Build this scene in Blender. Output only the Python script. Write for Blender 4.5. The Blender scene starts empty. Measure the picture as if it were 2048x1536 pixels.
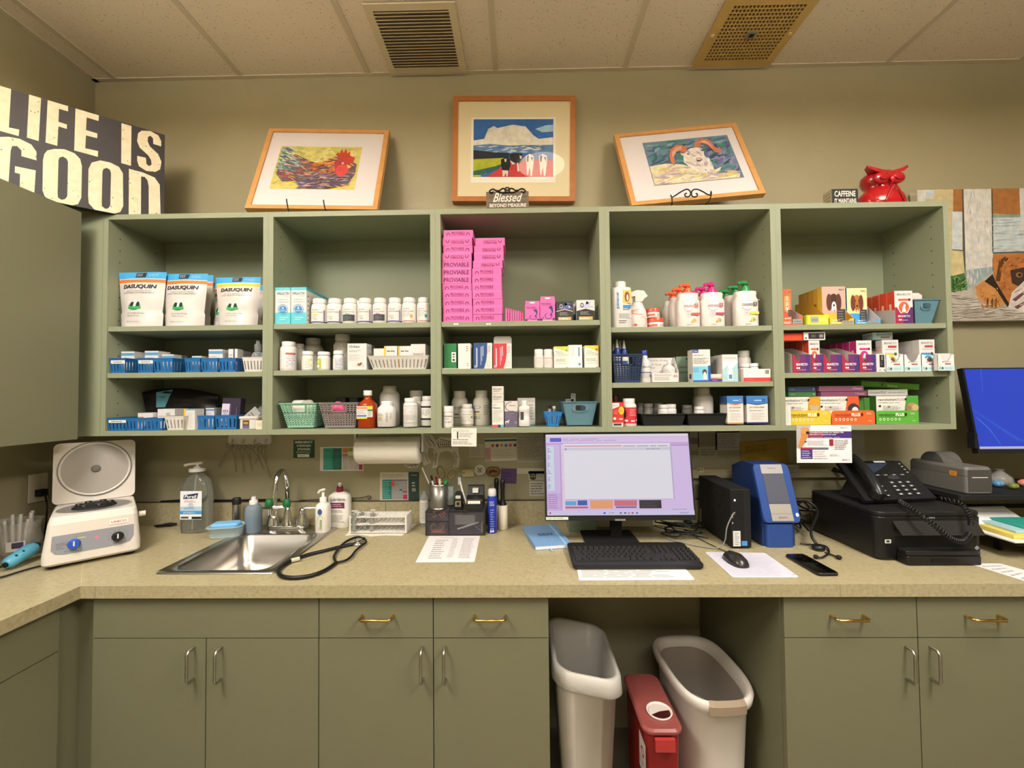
import bpy, math, random
from math import sin, cos, pi, radians as R
from mathutils import Matrix, Vector
random.seed(7)
sc = bpy.context.scene
COL = sc.collection
# ---------------------------------------------------------------- camera
F_PX, CX, CY = 846.6, 1024.0, 768.0
CAM = Vector((0.0, -1.936, 1.4857))
_y, _p, _r = 0.0154, 0.0269, 0.0095
_R = Vector((cos(_y), sin(_y), 0)); _F0 = Vector((-sin(_y), cos(_y), 0)); _Z = Vector((0, 0, 1))
_F = _F0*cos(_p) + _Z*sin(_p); _U = _Z*cos(_p) - _F0*sin(_p)
_R, _U = _R*cos(_r) - _U*sin(_r), _R*sin(_r) + _U*cos(_r)
cam = bpy.data.objects.new('camera', bpy.data.cameras.new('camera')); COL.objects.link(cam)
cam.matrix_world = Matrix.Translation(CAM) @ Matrix((_R, _U, -_F)).transposed().to_4x4()
cam.data.sensor_width = 36; cam.data.lens = F_PX/2048*36; cam.data.clip_start = .02
sc.camera = cam
# ---------------------------------------------------------------- light and exposure
sc.view_settings.view_transform = 'Standard'; sc.view_settings.look = 'None'
sc.view_settings.exposure = -0.06; sc.view_settings.gamma = 1.0; sc.view_settings.use_curve_mapping = False
wd = bpy.data.worlds.new('world'); sc.world = wd; wd.use_nodes = True
wd.node_tree.nodes['Background'].inputs[0].default_value = (1, .93, .82, 1)
wd.node_tree.nodes['Background'].inputs[1].default_value = 0.12
ZC = 2.990
def area(name, x, y, z, sx, sy, power, col=(1, .965, .925)):
    l = bpy.data.lights.new(name, 'AREA'); l.shape = 'RECTANGLE'; l.size = sx; l.size_y = sy
    l.energy = power; l.color = col
    o = bpy.data.objects.new(name, l); COL.objects.link(o); o.location = (x, y, z); return o
LX, LY = (-1.25, 1.35), -1.75
for x, pw in zip(LX, (50, 55)):
    area('ceiling_and_fill_lamp', x, LY, ZC-.215, .50, 1.0, pw)
    area('ceiling_and_fill_lamp', x, LY, ZC-.155, .50, 1.0, 50).rotation_euler = (pi, 0, 0)  # added uplights to brighten the ceiling; no up-facing source is known
area('ceiling_and_fill_lamp', .1, -3.2, ZC-.215, 1.0, .50, 30)  # added fill lamp behind the camera, brightens the wall under the units
# ---------------------------------------------------------------- pixel rays (photo frame 2048 x 1536) onto real planes
def ray(px, py): return _F + _R*((px-CX)/F_PX) - _U*((py-CY)/F_PX)
def onY(px, py, Y):
    d = ray(px, py); return CAM + d*((Y-CAM.y)/d.y)
def onZ(px, py, Z):
    d = ray(px, py); return CAM + d*((Z-CAM.z)/d.z)
def onX(px, py, X):
    d = ray(px, py); return CAM + d*((X-CAM.x)/d.x)
# ---------------------------------------------------------------- materials
def lin(c):
    if len(c) == 3: c = c[0]*2+c[1]*2+c[2]*2
    v = [int(c[i:i+2], 16)/255 for i in (0, 2, 4)]
    return [x/12.92 if x <= .04045 else ((x+.055)/1.055)**2.4 for x in v]+[1]
_mats = {}
def mat(name, col, rough=.5, metal=0, spec=.5, trans=0, alpha=1, emit=0, bump=0, bscale=60, vary=0, vscale=3, coat=0, col2=None, ior=1.45, sss=0):
    if name in _mats: return _mats[name]
    m = bpy.data.materials.new(name); m.use_nodes = True; nt = m.node_tree; b = nt.nodes['Principled BSDF']
    b.inputs['Base Color'].default_value = lin(col); b.inputs['Roughness'].default_value = rough
    b.inputs['Metallic'].default_value = metal; b.inputs['Specular IOR Level'].default_value = spec
    b.inputs['Transmission Weight'].default_value = trans; b.inputs['Alpha'].default_value = alpha
    b.inputs['IOR'].default_value = ior; b.inputs['Coat Weight'].default_value = coat
    if emit:
        b.inputs['Emission Color'].default_value = lin(col); b.inputs['Emission Strength'].default_value = emit
    tc = nt.nodes.new('ShaderNodeTexCoord')
    if vary or col2:
        n = nt.nodes.new('ShaderNodeTexNoise'); n.inputs['Scale'].default_value = vscale; n.inputs['Detail'].default_value = 6
        nt.links.new(tc.outputs['Object'], n.inputs['Vector'])
        r = nt.nodes.new('ShaderNodeValToRGB'); c1 = lin(col); c2 = lin(col2) if col2 else [x*(1-vary) for x in c1[:3]]+[1]
        r.color_ramp.elements[0].position = .35; r.color_ramp.elements[1].position = .65
        r.color_ramp.elements[0].color = c1; r.color_ramp.elements[1].color = c2
        nt.links.new(n.outputs['Fac'], r.inputs['Fac']); nt.links.new(r.outputs['Color'], b.inputs['Base Color'])
    if bump:
        n = nt.nodes.new('ShaderNodeTexNoise'); n.inputs['Scale'].default_value = bscale; n.inputs['Detail'].default_value = 3
        nt.links.new(tc.outputs['Object'], n.inputs['Vector'])
        bp = nt.nodes.new('ShaderNodeBump'); bp.inputs['Strength'].default_value = bump; bp.inputs['Distance'].default_value = .002
        nt.links.new(n.outputs['Fac'], bp.inputs['Height']); nt.links.new(bp.outputs['Normal'], b.inputs['Normal'])
    _mats[name] = m; return m
def C(c):                      # printed / painted colour
    if not isinstance(c, str): return c
    return mat('print_'+c, c, .55)
def PL(c, r=.35): return mat('plastic_%s_%g' % (c, r), c, r)
def ST(c): return mat('art_'+c, c, .75, vary=.22, vscale=35)   # brushed paint
# ---------------------------------------------------------------- mesh builder
_gly = {}
def glyphs(s, bold, shear):
    k = (s, bold, shear)
    if k not in _gly:
        cu = bpy.data.curves.new('t', 'FONT'); cu.body = s; cu.resolution_u = 2; cu.offset = bold; cu.shear = shear
        o = bpy.data.objects.new('t', cu); me = bpy.data.meshes.new_from_object(o)
        vs = [(v.co.x, v.co.y) for v in me.vertices]; fs = [tuple(p.vertices) for p in me.polygons]
        bpy.data.objects.remove(o); bpy.data.curves.remove(cu); bpy.data.meshes.remove(me)
        xs = [v[0] for v in vs] or [0, 1]; ys = [v[1] for v in vs] or [0, 1]
        x0, y0, w, h = min(xs), min(ys), max(xs)-min(xs) or 1, max(ys)-min(ys) or 1
        _gly[k] = ([((a-x0)/w, (b-y0)/h) for a, b in vs], fs)
    return _gly[k]
def rrect(x0, x1, y0, y1, r, n=5):
    r = min(r, (x1-x0)/2-1e-5, (y1-y0)/2-1e-5); P = []
    for cx, cy, a0 in ((x1-r, y1-r, 0), (x0+r, y1-r, 90), (x0+r, y0+r, 180), (x1-r, y0+r, 270)):
        for k in range(n+1):
            a = R(a0+90*k/n); P.append((cx+r*cos(a), cy+r*sin(a)))
    return P
class MB:
    def __init__(s): s.v = []; s.f = []; s.m = []; s.s = []; s.mats = []; s.T = Matrix.Identity(4)
    def add(s, vs, fs, m, smooth=False):
        m = C(m)
        if m not in s.mats: s.mats.append(m)
        i = s.mats.index(m); b = len(s.v)
        s.v += [tuple(s.T @ Vector(v)) for v in vs]
        for f in fs: s.f.append(tuple(b+k for k in f)); s.m.append(i); s.s.append(smooth)
        return s
    def box(s, x0, x1, y0, y1, z0, z1, m):
        v = [(x, y, z) for z in (z0, z1) for y in (y0, y1) for x in (x0, x1)]
        return s.add(v, [(0, 2, 3, 1), (4, 5, 7, 6), (0, 1, 5, 4), (2, 6, 7, 3), (0, 4, 6, 2), (1, 3, 7, 5)], m)
    def loft(s, rings, m, cap=True, smooth=False, closed=True):
        n = len(rings[0]); v = [p for r in rings for p in r]; f = []
        for i in range(len(rings)-1):
            for j in range(n if closed else n-1):
                k = (j+1) % n; f.append((i*n+j, i*n+k, (i+1)*n+k, (i+1)*n+j))
        s.add(v, f, m, smooth)
        if cap:
            s.add(rings[0], [tuple(reversed(range(n)))], m); s.add(rings[-1], [tuple(range(n))], m)
        return s
    def rbox(s, x0, x1, y0, y1, z0, z1, m, r=.004, c=.0015, n=4, smooth=False):   # rounded upright box, chamfered rims
        c = min(c, (z1-z0)/3); rr = lambda d: rrect(x0+d, x1-d, y0+d, y1-d, max(r-d, .0004), n)
        return s.loft([[(a, b, z) for a, b in rr(d)] for z, d in ((z0, c), (z0+c, 0), (z1-c, 0), (z1, c))], m, smooth=smooth)
    def prism(s, pts, a, b, m, ax='z', smooth=False):   # polygon extruded from a to b along an axis
        q = {'z': lambda p, t: (p[0], p[1], t), 'y': lambda p, t: (p[0], t, p[1]), 'x': lambda p, t: (t, p[0], p[1])}[ax]
        return s.loft([[q(p, a) for p in pts], [q(p, b) for p in pts]], m, smooth=smooth)
    def lathe(s, prof, m, c=(0, 0), seg=24, sx=1, sy=1, sq=0, cap=True, smooth=True):  # prof: (r, z); sq>0 squares the section
        rings = []
        for r, z in prof:
            ring = []
            for k in range(seg):
                a = 2*pi*k/seg; ca, sa = cos(a), sin(a)
                q = 1 if not sq else 1/((abs(ca)**(2+sq)+abs(sa)**(2+sq))**(1/(2+sq)))
                ring.append((c[0]+r*ca*q*sx, c[1]+r*sa*q*sy, z))
            rings.append(ring)
        return s.loft(rings, m, cap, smooth)
    def tube(s, pts, r, m, seg=8, rs=None, closed=False):
        P = [Vector(p) for p in pts]; n = len(P); rings = []; up = None
        for i, p in enumerate(P):
            t = (P[(i+1) % n]-P[i-1]) if closed else (P[min(i+1, n-1)]-P[max(i-1, 0)]); t.normalize()
            if up is None:
                up = Vector((0, 0, 1)) if abs(t.z) < .9 else Vector((1, 0, 0))
            u = up - t*up.dot(t)
            if u.length < 1e-6: u = t.orthogonal()
            u.normalize(); up = u; w = t.cross(u); q = rs[i] if rs else r
            rings.append([tuple(p+u*(q*cos(2*pi*k/seg))+w*(q*sin(2*pi*k/seg))) for k in range(seg)])
        if closed: rings.append(rings[0])
        return s.loft(rings, m, not closed, True)
    def ball(s, c, rx, ry, rz, m, seg=16, n=10):
        rings = []
        for i in range(n+1):
            a = -pi/2+pi*i/n; q = max(cos(a), .001)
            rings.append([(c[0]+rx*q*cos(2*pi*k/seg), c[1]+ry*q*sin(2*pi*k/seg), c[2]+rz*sin(a)) for k in range(seg)])
        return s.loft(rings, m, True, True)
    def done(s, name, parent=None, loc=None, rz=0):
        me = bpy.data.meshes.new(name); me.from_pydata(s.v, [], s.f)
        for m in s.mats: me.materials.append(m)
        me.polygons.foreach_set('material_index', s.m); me.polygons.foreach_set('use_smooth', s.s); me.update()
        o = bpy.data.objects.new(name, me); COL.objects.link(o)
        if parent: o.parent = parent
        if loc: o.location = loc
        o.rotation_euler.z = rz; return o
# decoration in a 0..1 frame laid on a surface; fn(u, v, lift) -> point.  ops:
# r rect u0 u1 v0 v1 col | t text u0 u1 v0 v1 col [bold [shear]] | l lines u0 u1 v0 v1 n col | d disc u v ru rv col | p polygon pts col | o ring u v ru rv thick col | a arc
def deco(mb, ops, fn, lift=.0003, curved=False, step=.00012):
    k = 0
    for op in ops:
        k += 1; h = lift+k*step; t = op[0]
        if t == 'r':
            _, a, b, c, d, col = op; n = 8 if curved else 1
            v = [fn(a+(b-a)*i/n, y, h) for i in range(n+1) for y in (c, d)]
            mb.add(v, [(2*i, 2*i+2, 2*i+3, 2*i+1) for i in range(n)], col)
        elif t == 't':
            _, s, a, b, c, d, col = op[:7]; bo = op[7] if len(op) > 7 else 0; sh = op[8] if len(op) > 8 else 0
            vs, fs = glyphs(s, bo, sh); mb.add([fn(a+(b-a)*x, c+(d-c)*y, h) for x, y in vs], fs, col)
        elif t == 'l':
            _, a, b, c, d, n, col = op; g = (d-c)/n; rnd = random.Random(int(a*97+c*389+n))
            for i in range(n):
                e = b-(b-a)*rnd.uniform(0, .35); y = c+g*i; x = a
                while x < e-.01:
                    x2 = min(e, x+(b-a)*rnd.uniform(.10, .34)); mb.add([fn(x, y+g*.3, h), fn(x2, y+g*.3, h), fn(x2, y+g*.62, h), fn(x, y+g*.62, h)], [(0, 1, 2, 3)], col); x = x2+(b-a)*.035
        elif t == 'd':
            _, a, b, ru, rv, col = op; n = 20
            mb.add([fn(a+ru*cos(2*pi*i/n), b+rv*sin(2*pi*i/n), h) for i in range(n)], [tuple(range(n))], col)
        elif t in 'oa':
            if t == 'o': _, a, b, ru, rv, th, col = op; a0, a1 = 0, 360
            else: _, a, b, ru, rv, th, a0, a1, col = op
            n = 20; q = 1-th
            v = [fn(a+ru*e*cos(R(a0+(a1-a0)*i/n)), b+rv*e*sin(R(a0+(a1-a0)*i/n)), h) for i in range(n+1) for e in (1, q)]
            mb.add(v, [(2*i, 2*i+2, 2*i+3, 2*i+1) for i in range(n)], col)
        elif t == 'p':
            mb.add([fn(x, y, h) for x, y in op[1]], [tuple(range(len(op[1])))], op[2])
def plane(x0, z0, w, h, y): return lambda u, v, l: (x0+u*w, y-l, z0+v*h)            # faces -Y
def sideR(x, y0, z0, d, h): return lambda u, v, l: (x+l, y0+u*d, z0+v*h)            # faces +X, u from front to back
def sideL(x, y0, z0, d, h): return lambda u, v, l: (x-l, y0+d-u*d, z0+v*h)          # faces -X
def topF(x0, y0, z, w, d): return lambda u, v, l: (x0+u*w, y0+v*d, z+l)            # faces +Z
def cylF(r, z0, h, a0=-80, a1=80, sy=1): return lambda u, v, l: ((r+l)*sin(R(a0+(a1-a0)*u)), -(r*sy+l)*cos(R(a0+(a1-a0)*u)), z0+v*h)
# ---------------------------------------------------------------- objects
def tag(o, label, cat, group=None):
    o['label'] = label; o['category'] = cat
    if group: o['group'] = group
    return o
def thing(name, label, cat, loc=(0, 0, 0), rz=0, group=None):
    o = bpy.data.objects.new(name, None); COL.objects.link(o); o.empty_display_size = .02
    o.location = loc; o.rotation_euler.z = rz; return tag(o, label, cat, group)
def struct(o): o['kind'] = 'structure'; return o
def copy_tree(o, parent=None):
    c = o.copy(); COL.objects.link(c)
    if parent: c.parent = parent
    for ch in list(o.children): copy_tree(ch, c)
    return c
sc.cycles.use_denoising = True
# ---------------------------------------------------------------- room
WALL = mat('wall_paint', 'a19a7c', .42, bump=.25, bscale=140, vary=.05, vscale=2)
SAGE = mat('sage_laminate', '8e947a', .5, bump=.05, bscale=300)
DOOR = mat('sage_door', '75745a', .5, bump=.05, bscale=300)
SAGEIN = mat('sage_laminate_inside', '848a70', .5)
FLOOR = mat('vinyl_floor', '857b6b', .4, vary=.2, vscale=8)
GRID = mat('ceiling_grid', 'cfc2ab', .6)
STEEL = mat('brushed_steel', 'b8b4ae', .28, 1); CHROME = mat('chrome', 'd8d8d8', .08, 1)
BRASS = mat('brass', 'd8b062', .2, 1); NICKEL = mat('nickel', 'b9b3a8', .3, 1)
BLK = mat('black_plastic', '1a1a1b', .4); BLKM = mat('black_matte', '141414', .7); RUB = mat('black_rubber', '0f0f10', .45)
def tile_mat():
    m = mat('ceiling_tile', 'e6d9c6', .9); nt = m.node_tree; b = nt.nodes['Principled BSDF']; tc = nt.nodes.new('ShaderNodeTexCoord')
    v = nt.nodes.new('ShaderNodeTexVoronoi'); v.inputs['Scale'].default_value = 150
    n = nt.nodes.new('ShaderNodeTexNoise'); n.inputs['Scale'].default_value = 90; n.inputs['Detail'].default_value = 2
    r = nt.nodes.new('ShaderNodeValToRGB'); r.color_ramp.elements[0].position = .12; r.color_ramp.elements[1].position = .2
    r.color_ramp.elements[0].color = lin('a8977c'); r.color_ramp.elements[1].color = lin('e6d9c6')
    a = nt.nodes.new('ShaderNodeMath'); a.operation = 'ADD'; q = nt.nodes.new('ShaderNodeMath'); q.operation = 'MULTIPLY_ADD'
    nt.links.new(tc.outputs['Object'], v.inputs['Vector']); nt.links.new(tc.outputs['Object'], n.inputs['Vector'])
    nt.links.new(n.outputs['Fac'], q.inputs[0]); q.inputs[1].default_value = 1.6; q.inputs[2].default_value = -.72
    nt.links.new(v.outputs['Distance'], a.inputs[0]); nt.links.new(q.outputs[0], a.inputs[1])
    nt.links.new(a.outputs[0], r.inputs['Fac']); nt.links.new(r.outputs['Color'], b.inputs['Base Color']); return m
def lam_mat():
    m = mat('counter_laminate', 'c6b68a', .35, spec=.4); nt = m.node_tree; b = nt.nodes['Principled BSDF']; tc = nt.nodes.new('ShaderNodeTexCoord')
    n = nt.nodes.new('ShaderNodeTexNoise'); n.inputs['Scale'].default_value = 85; n.inputs['Detail'].default_value = 7; n.inputs['Roughness'].default_value = .75
    r = nt.nodes.new('ShaderNodeValToRGB'); e = r.color_ramp.elements
    e[0].position = .3; e[0].color = lin('8e8262'); e[1].position = .62; e[1].color = lin('b0a684')
    x = r.color_ramp.elements.new(.45); x.color = lin('a59b78')
    nt.links.new(tc.outputs['Object'], n.inputs['Vector']); nt.links.new(n.outputs['Fac'], r.inputs['Fac']); nt.links.new(r.outputs['Color'], b.inputs['Base Color']); return m
TILE = tile_mat(); LAM = lam_mat()
XL, XR, YB = -1.99, 3.5, -3.9
def wall(name, *b): struct(MB().box(*b, WALL).done(name))
wall('wall_back', XL-.1, XR+.1, 0, .1, 0, ZC+.1); wall('wall_left', XL-.1, XL, YB, 0, 0, ZC+.1)
wall('wall_right', XR, XR+.1, YB, 0, 0, ZC+.1); wall('wall_rear', XL-.1, XR+.1, YB-.1, YB, 0, ZC+.1)
struct(MB().box(XL-.1, XR+.1, YB-.1, .1, -.1, 0, FLOOR).done('floor'))
ceil = struct(MB().box(XL-.1, XR+.1, YB-.1, .1, ZC, ZC+.1, TILE).done('ceiling'))
g = MB()
for i in range(-1, 9):
    x = -1.2835+i*.5959; g.box(x-.012, x+.012, YB, -.022, ZC-.003, ZC, GRID)
for y in (-1.22, -2.44, -3.66): g.box(XL, XR, y-.012, y+.012, ZC-.0032, ZC, GRID)
g.box(XL, XR, -.022, 0, ZC-.0035, ZC, GRID).box(XL, XL+.022, YB, 0, ZC-.0035, ZC, GRID)
g.done('grid', ceil)
EMIT = mat('lamp_and_fill_diffuser', 'fff0d8', .5, emit=3)
for x in LX: MB().box(x-.26, x+.26, LY-.52, LY+.52, ZC-.21, ZC-.16, EMIT).box(x-.01, x+.01, LY-.4, LY-.38, ZC-.16, ZC, GRID).box(x-.01, x+.01, LY+.38, LY+.4, ZC-.16, ZC, GRID).done('lamp_and_fill_panel', ceil)  # panels of the two main lamps, hung low to fit the added uplights
MB().box(-.42, .62, -3.46, -2.94, ZC-.21, ZC-.16, EMIT).box(-.3, -.28, -3.21, -3.19, ZC-.16, ZC, GRID).box(.48, .5, -3.21, -3.19, ZC-.16, ZC, GRID).done('lamp_and_fill_panel', ceil)  # added glowing panel and rods for the fill lamp, not a known fixture
MB().lathe([(.15, 0), (.15, -.01), (.12, -.03), (.06, -.04), (.001, -.042)][::-1], mat('dome_diffuser', 'fff0d8', .5, emit=9)).done('dome_light', ceil, (.165, -.86, ZC-.001))
# vents
def q4(a, b, c, d): return a, b, c, d
t = thing('ceiling_vent', 'off-white square louvered ceiling vent, left of the two vents', 'vent', (-.405, -.196, ZC))
def frame4(mb, x0, x1, y0, y1, w, z0, z1, m):
    mb.box(x0, x1, y0, y0+w, z0, z1, m).box(x0, x1, y1-w, y1, z0, z1, m).box(x0, x0+w, y0+w, y1-w, z0, z1, m).box(x1-w, x1, y0+w, y1-w, z0, z1, m); return mb
VW = mat('vent_white', 'd8c9ab', .5); VT = mat('vent_tan', 'cfae6a', .5)
frame4(MB(), -.178, .178, -.175, .175, .03, -.010, -.004, VW).box(-.15, .15, -.147, .147, -.004, -.0035, '8a7a60').done('frame', t)
m = MB()
for i in range(19):
    y = -.142+i*.0155; m.add([(-.148, y, -.0125), (.148, y, -.0125), (.148, y+.0105, -.0065), (-.148, y+.0105, -.0065), (-.148, y, -.0138), (.148, y, -.0138), (.148, y+.0105, -.0078), (-.148, y+.0105, -.0078)], [(0, 3, 2, 1), (4, 5, 6, 7), (0, 1, 5, 4), (2, 3, 7, 6)], VW)
m.done('louvers', t)
t = thing('ceiling_vent', 'yellowed tan ceiling vent with square egg-crate grille', 'vent', (.985, -.196, ZC))
frame4(MB(), -.178, .178, -.172, .172, .036, -.010, -.004, VT).box(-.145, .145, -.14, .14, -.0036, -.0032, '3b2c14').done('frame', t)
m = MB()
for i in range(20): m.box(-.142+i*.0149, -.142+i*.0149+.0045, -.138, .138, -.011, -.004, VT)
for i in range(17): m.box(-.142, .142, -.138+i*.0171, -.138+i*.0171+.005, -.0105, -.004, VT)
m.done('grille', t)
MB().box(-.02, .02, -.014, .018, -.014, -.0112, '8a8478').box(-.01, .01, -.006, .01, -.0145, -.014, '151515').done('latch', t)
for s in (-1, 1): MB().lathe([(.007, -.012), (.007, -.010)], 'e8d9a8', (s*.16, .0), 12).done('screw', t)
# ---------------------------------------------------------------- upper shelf units
YU, ZT, ZB, PT = -.289, 2.2228, 1.3407, .0205
ZF = ZB+.0195
SH = [(651, 744.5), (646, 739.5), (641.5, 736.3), (652.5, 764), (647.7, 744)]
SZ = []; UX = []
names = ['leftmost open sage shelf unit, holding white treat bags and blue baskets', 'open sage shelf unit second from left, with the row of white pill bottles',
         'middle open sage shelf unit, with the tall stacks of pink boxes', 'open sage shelf unit second from right, with the pump bottles', 'rightmost open sage shelf unit, filled with display trays, beside the bulldog painting']
for i in range(5):
    x0 = -1.6301+i*.6643; x1 = x0+.6643-2*PT; xm = [370, 703, 1040, 1381, 1725][i]; UX.append((x0, x1))
    z = [onY(xm, y, YU).z for y in SH[i]]; SZ.append((z[0]+.0006, z[1]+.0006, ZF+.0006))
    t = thing('shelf_unit', names[i], 'shelf', (x0-PT, YU, ZB)); w = x1-x0+2*PT; D = -YU-.001; H = ZT-ZB
    for side in (0, 1):
        mm = MB().box(w-PT if side else 0, w-.0004 if side else PT-.0004, 0, D, 0, H, SAGE)
        for zz in range(16):
            for y in (.05, .22): deco(mm, [('d', y, .08+zz*.048, .0026, .0026, '23241a')], (lambda u, v, l: (w-PT-l, u, v)) if side else (lambda u, v, l: (PT-.0004+l, u, v)))
        mm.done('side_panel', t)
    MB().box(PT-.0004, w-PT, 0, D, H-.02, H, SAGE).done('top_panel', t); MB().box(PT-.0004, w-PT, 0, D, 0, .0195, SAGE).done('bottom_panel', t)
    MB().box(PT-.0004, w-PT, D-.012, D, .0195, H-.02, SAGEIN).done('back_panel', t)
    for k in range(2):
        MB().box(PT+.001, w-PT-.001, .004, D-.012, z[k]-.0195-ZB, z[k]-ZB, SAGE).done('shelf', t)
struct(MB().box(-1.745, -1.6301-PT-.001, YU, 0, ZB, ZT, SAGE).done('trim_1'))
struct(MB().box(XL, -1.746, -.31, 0, ZB-.005, ZT-.02, SAGE).done('trim_2'))
# left wall cabinet
t = thing('wall_cabinet', 'closed sage wall cabinet on the left wall under the lettered sign', 'cabinet', (XL, -.363, 1.337))
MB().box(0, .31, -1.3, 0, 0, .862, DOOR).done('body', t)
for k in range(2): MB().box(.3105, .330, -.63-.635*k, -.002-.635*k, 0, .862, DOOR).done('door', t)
# ---------------------------------------------------------------- base cabinets and counter
YF = -.600
zg = onY(750, 1277, YF-.02).z
def handle(parent, x, z, vertical, m, L=.096):
    a = [(-L/2, 0), (-L/2, -.024), (-L/2+.008, -.031), (L/2-.008, -.031), (L/2, -.024), (L/2, 0)]
    pts = [(x, YF-.018+y, z+u) if vertical else (x+u, YF-.018+y, z) for u, y in a]
    return MB().tube(pts, .0042, m, 8).done('handle', parent)
def base(px0, px1, doors, drawer, label, hx, dx=None):
    X0, X1 = onY(px0, 1350, YF-.018).x, onY(px1, 1350, YF-.018).x
    t = thing('base_cabinet', label, 'cabinet')
    m = MB().box(X0, X1, YF+.07, -.02, 0, .1, BLKM)
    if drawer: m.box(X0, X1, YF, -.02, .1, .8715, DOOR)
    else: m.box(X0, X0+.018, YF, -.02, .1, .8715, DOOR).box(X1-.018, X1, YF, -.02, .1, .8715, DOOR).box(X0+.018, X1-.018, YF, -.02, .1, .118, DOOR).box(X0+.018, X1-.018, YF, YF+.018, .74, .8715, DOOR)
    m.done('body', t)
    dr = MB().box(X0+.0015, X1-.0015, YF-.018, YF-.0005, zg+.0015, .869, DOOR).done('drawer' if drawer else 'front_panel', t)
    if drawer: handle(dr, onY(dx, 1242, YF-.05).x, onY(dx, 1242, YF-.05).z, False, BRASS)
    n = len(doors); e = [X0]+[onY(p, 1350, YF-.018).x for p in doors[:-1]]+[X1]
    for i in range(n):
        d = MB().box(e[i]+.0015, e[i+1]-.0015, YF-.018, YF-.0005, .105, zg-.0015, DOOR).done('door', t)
        p = onY(hx[i], 1338, YF-.049); handle(d, p.x, p.z, True, NICKEL)
    return X0, X1
SX0, _ = base(184, 637.5, [412, 637.5], False, 'wide sage sink base cabinet with two doors under the sink', [373, 429])
base(637.5, 867, [867], True, 'sage base cabinet with brass-handled drawer, left neighbour of the one beside the bins', [841], 749)
_, KX0 = base(867, 1099, [1099], True, 'sage base cabinet with brass-handled drawer, directly left of the waste bins', [887], 979)
KX1, _ = base(1570, 1838, [1838], True, 'sage base cabinet with brass-handled drawer, directly right of the waste bins', [1831], 1710)
base(1838, 2106, [2106], True, 'sage base cabinet at the far right edge, its brass drawer handle near the frame', [1881], 1986)
t = thing('base_cabinet', 'sage base cabinet along the left wall under the counter return', 'cabinet', (XL+.006, -.665, 0))
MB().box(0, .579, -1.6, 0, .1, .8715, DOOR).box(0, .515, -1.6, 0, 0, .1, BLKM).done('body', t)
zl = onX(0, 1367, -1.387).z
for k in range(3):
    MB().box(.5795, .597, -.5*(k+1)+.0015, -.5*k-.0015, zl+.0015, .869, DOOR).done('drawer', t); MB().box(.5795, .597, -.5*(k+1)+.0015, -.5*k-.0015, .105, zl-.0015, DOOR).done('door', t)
# corner fillers
struct(MB().box(XL, -1.405, -.664, -.02, 0, .8715, DOOR).box(-1.405, SX0-.0005, -.59, -.02, 0, .8715, DOOR).done('trim_3'))
struct(MB().box(KX1-.002, KX1-.0005, -.6, -.03, 0, .8715, DOOR).done('trim_4'))
def P2(px, py, z=.91): p = onZ(px, py, z); return (p.x, p.y)
sfl, sfr, sbr, sbl = P2(320, 1148), P2(554, 1146), P2(668, 1056), P2(492, 1056)
hx0, hx1 = (sfl[0]+P2(484, 1064)[0])/2+.02, (sfr[0]+sbr[0])/2-.02; hy0, hy1 = sfl[1]+.02, -.06
SKX0, SKX1, SKY0 = hx0-.02, hx1+.02, hy0-.02
ct = thing('countertop', 'tan mottled laminate countertop with backsplash along the back and left walls', 'countertop', (0, 0, 0))
c0, c1 = .8722, .91; XC = -1.357
m = MB()
m.box(XC, hx0, -.635, -.0005, c0, c1, LAM).box(hx1, XR, -.635, -.0005, c0, c1, LAM).box(hx0, hx1, -.635, hy0, c0, c1, LAM).box(hx0, hx1, hy1, -.0005, c0, c1, LAM)
m.box(XL+.0005, XC, -2.3, -.0005, c0, c1, LAM)
for px in (190, 1680): p = onY(px, 1182, -.635); m.box(p.x, p.x+.0012, -.6354, -.635, c0, c1, '8a7c58')
a, b = P2(1680, 1168), P2(1560, 1068); dx = .0012
m.add([(a[0], a[1], c1+.0002), (a[0]+dx, a[1], c1+.0002), (b[0]+dx, b[1], c1+.0002), (b[0], b[1], c1+.0002)], [(0, 1, 2, 3)], '9a8c66')
a, b = (-1.357, -.635), (XL+.02, -.02); m.add([(a[0], a[1], c1+.0002), (a[0]+dx, a[1], c1+.0002), (b[0]+dx, b[1], c1+.0002), (b[0], b[1], c1+.0002)], [(0, 1, 2, 3)], 'd8cc9e')
m.done('top', ct)
m = MB().box(XL+.02, XR, -.02, -.0006, c1, c1+.101, LAM).box(XL+.0006, XL+.02, -2.3, -.0006, c1, c1+.101, LAM).box(XL+.02, XR, -.0195, -.0006, c1+.101, c1+.103, '4a4230')
p = onY(771, 1020, -.02); m.box(p.x, p.x+.002, -.0204, -.02, c1, c1+.101, '5a5038')
m.done('backsplash', ct)
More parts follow.
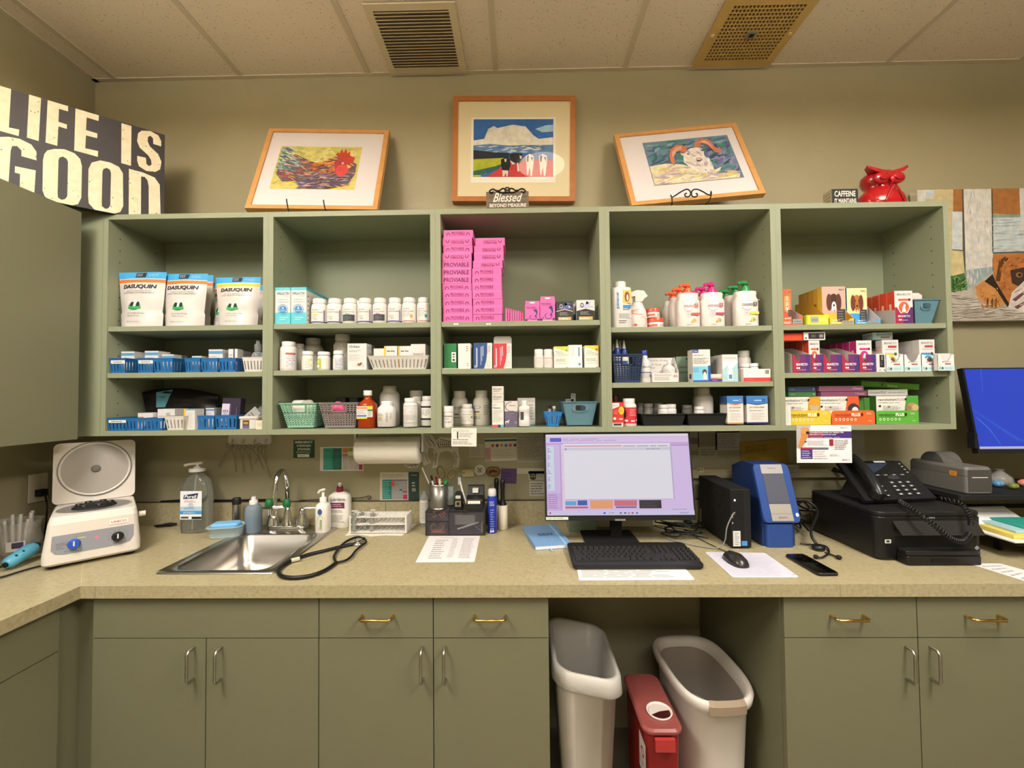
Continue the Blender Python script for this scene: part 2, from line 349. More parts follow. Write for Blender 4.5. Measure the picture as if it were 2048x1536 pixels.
# ---------------------------------------------------------------- product builders
WHT = PL('dad7d4', .3); WH2 = PL('d2cec8', .45); CARD = mat('card_white', 'd8d5d2', .5)
def base_at(x0, x1, yt, Y, z):
    a, b = onY(x0, yt, Y), onY(x1, yt, Y); return (a.x+b.x)/2, b.x-a.x, (a.z+b.z)/2-z
def carton(x0, x1, yt, Y, z, d, body, ops, label, group=None, side=None, name='carton', cat='box', rz=0, top=None, yb=None):
    X, w, h = base_at(x0, x1, yt, Y, z)
    if yb: z = onY((x0+x1)/2, yb, Y).z; h = base_at(x0, x1, yt, Y, z)[2]
    body = C(body); m = MB().box(-w/2, w/2, -d/2, d/2, 0, h, body)
    if top: m.add([(-w/2, -d/2, h+.0001), (w/2, -d/2, h+.0001), (w/2, d/2, h+.0001), (-w/2, d/2, h+.0001)], [(0, 1, 2, 3)], top)
    m.box(-w/2-.0002, w/2+.0002, -d/2-.0002, -d/2+.0003, h-.0005, h+.0002, body)
    deco(m, ops, plane(-w/2, 0, w, h, -d/2))
    if side: deco(m, side, sideR(w/2, -d/2, 0, d, h)); deco(m, side, sideL(-w/2, -d/2, 0, d, h))
    o = m.done(name, None, (X, Y+d/2*cos(rz), z), rz); return tag(o, label, cat, group)
PILL = [(.93, 0), (1, .025), (1, .68), (.97, .74), (.86, .79), (.74, .81), (.74, .84)]
PACK = [(.93, 0), (1, .02), (1, .66), (.96, .72), (.80, .79), (.68, .82), (.68, .86)]
TALL = [(.94, 0), (1, .02), (1, .76), (.9, .82), (.74, .85), (.74, .88)]
def bottle(x0, x1, yt, Y, z, ops, label, group=None, body=None, cap=None, prof=PILL, capr=.82, sq=0, name='pill_bottle', cat='bottle', lab=(.08, .62), labc='dcd8d4', yb=None, rot=0, capz=None):
    body = body or WHT; cap = cap or WHT
    if yb: z = onY((x0+x1)/2, yb, Y).z
    r = base_at(x0, x1, yt, Y, z)[1]/2; X, w, h = base_at(x0, x1, yt, Y+r, z); r = w/2
    t = thing(name, label, cat, (X, Y+r, z), R(rot), group); a, cz = prof[-1][1], (capz or prof[-2][1])
    MB().lathe([(p*r, q*h) for p, q in prof], body, sq=sq).done('body', t)
    c = capr*r; m = MB().lathe([(c, cz*h+.0005), (c, h-.0016), (c*.93, h)], cap, seg=28); m.done('cap', t)
    if ops is not None:
        m = MB(); f = cylF(r+.0003, lab[0]*h, (lab[1]-lab[0])*h) if not sq else plane(-r*.9, lab[0]*h, r*1.8, (lab[1]-lab[0])*h, -r-.0004)
        deco(m, ([('r', 0, 1, 0, 1, labc)] if labc else [])+ops, f, lift=.0001, curved=not sq); m.done('label', t)
    return t
INS = {}
def basket(x0, x1, yt, Y, z, d, col, label, kind='slot', taper=.16, group=None, name='basket', n=6, sticker=None, hole=None, th=.0016, rows=6, yb=None):
    if yb: z = onY((x0+x1)/2, yb, Y).z
    X, W, H = base_at(x0, x1, yt, Y, z); col = C(col); ins = taper*H if kind != 'slot' else min(taper*W, .3*H)
    t = thing(name, label, 'basket', (X, Y+d/2, z), 0, group); m = MB()
    def hexa(k, u0, u1, v0, v1, t0=0, t1=th):
        vs = []
        for tt in (t0, t1):
            for v in (v0, v1):
                for u in (u0, u1):
                    hw, hd = W/2-ins*(1-v), d/2-ins*(1-v); L = hw if k in 'fb' else hd; e = -L+2*L*u
                    vs.append({'f': (e, -hd+tt, v*H), 'b': (e, hd-tt, v*H), 'l': (-hw+tt, e, v*H), 'r': (hw-tt, e, v*H)}[k])
        m.add(vs, [(0, 1, 3, 2), (4, 6, 7, 5), (0, 4, 5, 1), (2, 3, 7, 6), (0, 2, 6, 4), (1, 5, 7, 3)], col)
    for k in 'fblr':
        L = W if k in 'fb' else d; nn = max(2, round(n*L/W)); hexa(k, 0, 1, .955, 1, -.0008 if kind == 'slot' else -.003, th)
        if kind == 'slot':
            hexa(k, 0, 1, 0, .14); hexa(k, 0, 1, .74, 1)
            for i in range(nn+1):
                u = i/nn; e = .33/nn; hexa(k, max(0, u-e), min(1, u+e), .14, .74)
        elif kind == 'weave':
            top = .94; hole_here = k in 'fb'
            if hole_here:
                hexa(k, 0, 1, .9, 1); hexa(k, .27, .33, .6, .9); hexa(k, .67, .73, .6, .9); hexa(k, .3, .7, .58, .66)
                for i in range(4):
                    v = .58+.08*i; hexa(k, 0, .3, v, v+.04); hexa(k, .7, 1, v, v+.04)
                for i in range(4): hexa(k, i*.09, i*.09+.035, .58, .9); hexa(k, 1-i*.09-.035, 1-i*.09, .58, .9)
            hi = .62 if hole_here else .96
            hexa(k, 0, 1, 0, .1)
            r2 = rows if hole_here else int(rows*1.5)
            for i in range(r2): v = .1+(hi-.1)*i/r2; hexa(k, 0, 1, v+(hi-.1)/r2*.45, v+(hi-.1)/r2)
            for i in range(nn*2+1): u = i/(nn*2); hexa(k, max(0, u-.14/nn), min(1, u+.14/nn), .08, hi)
        else:
            if k in 'fb':
                hexa(k, 0, 1, 0, .6); hexa(k, 0, .32, .6, .85); hexa(k, .68, 1, .6, .85); hexa(k, 0, 1, .85, 1)
            else: hexa(k, 0, 1, 0, 1)
    INS[t] = ins+th+(.001 if kind == 'slot' else .004); b = ins; m.box(-W/2+b, W/2-b, -d/2+b, d/2-b, 0, th, col)
    m.done('body', t)
    if sticker:
        f = lambda u, v, l: (-(W/2)*.8+u*W*1.1*.8, -d/2+ins*(.35-.3*v)-l-.001, H*(.62+.22*v))
        s = MB(); deco(s, [('r', 0, 1, 0, 1, 'e8e4dc'), ('r', .15, .8, .4, .6, '555')], f); s.done('sticker', t)
    if kind == 'solid':
        s = MB(); s.loft([[(q[0]*W*.19, -d/2+ins*(1-.725)-.0006-e, H*.725+q[1]*H*.135) for q in rrect(-s_, s_, -s_, s_, .7*s_)] for s_, e in ((1.12, 0), (1.12, .002), (.9, .002))], col, cap=False); s.done('handle_rim', t)
    return t
def pouch(x0, x1, yt, Y, z, ops, label, group, top='3f9fd6', band='e8742c', body=None, seed=1, bot=.86, yb=None):
    body = body or mat('foil_white', 'cfc9c5', .28, bump=.5, bscale=22)
    X, W, H = base_at(x0, x1, yt, Y, z); X = base_at(x0, x1, yt, Y+.034, z)[0]; rnd = random.Random(seed); ph = rnd.random()*6
    dep = lambda v: .036*(1-v)**.6+.0025
    hw = lambda v: W/2*((bot+(1-bot)*v) if v < .25 else (bot-.03+(1-bot+.03)*((v-.25)/.75)**.7) if v > .25 else bot)
    def fr(u, v, l): e = 2*u-1; w = (1-abs(e)**2.4); return (hw(v)*e, -dep(v)*w-l-.0022*sin(9*u+ph)*sin(7*v*2+ph)*w, v*H)
    def bk(u, v): e = 2*u-1; return (hw(v)*e, dep(v)*(1-abs(e)**2.4), v*H)
    m = MB(); nu, nv = 16, 22
    def lay(f, v0, v1, c):
        k = max(2, int((v1-v0)*nv)); vs = [f(i/nu, v0+(v1-v0)*j/k) for j in range(k+1) for i in range(nu+1)]
        m.add(vs, [(j*(nu+1)+i, j*(nu+1)+i+1, (j+1)*(nu+1)+i+1, (j+1)*(nu+1)+i) for j in range(k) for i in range(nu)], c, True)
    F = lambda u, v: fr(u, v, 0)
    for v0, v1, c in ((0, .80, body), (.80, .86, band), (.86, .875, body), (.875, 1, top)): lay(F, v0, v1, c); lay(bk, v0, v1, c)
    deco(m, [('r', .40, .62, .90, .985, '2a2a34'), ('l', .42, .60, .915, .975, 2, 'c9c3c3'), ('l', .68, .92, .91, .96, 2, '9fd2ee')]+ops, fr, curved=True, lift=.0009)
    o = m.done('treat_pouch', None, (X, Y+.034, z)); return tag(o, label, 'bag', group)
def tray(x0, x1, yf, yb_, Y, z, d, front, side, ops, label, group=None, cut=.45, name='display_tray', back=None):
    X, W, Hb = base_at(x0, x1, yb_, Y, z); _, _, Hf = base_at(x0, x1, yf, Y, z); th = .0009
    m = MB(); front = C(front); side = C(side); pts = [(-W/2, 0), (W/2, 0), (W/2, Hf)]
    n = 10
    for i in range(n+1):
        a = i/n; x = W*.36*(1-2*a); pts.append((x, Hf-(Hf*cut)*sin(pi*a)**.7))
    pts.append((-W/2, Hf)); m.prism(pts, -d/2, -d/2+th, front, 'y')
    for sx in (-1, 1):
        m.prism([(-d/2, 0), (d/2, 0), (d/2, Hb), (-d/2+d*.55, Hb*.95), (-d/2, Hf)], sx*W/2-(th if sx > 0 else 0), sx*W/2+(0 if sx > 0 else th), side, 'x')
    m.box(-W/2, W/2, d/2-th, d/2, 0, Hb, back or side); m.box(-W/2, W/2, -d/2, d/2, 0, th, side)
    deco(m, ops, plane(-W/2, 0, W, Hf, -d/2)); o = m.done(name, None, (X, Y+d/2, z)); return tag(o, label, 'tray', group)
FY = -.272
# ---------------------------------------------------------------- unit 1
z1, z2, z3 = SZ[0]
DAS = lambda who: [('t', 'DASUQUIN', .14, .86, .68, .765, '26242a', .035, .15), ('t', 'ADVANCED', .24, .78, .635, .66, '9a9a8a'), ('t', 'JOINT HEALTH SUPPLEMENT', .16, .84, .595, .62, '4a464a'),
    ('d', .47, .37, .135, .075, '2f8a4a'), ('d', .405, .40, .035, .045, '1e2a22'), ('d', .55, .40, .035, .045, '1e2a22'), ('p', [(.45, .36), (.50, .36), (.52, .44), (.49, .48), (.46, .46)], 'f0ece6'), ('r', .33, .62, .32, .36, '3aa05a'),
    ('t', who, .32, .70, .225, .25, '3a3638'), ('t', '60 lbs. & over' if 'Large' in who else 'Up to 60 lbs.', .34, .62, .185, .205, '4a4648'), ('t', '84 Soft Chews', .32, .62, .08, .10, '7a9a7a')]
g = 'treat pouches on the top shelf'
pouch(427, 470, 561, -.17, z1, DAS('For Large Dogs'), 'white pouch with orange band, half hidden between the yellow-banded and orange-banded ones', g, seed=5)
pouch(446, 530, 566, -.095, z1, DAS('For Large Dogs'), 'white pouch with pale blue top mostly hidden behind the yellow-banded one', g, seed=6, band='caa')
pouch(336, 428, 546, -.185, z1, DAS('For Large Dogs'), 'white pouch with orange band standing right behind the middle front pouch', g, seed=4)
pouch(224, 321, 540, -.277, z1, DAS('For Large Dogs'), 'white pouch with blue top and orange band, leftmost in the leftmost unit', g, seed=1)
pouch(325, 417, 543, -.262, z1, DAS('For Large Dogs'), 'white pouch with orange band, crumpled lower right, second front pouch from left', g, seed=2)
pouch(431, 523, 550, -.274, z1, DAS('For Small to Medium Dogs'), 'white pouch with a yellow band instead of orange, at right of the pouches', g, band='dcc02a', seed=3)
BLU = PL('2568a6', .35); g = 'small blue slotted baskets in the leftmost unit'
for x0, x1, dsc, st in [(219, 251, 'leftmost, with white sticker', 1), (274, 307, 'second from left, with white sticker', 1), (306, 346, 'wide one holding a receding row of cartons', 0), (369, 401, 'fourth from left, nearly empty', 0), (402, 436, 'fifth from left, holding a tilted carton', 0), (437, 472, 'sixth from left, beside the white basket', 0)]:
    basket(x0, x1, 716, -.279, z2, .235, BLU, 'small blue slotted basket on the middle shelf, '+dsc, group=g, sticker=st, n=5, taper=.05)
basket(484, 526, 714, -.279, z2, .2, WH2, 'white slotted basket at the right end of the blue basket row', group=g[:5]+' white slotted baskets', n=6, taper=.08)
g = 'medicine cartons in the blue baskets'
STR = [('r', 0, 1, .80, .93, '5b9ac8'), ('r', 0, .10, .1, .7, 'e0a080'), ('l', .15, .8, .45, .72, 3, '999')]
for x0, x1, yt, Y, d, l in [(245, 274, 703, -.235, .05, 'standing in the leftmost blue basket'), (284, 311, 702, -.25, .06, 'standing in the second blue basket'), (314, 338, 709, -.245, .04, 'front one in the wide blue basket'),
        (326, 352, 710, -.19, .04, 'second in the wide blue basket'), (336, 362, 710, -.14, .04, 'third in the wide blue basket, deeper back'), (384, 403, 712, -.25, .1, 'low in the fourth blue basket'), (405, 434, 699, -.245, .05, 'tall and tilted in the fifth blue basket'),
        (457, 475, 698, -.25, .035, 'with dark stripe in the sixth blue basket'), (466, 486, 702, -.20, .05, 'behind the dark-striped one in the sixth blue basket')]:
    carton(x0, x1, yt, Y, z2+.004, d, CARD, STR if 'dark' not in l[:9] else [('r', .55, .7, 0, 1, '2a3a7a'), ('l', .1, .5, .3, .8, 4, '888')], 'small white medicine carton '+l, g, top='b9d3e6')
CLR = mat('clear_plastic', 'e6ebea', .12, trans=.75, ior=1.3); CLRG = mat('clear_gel', 'd8dcd8', .05, trans=.9, ior=1.33)
for x0, x1, l in [(496, 519, 'left of two'), (519, 533, 'right of two, half behind the panel')]:
    X, w, h = base_at(x0, x1, 681, -.24, z2+.003); t = thing('dropper_bottle', 'clear bottle with ribbed neck in the white basket, '+l, 'bottle', (X, -.228, z2+.003), 0, 'clear bottles in the white basket'); r = w/2
    m = MB().lathe([(r, 0), (r, .50*h), (r*.8, .60*h), (r*.4, .64*h)], CLR); m.done('body', t)
    MB().lathe([(r*(.62 if k % 2 else .45), h*(.64+.04*k)) for k in range(7)]+[(r*.3, h*.92), (r*.3, h)], CLR).done('ribbed_neck', t)
# lowest shelf
g = 'small blue baskets on the lowest shelf'
for x0, x1, yt, dsc, st, yb in [(209, 248, 836, 'leftmost, with white sticker', 1, 864), (250, 287, 836, 'second from left, holding a red-striped carton', 0, 864), (284, 326, 836, 'third from left', 0, 863), (390, 429, 831, 'left of two, under the tall dark purple carton', 0, 858), (429, 474, 830, 'rightmost, beside the white lidded tub', 0, 857)]:
    basket(x0, x1, yt, -.285 if x0 < 330 else -.25, z3, .22, BLU, 'small blue basket on the lowest shelf, '+dsc, group=g, sticker=st, n=5, taper=.05)
basket(328, 368, 832, -.285, z3, .2, WH2, 'white slotted basket between blue baskets on the lowest shelf', group='small white slotted baskets', n=5, taper=.1)
g = 'cartons in the lowest baskets'
carton(257, 300, 826, -.235, z3+.004, .06, CARD, [('r', .02, .4, .35, .75, 'd05a58'), ('r', .8, .95, .35, .7, 'c84a50'), ('l', .45, .75, .3, .7, 2, '999')], 'white carton with red stripes, in a lowest-shelf blue basket', g)
carton(302, 338, 818, -.22, z3+.004, .07, CARD, [('r', .5, .72, .3, .8, 'aaa8a5'), ('l', .05, .45, .3, .7, 3, '8ab')], 'white and grey carton in the third lowest-shelf blue basket', g)
carton(344, 370, 823, -.14, z3+.004, .05, CARD, [('l', .1, .8, .5, .8, 2, 'a66')], 'white carton sticking out of the lowest-shelf white basket', g)
carton(368, 390, 818, -.262, z3, .05, CARD, [('r', 0, .16, 0, 1, 'e8b83a'), ('l', .3, .9, .1, .85, 12, 'bbb8b0'), ('r', .16, 1, .93, 1, '7ab')], 'white carton with a yellow edge stripe standing directly on the lowest shelf', g, top='7fb0d8')
carton(404, 421, 818, -.20, z3, .08, CARD, [('r', 0, 1, .86, .95, '5b8ac8'), ('l', .1, .9, .6, .8, 3, '99a')], 'white carton with blue top edge behind the blue baskets', g, top='7fb0d8')
m = MB(); X, w, h = base_at(437, 475, 797, -.235, z3+.005); m.box(-w/2, w/2, 0, .03, 0, h, '34283e'); deco(m, [('r', .0, .42, .04, .8, 'cfc6d8'), ('t', 'ODO', .06, .36, .2, .6, '3a2c4a'), ('r', .45, .5, .1, .8, '5a4a68'), ('r', .8, .83, .1, .7, '6a5a78')], plane(-w/2, 0, w, h, 0))
o = m.done('carton', None, (X, -.225, z3+.004)); o.rotation_euler = (R(-4), R(2), 0); tag(o, 'tall dark purple carton leaning in a lowest-shelf blue basket', 'box', g)
for i, (a, c, l) in enumerate([(485, 'a9a8a4', 'front one of two'), (497, '7d8584', 'rear one of two')]):
    p = onY(a, 828, -.21+i*.04); m = MB(); m.loft([[(x, y*.25, zz) for x, y in rrect(-.02, .02, -.01, .01, .008)] for zz in (0, .03, .085)], c)
    deco(m, [('l', .2, .8, .2, .8, 4, '555')], plane(-.018, .0, .036, .08, -.003)); o = m.done('foil_packet', None, (p.x, -.21+i*.04, z3+.020)); o.rotation_euler = (0, R(50), 0); tag(o, 'grey foil packet slanting out of the rightmost blue basket, '+l, 'packet', 'grey foil packets')
X, w, h = base_at(476, 516, 833, -.262, z3); t = thing('lidded_tub', 'white plastic tub with lid and small brown label on the lowest shelf', 'container', (X, -.21, z3))
MB().rbox(-w/2+.003, w/2-.003, -.05, .05, 0, h*.8, WH2, r=.008).done('tub', t); m = MB().rbox(-w/2, w/2, -.053, .053, h*.8, h, WH2, r=.009); m.done('lid', t)
m = MB(); deco(m, [('r', .22, .55, 0, 1, '5a3a2c'), ('r', .24, .53, .05, .35, '5a6a9a'), ('r', .26, .5, .5, .8, 'b08a3a')], plane(-w/2, .003, w, h*.65, -.0503)); m.done('label', t)
carton(513, 528, 841, -.275, z3, .06, 'e2d8c0', [('l', .1, .9, .4, .8, 2, 'c8bea8')], 'tiny cream carton at the right end of the lowest shelf', g)
m = MB(); BAG = mat('black_foil', '171012', .3, bump=.6, bscale=14)
X, w, h = base_at(206, 348, 777, -.12, z3+.054)
def bagf(u, v, l): e = 2*u-1; sag = 1-.28*max(0, e)**1.5-.16*max(0, -e)**3; q = (1-abs(e)**3)*(1-v**3)**.5; return (w/2*e*(1-.12*(1-v)), -.030*q-l-.004*sin(8*u)*sin(9*v), h*v*sag)
nu, nv = 18, 12
for sgn in (1, -1):
    vs = [bagf(i/nu, j/nv, 0) for j in range(nv+1) for i in range(nu+1)]; vs = [(x, y*sgn, zz) for x, y, zz in vs]
    m.add(vs, [(j*(nu+1)+i, j*(nu+1)+i+1, (j+1)*(nu+1)+i+1, (j+1)*(nu+1)+i) for j in range(nv) for i in range(nu)], BAG, True)
deco(m, [('p', [(.22, .30), (.22, .88), (.42, .95), (.40, .66), (.35, .30)], '5b9aa8'), ('l', .25, .37, .5, .75, 2, '2a5a68')], bagf, curved=True, lift=.002)
tag(m.done('treat_bag', None, (X, -.115, z3+.054), .12), 'crumpled black bag with teal label behind the lowest blue baskets', 'bag')
# ---------------------------------------------------------------- unit 2
z1, z2, z3 = SZ[1]
WEL = [('r', 0, 1, .92, 1, '5fc0cc'), ('r', 0, 1, 0, .26, '5fc0cc'), ('p', [(0, .26), (1, .26), (1, .31), (.5, .34), (0, .31)], '5fc0cc'), ('t', 'WELACTIN', .1, .9, .80, .87, '5a7d8c', .02), ('t', '3TO', .48, .86, .745, .78, 'e0b090'), ('t', 'OMEGA 3', .18, .82, .65, .69, '8ab0b8'), ('l', .2, .95, .59, .63, 1, 'aab'),
       ('o', .5, .40, .33, .145, .09, '4a90c0'), ('d', .5, .40, .24, .105, '3f84bd'), ('t', '2', .44, .56, .41, .47, 'fff'), ('t', 'MONTH', .32, .68, .34, .38, 'cfe6f4'), ('l', .3, .85, .1, .2, 2, 'cfeef2')]
SID = [('r', 0, 1, .92, 1, '4aaab8')]+[('r', .15, .25, .1+.13*k, .14+.13*k, '555') for k in range(6)]+[('l', .35, .95, .1, .85, 14, 'c8c4bc')]
g = 'tall turquoise and white supplement cartons'
for x0, x1, Y, l in [(549, 581, -.277, 'front row left'), (581, 613, -.277, 'front row right'), (549, 581, -.205, 'hidden behind the left front one'), (581, 613, -.205, 'second in the right row'), (581, 613, -.133, 'third in the right row, deep in the shelf')]:
    if 'hidden' in l: continue
    X0, w0, h0 = base_at(549, 581, 575, -.277, z1)
    a = onY(x0, 575, -.277).x; b = onY(x1, 575, -.277).x; m = MB().box(-(b-a)/2+.0003, (b-a)/2-.0003, 0, .068, 0, h0, CARD); W = b-a-.0006
    deco(m, WEL, plane(-W/2, 0, W, h0, 0)); deco(m, SID, sideR(W/2, 0, 0, .068, h0)); m.add([(-W/2, 0, h0+.0001), (W/2, 0, h0+.0001), (W/2, .068, h0+.0001), (-W/2, .068, h0+.0001)], [(0, 1, 2, 3)], '5fc0cc')
    tag(m.done('supplement_carton', None, ((a+b)/2, Y, z1)), 'tall turquoise and white carton, '+l, 'box', g)
def PB(kind, col='e0c040'):
    b = [('l', .28, .62, .80, .92, 1, '777'), ('t', 'Pain Tabs Chewable', .22, .78, .66, .74, '4a4a4a')]
    if kind == 'p': return b+[('r', .36, .56, .46, .54, col), ('l', .25, .6, .30, .42, 2, '999'), ('t', '60 ct', .40, .55, .16, .26, '222'), ('r', 0, 1, -.04, .03, '4a3a7a'), ('r', .82, .86, .0, .85, '4a3a7a')]
    if kind == 'g': return b+[('r', .22, .82, .04, .50, '3a3c44'), ('d', .48, .54, .1, .05, col), ('l', .28, .7, .1, .42, 4, '8a8c94')]
    return b+[('l', .25, .7, .3, .6, 3, '999'), ('d', .68, .34, .07, .13, col), ('r', .2, .85, .0, .03, 'd04040')]
g = 'row of white pill bottles on the top shelf'
for i, (x0, x1, k, c, l) in enumerate([(624, 655, 'p', 'e0c83a', 'with yellow mark and purple line, leftmost of the row'), (655, 686, 'p', 'f0e8d8', 'with purple line, second in the row'), (686, 716, 'g', '58b890', 'with dark label and green accent, third in the row'), (716, 745, 'p', 'f0ece0', 'with purple line, fourth in the row'),
        (746, 775, 'g', 'e070a0', 'with dark label and pink accent, fifth in the row'), (776, 804, 'p', 'ece8e8', 'with purple line, sixth in the row, right of the pink-accented one'), (804, 833, 'o', 'e8a03a', 'with an orange dot'), (834, 861, 'o', '2f8a94', 'with a teal dot, rightmost of the row')]):
    bottle(x0, x1, 599-i*.35, -.275, z1, PB(k, c), 'white pill bottle '+l, g)
bottle(710, 724, 602, -.18, z1, None, 'white pill bottle barely showing behind the row, between third and fourth', g)
GR = PL('d9d4ca', .4); LT = [('l', .15, .8, .1, .9, 9, '9a9690')]
g = 'bottles on the middle shelf of the second unit'
bottle(607, 646, 677, -.14, z2, [('r', .1, .9, .85, .9, '8a867e')]+LT, 'large white bottle at the back, left of two large ones on that shelf', g, body=GR, cap=GR, prof=PACK, capr=.72, labc='cfcac0')
bottle(588, 609, 688, -.19, z2, None, 'slim white bottle partly hidden behind the red-labelled bottle', g, body=GR, cap=GR, prof=TALL)
bottle(668, 703, 669, -.17, z2, [('t', 'NDC 04', .5, .7, .3, .4, '3a3a3a')]+LT, 'tall white bottle at the back beside the plain white carton', g, body=GR, cap=GR, prof=PACK, capr=.8, labc=None)
bottle(561, 592, 684, -.265, z2, [('r', .55, .98, .86, .98, 'c05a5a'), ('r', .55, .98, .05, .82, 'd5d3da'), ('l', .58, .95, .1, .8, 6, '8a88a0'), ('l', .2, .3, .1, .9, 8, 'bbb')], 'white bottle with red-topped label, left end of the middle shelf', g, prof=TALL, capr=.8)
bottle(605, 627, 703, -.268, z2, [('r', .45, .95, .0, 1, 'eee8d8'), ('r', .5, .95, .8, .95, 'c8d890'), ('l', .5, .9, .1, .8, 6, '8a8a88')], 'small white bottle with pale green topped label', g, capr=.95)
bottle(636, 660, 704, -.268, z2, [('r', .05, .5, .0, 1, 'a8b848'), ('r', .1, .38, .12, .4, 'f0f0e0'), ('r', .1, .4, .5, .85, 'c8d068')], 'small white bottle with a lime green label', g, capr=.95)
bottle(667, 688, 702, -.268, z2, [('r', .4, .95, .0, 1, 'c8cad2'), ('l', .45, .9, .05, .95, 7, '7a7c8a')], 'small white bottle with grey text, right of the green-labelled one', g, capr=.95)
g = 'white pain-tablet cartons'
ORB = [('t', 'Orbax', .08, .66, .84, .93, '3a3438', .01, .2), ('l', .08, .75, .66, .76, 2, '888'), ('l', .08, .75, .35, .6, 7, 'bbb'), ('p', [(.3, .16), (.6, .28), (.8, .26), (.9, .12)], 'd8d0c0'), ('d', .62, .2, .1, .05, '8a5a4a'), ('d', .72, .24, .05, .04, '6a4a40'), ('d', .82, .17, .06, .05, 'b8c8d8')]
carton(695, 733, 687, -.272, z2, .055, CARD, ORB, 'white carton with small dog picture, front of three beside the long white basket', g, side=[('l', .2, .8, .1, .9, 10, 'aaa')])
carton(703, 738, 688, -.20, z2, .055, CARD, ORB, 'second white carton behind the front one with the dog picture', g, side=[('l', .2, .8, .1, .9, 10, '999')])
carton(711, 743, 690, -.13, z2, .055, CARD, ORB, 'rearmost white carton behind the two with the dog picture', g)
basket(735, 858, 711, -.279, z2, .16, WH2, 'long white slotted basket holding white and yellow-striped cartons', group='long white basket', n=15, taper=.07)
g = 'cartons in the long white basket'
for x0, x1, yt, s, tx, l in [(741, 766, 697, None, 'com', 'plain white carton at the left end of the long basket'), (768, 794, 692, 'e8b830', 'visio drop', 'yellow-striped white carton, left of two in the long basket'), (796, 822, 692, 'e8b830', 'visio drop', 'yellow-striped white carton, right of two in the long basket'), (823, 852, 688, None, 'Phenibarbital 50', 'white carton with black text at the right end of the long basket')]:
    carton(x0, x1, yt, -.262, z2+.004, .10, CARD, ([('r', 0, .13, 0, 1, s), ('t', tx, .2, .8, .72, .82, '222', .02)] if s else [('t', tx, .15, .85, .55, .64, '444')])+[('l', .2, .9, .3, .6, 4, 'aaa')], l, g)
# lowest shelf
t = basket(559, 633, 806, -.268, z3, .21, PL('8fbfa5', .5), 'mint green woven-pattern basket, lowest shelf of the second unit', kind='weave', taper=.22, n=5, rows=6, yb=856)
basket(637, 716, 805, -.268, z3, .22, PL('8a827e', .5), 'grey woven-pattern basket beside the mint green one', kind='weave', taper=.18, n=6, rows=6, yb=856)
p = onY(596, 804, -.2); t = thing('tape_roll', 'white capped tube lying on top in the mint green basket', 'bottle', (p.x, -.20, p.z-.012)); o = MB().lathe([(.018, 0), (.018, .055), (.016, .058)], WH2).done('tube', t); o.rotation_euler = (R(90), 0, R(62)); o.location = (-.01, 0, .002); o = MB().lathe([(.0185, 0), (.0185, .018)], GR).done('cap', t); o.rotation_euler = (R(90), 0, R(62)); o.location = (.03, .016, .002)
X, w, h = base_at(575, 625, 812, -.2, z3); tag(MB().rbox(-w/2, w/2, -.05, .05, 0, h, 'e8e4dc', r=.01).done('folded_cloth', None, (X, -.2, z3+.004)), 'white folded cloth filling the mint green basket', 'cloth')
X, w, h = base_at(650, 684, 808, -.225, z3); m = MB(); PK = mat('pink_net', 'd8608a', .6, col2='b83a72', vscale=60); m.ball((0, 0, h*.55), w/2, .025, h*.52, PK); tag(m.done('pink_packets', None, (X, -.215, z3+.004)), 'bundle of glossy pink packets in the grey basket', 'packet')
for i, (a, l) in enumerate([(684, 'left'), (708, 'right')]):
    X, w, h = base_at(a-10, a+9, 798, -.15, z3); tag(MB().rbox(-w/2, w/2, -.04, .04, 0, h, BLK, r=.01).done('black_pouch', None, (X, -.12, z3+.004)), 'black pouch in the back of the grey basket, %s of two' % l, 'pouch', 'black pouches')
AMB = mat('amber_plastic', 'b8481a', .12, trans=.35, ior=1.3)
bottle(718, 753, 781, -.27, z3, [('r', 0, 1, .30, 1, 'd8d4d2'), ('r', 0, .7, .82, .95, 'e08a6a'), ('r', .68, 1, .82, 1, 'e0cc30'), ('r', .68, 1, .68, .80, '3a7a4a'), ('l', .05, .6, .5, .78, 4, 'a8a4a0'), ('r', .03, .62, .34, .44, '3a7ab8'), ('r', 0, .66, .2, .3, 'e8c838'), ('l', .7, .95, .35, .65, 5, '888')],
       'amber syrup bottle with white cap and colourful label', 'bottles', body=AMB, prof=[(.95, 0), (1, .02), (1, .58), (.93, .64), (.5, .74), (.36, .78), (.36, .86)], capr=.47, capz=.86, lab=(.16, .58), labc=None, sq=.8, name='syrup_bottle', yb=856)
g = 'white bottles on the lowest shelf of the second unit'
bottle(760, 799, 772, -.17, z3, None, 'large grey-white bottle behind the square bottle, lowest shelf', g, body=GR, cap=GR, prof=TALL, capr=.68)
bottle(757, 791, 802, -.268, z3, [('r', .1, .45, .45, .55, 'e0c838'), ('l', .05, .45, .2, .85, 6, '888'), ('l', .6, .75, .1, .9, 9, '555'), ('l', .85, .98, .3, .9, 6, '444')], 'squat white square bottle with a yellow text stripe', g, prof=PACK, capr=.68, sq=1.5, lab=(.15, .6), labc=None, yb=854)
bottle(815, 851, 781, -.16, z3, None, 'wide grey-white bottle behind the red-dotted bottle, lowest shelf', g, body=GR, cap=GR, prof=PACK, capr=.72)
bottle(823, 846, 793, -.20, z3, None, 'slim grey-white bottle directly behind the red-dotted bottle', g, body=GR, cap=GR, prof=TALL)
bottle(807, 835, 796, -.268, z3, [('r', 0, 1, .95, .97, '8a7a9a'), ('l', .1, .9, .55, .9, 4, 'bbb'), ('r', .05, .16, .3, .5, 'c04848'), ('l', .3, .95, .2, .5, 5, '999'), ('r', 0, 1, .05, .07, '9a9a9a')], 'white bottle with a red dot on the label, right part of lowest shelf', g, prof=TALL, capr=.82, lab=(.1, .75), labc=None, yb=854)
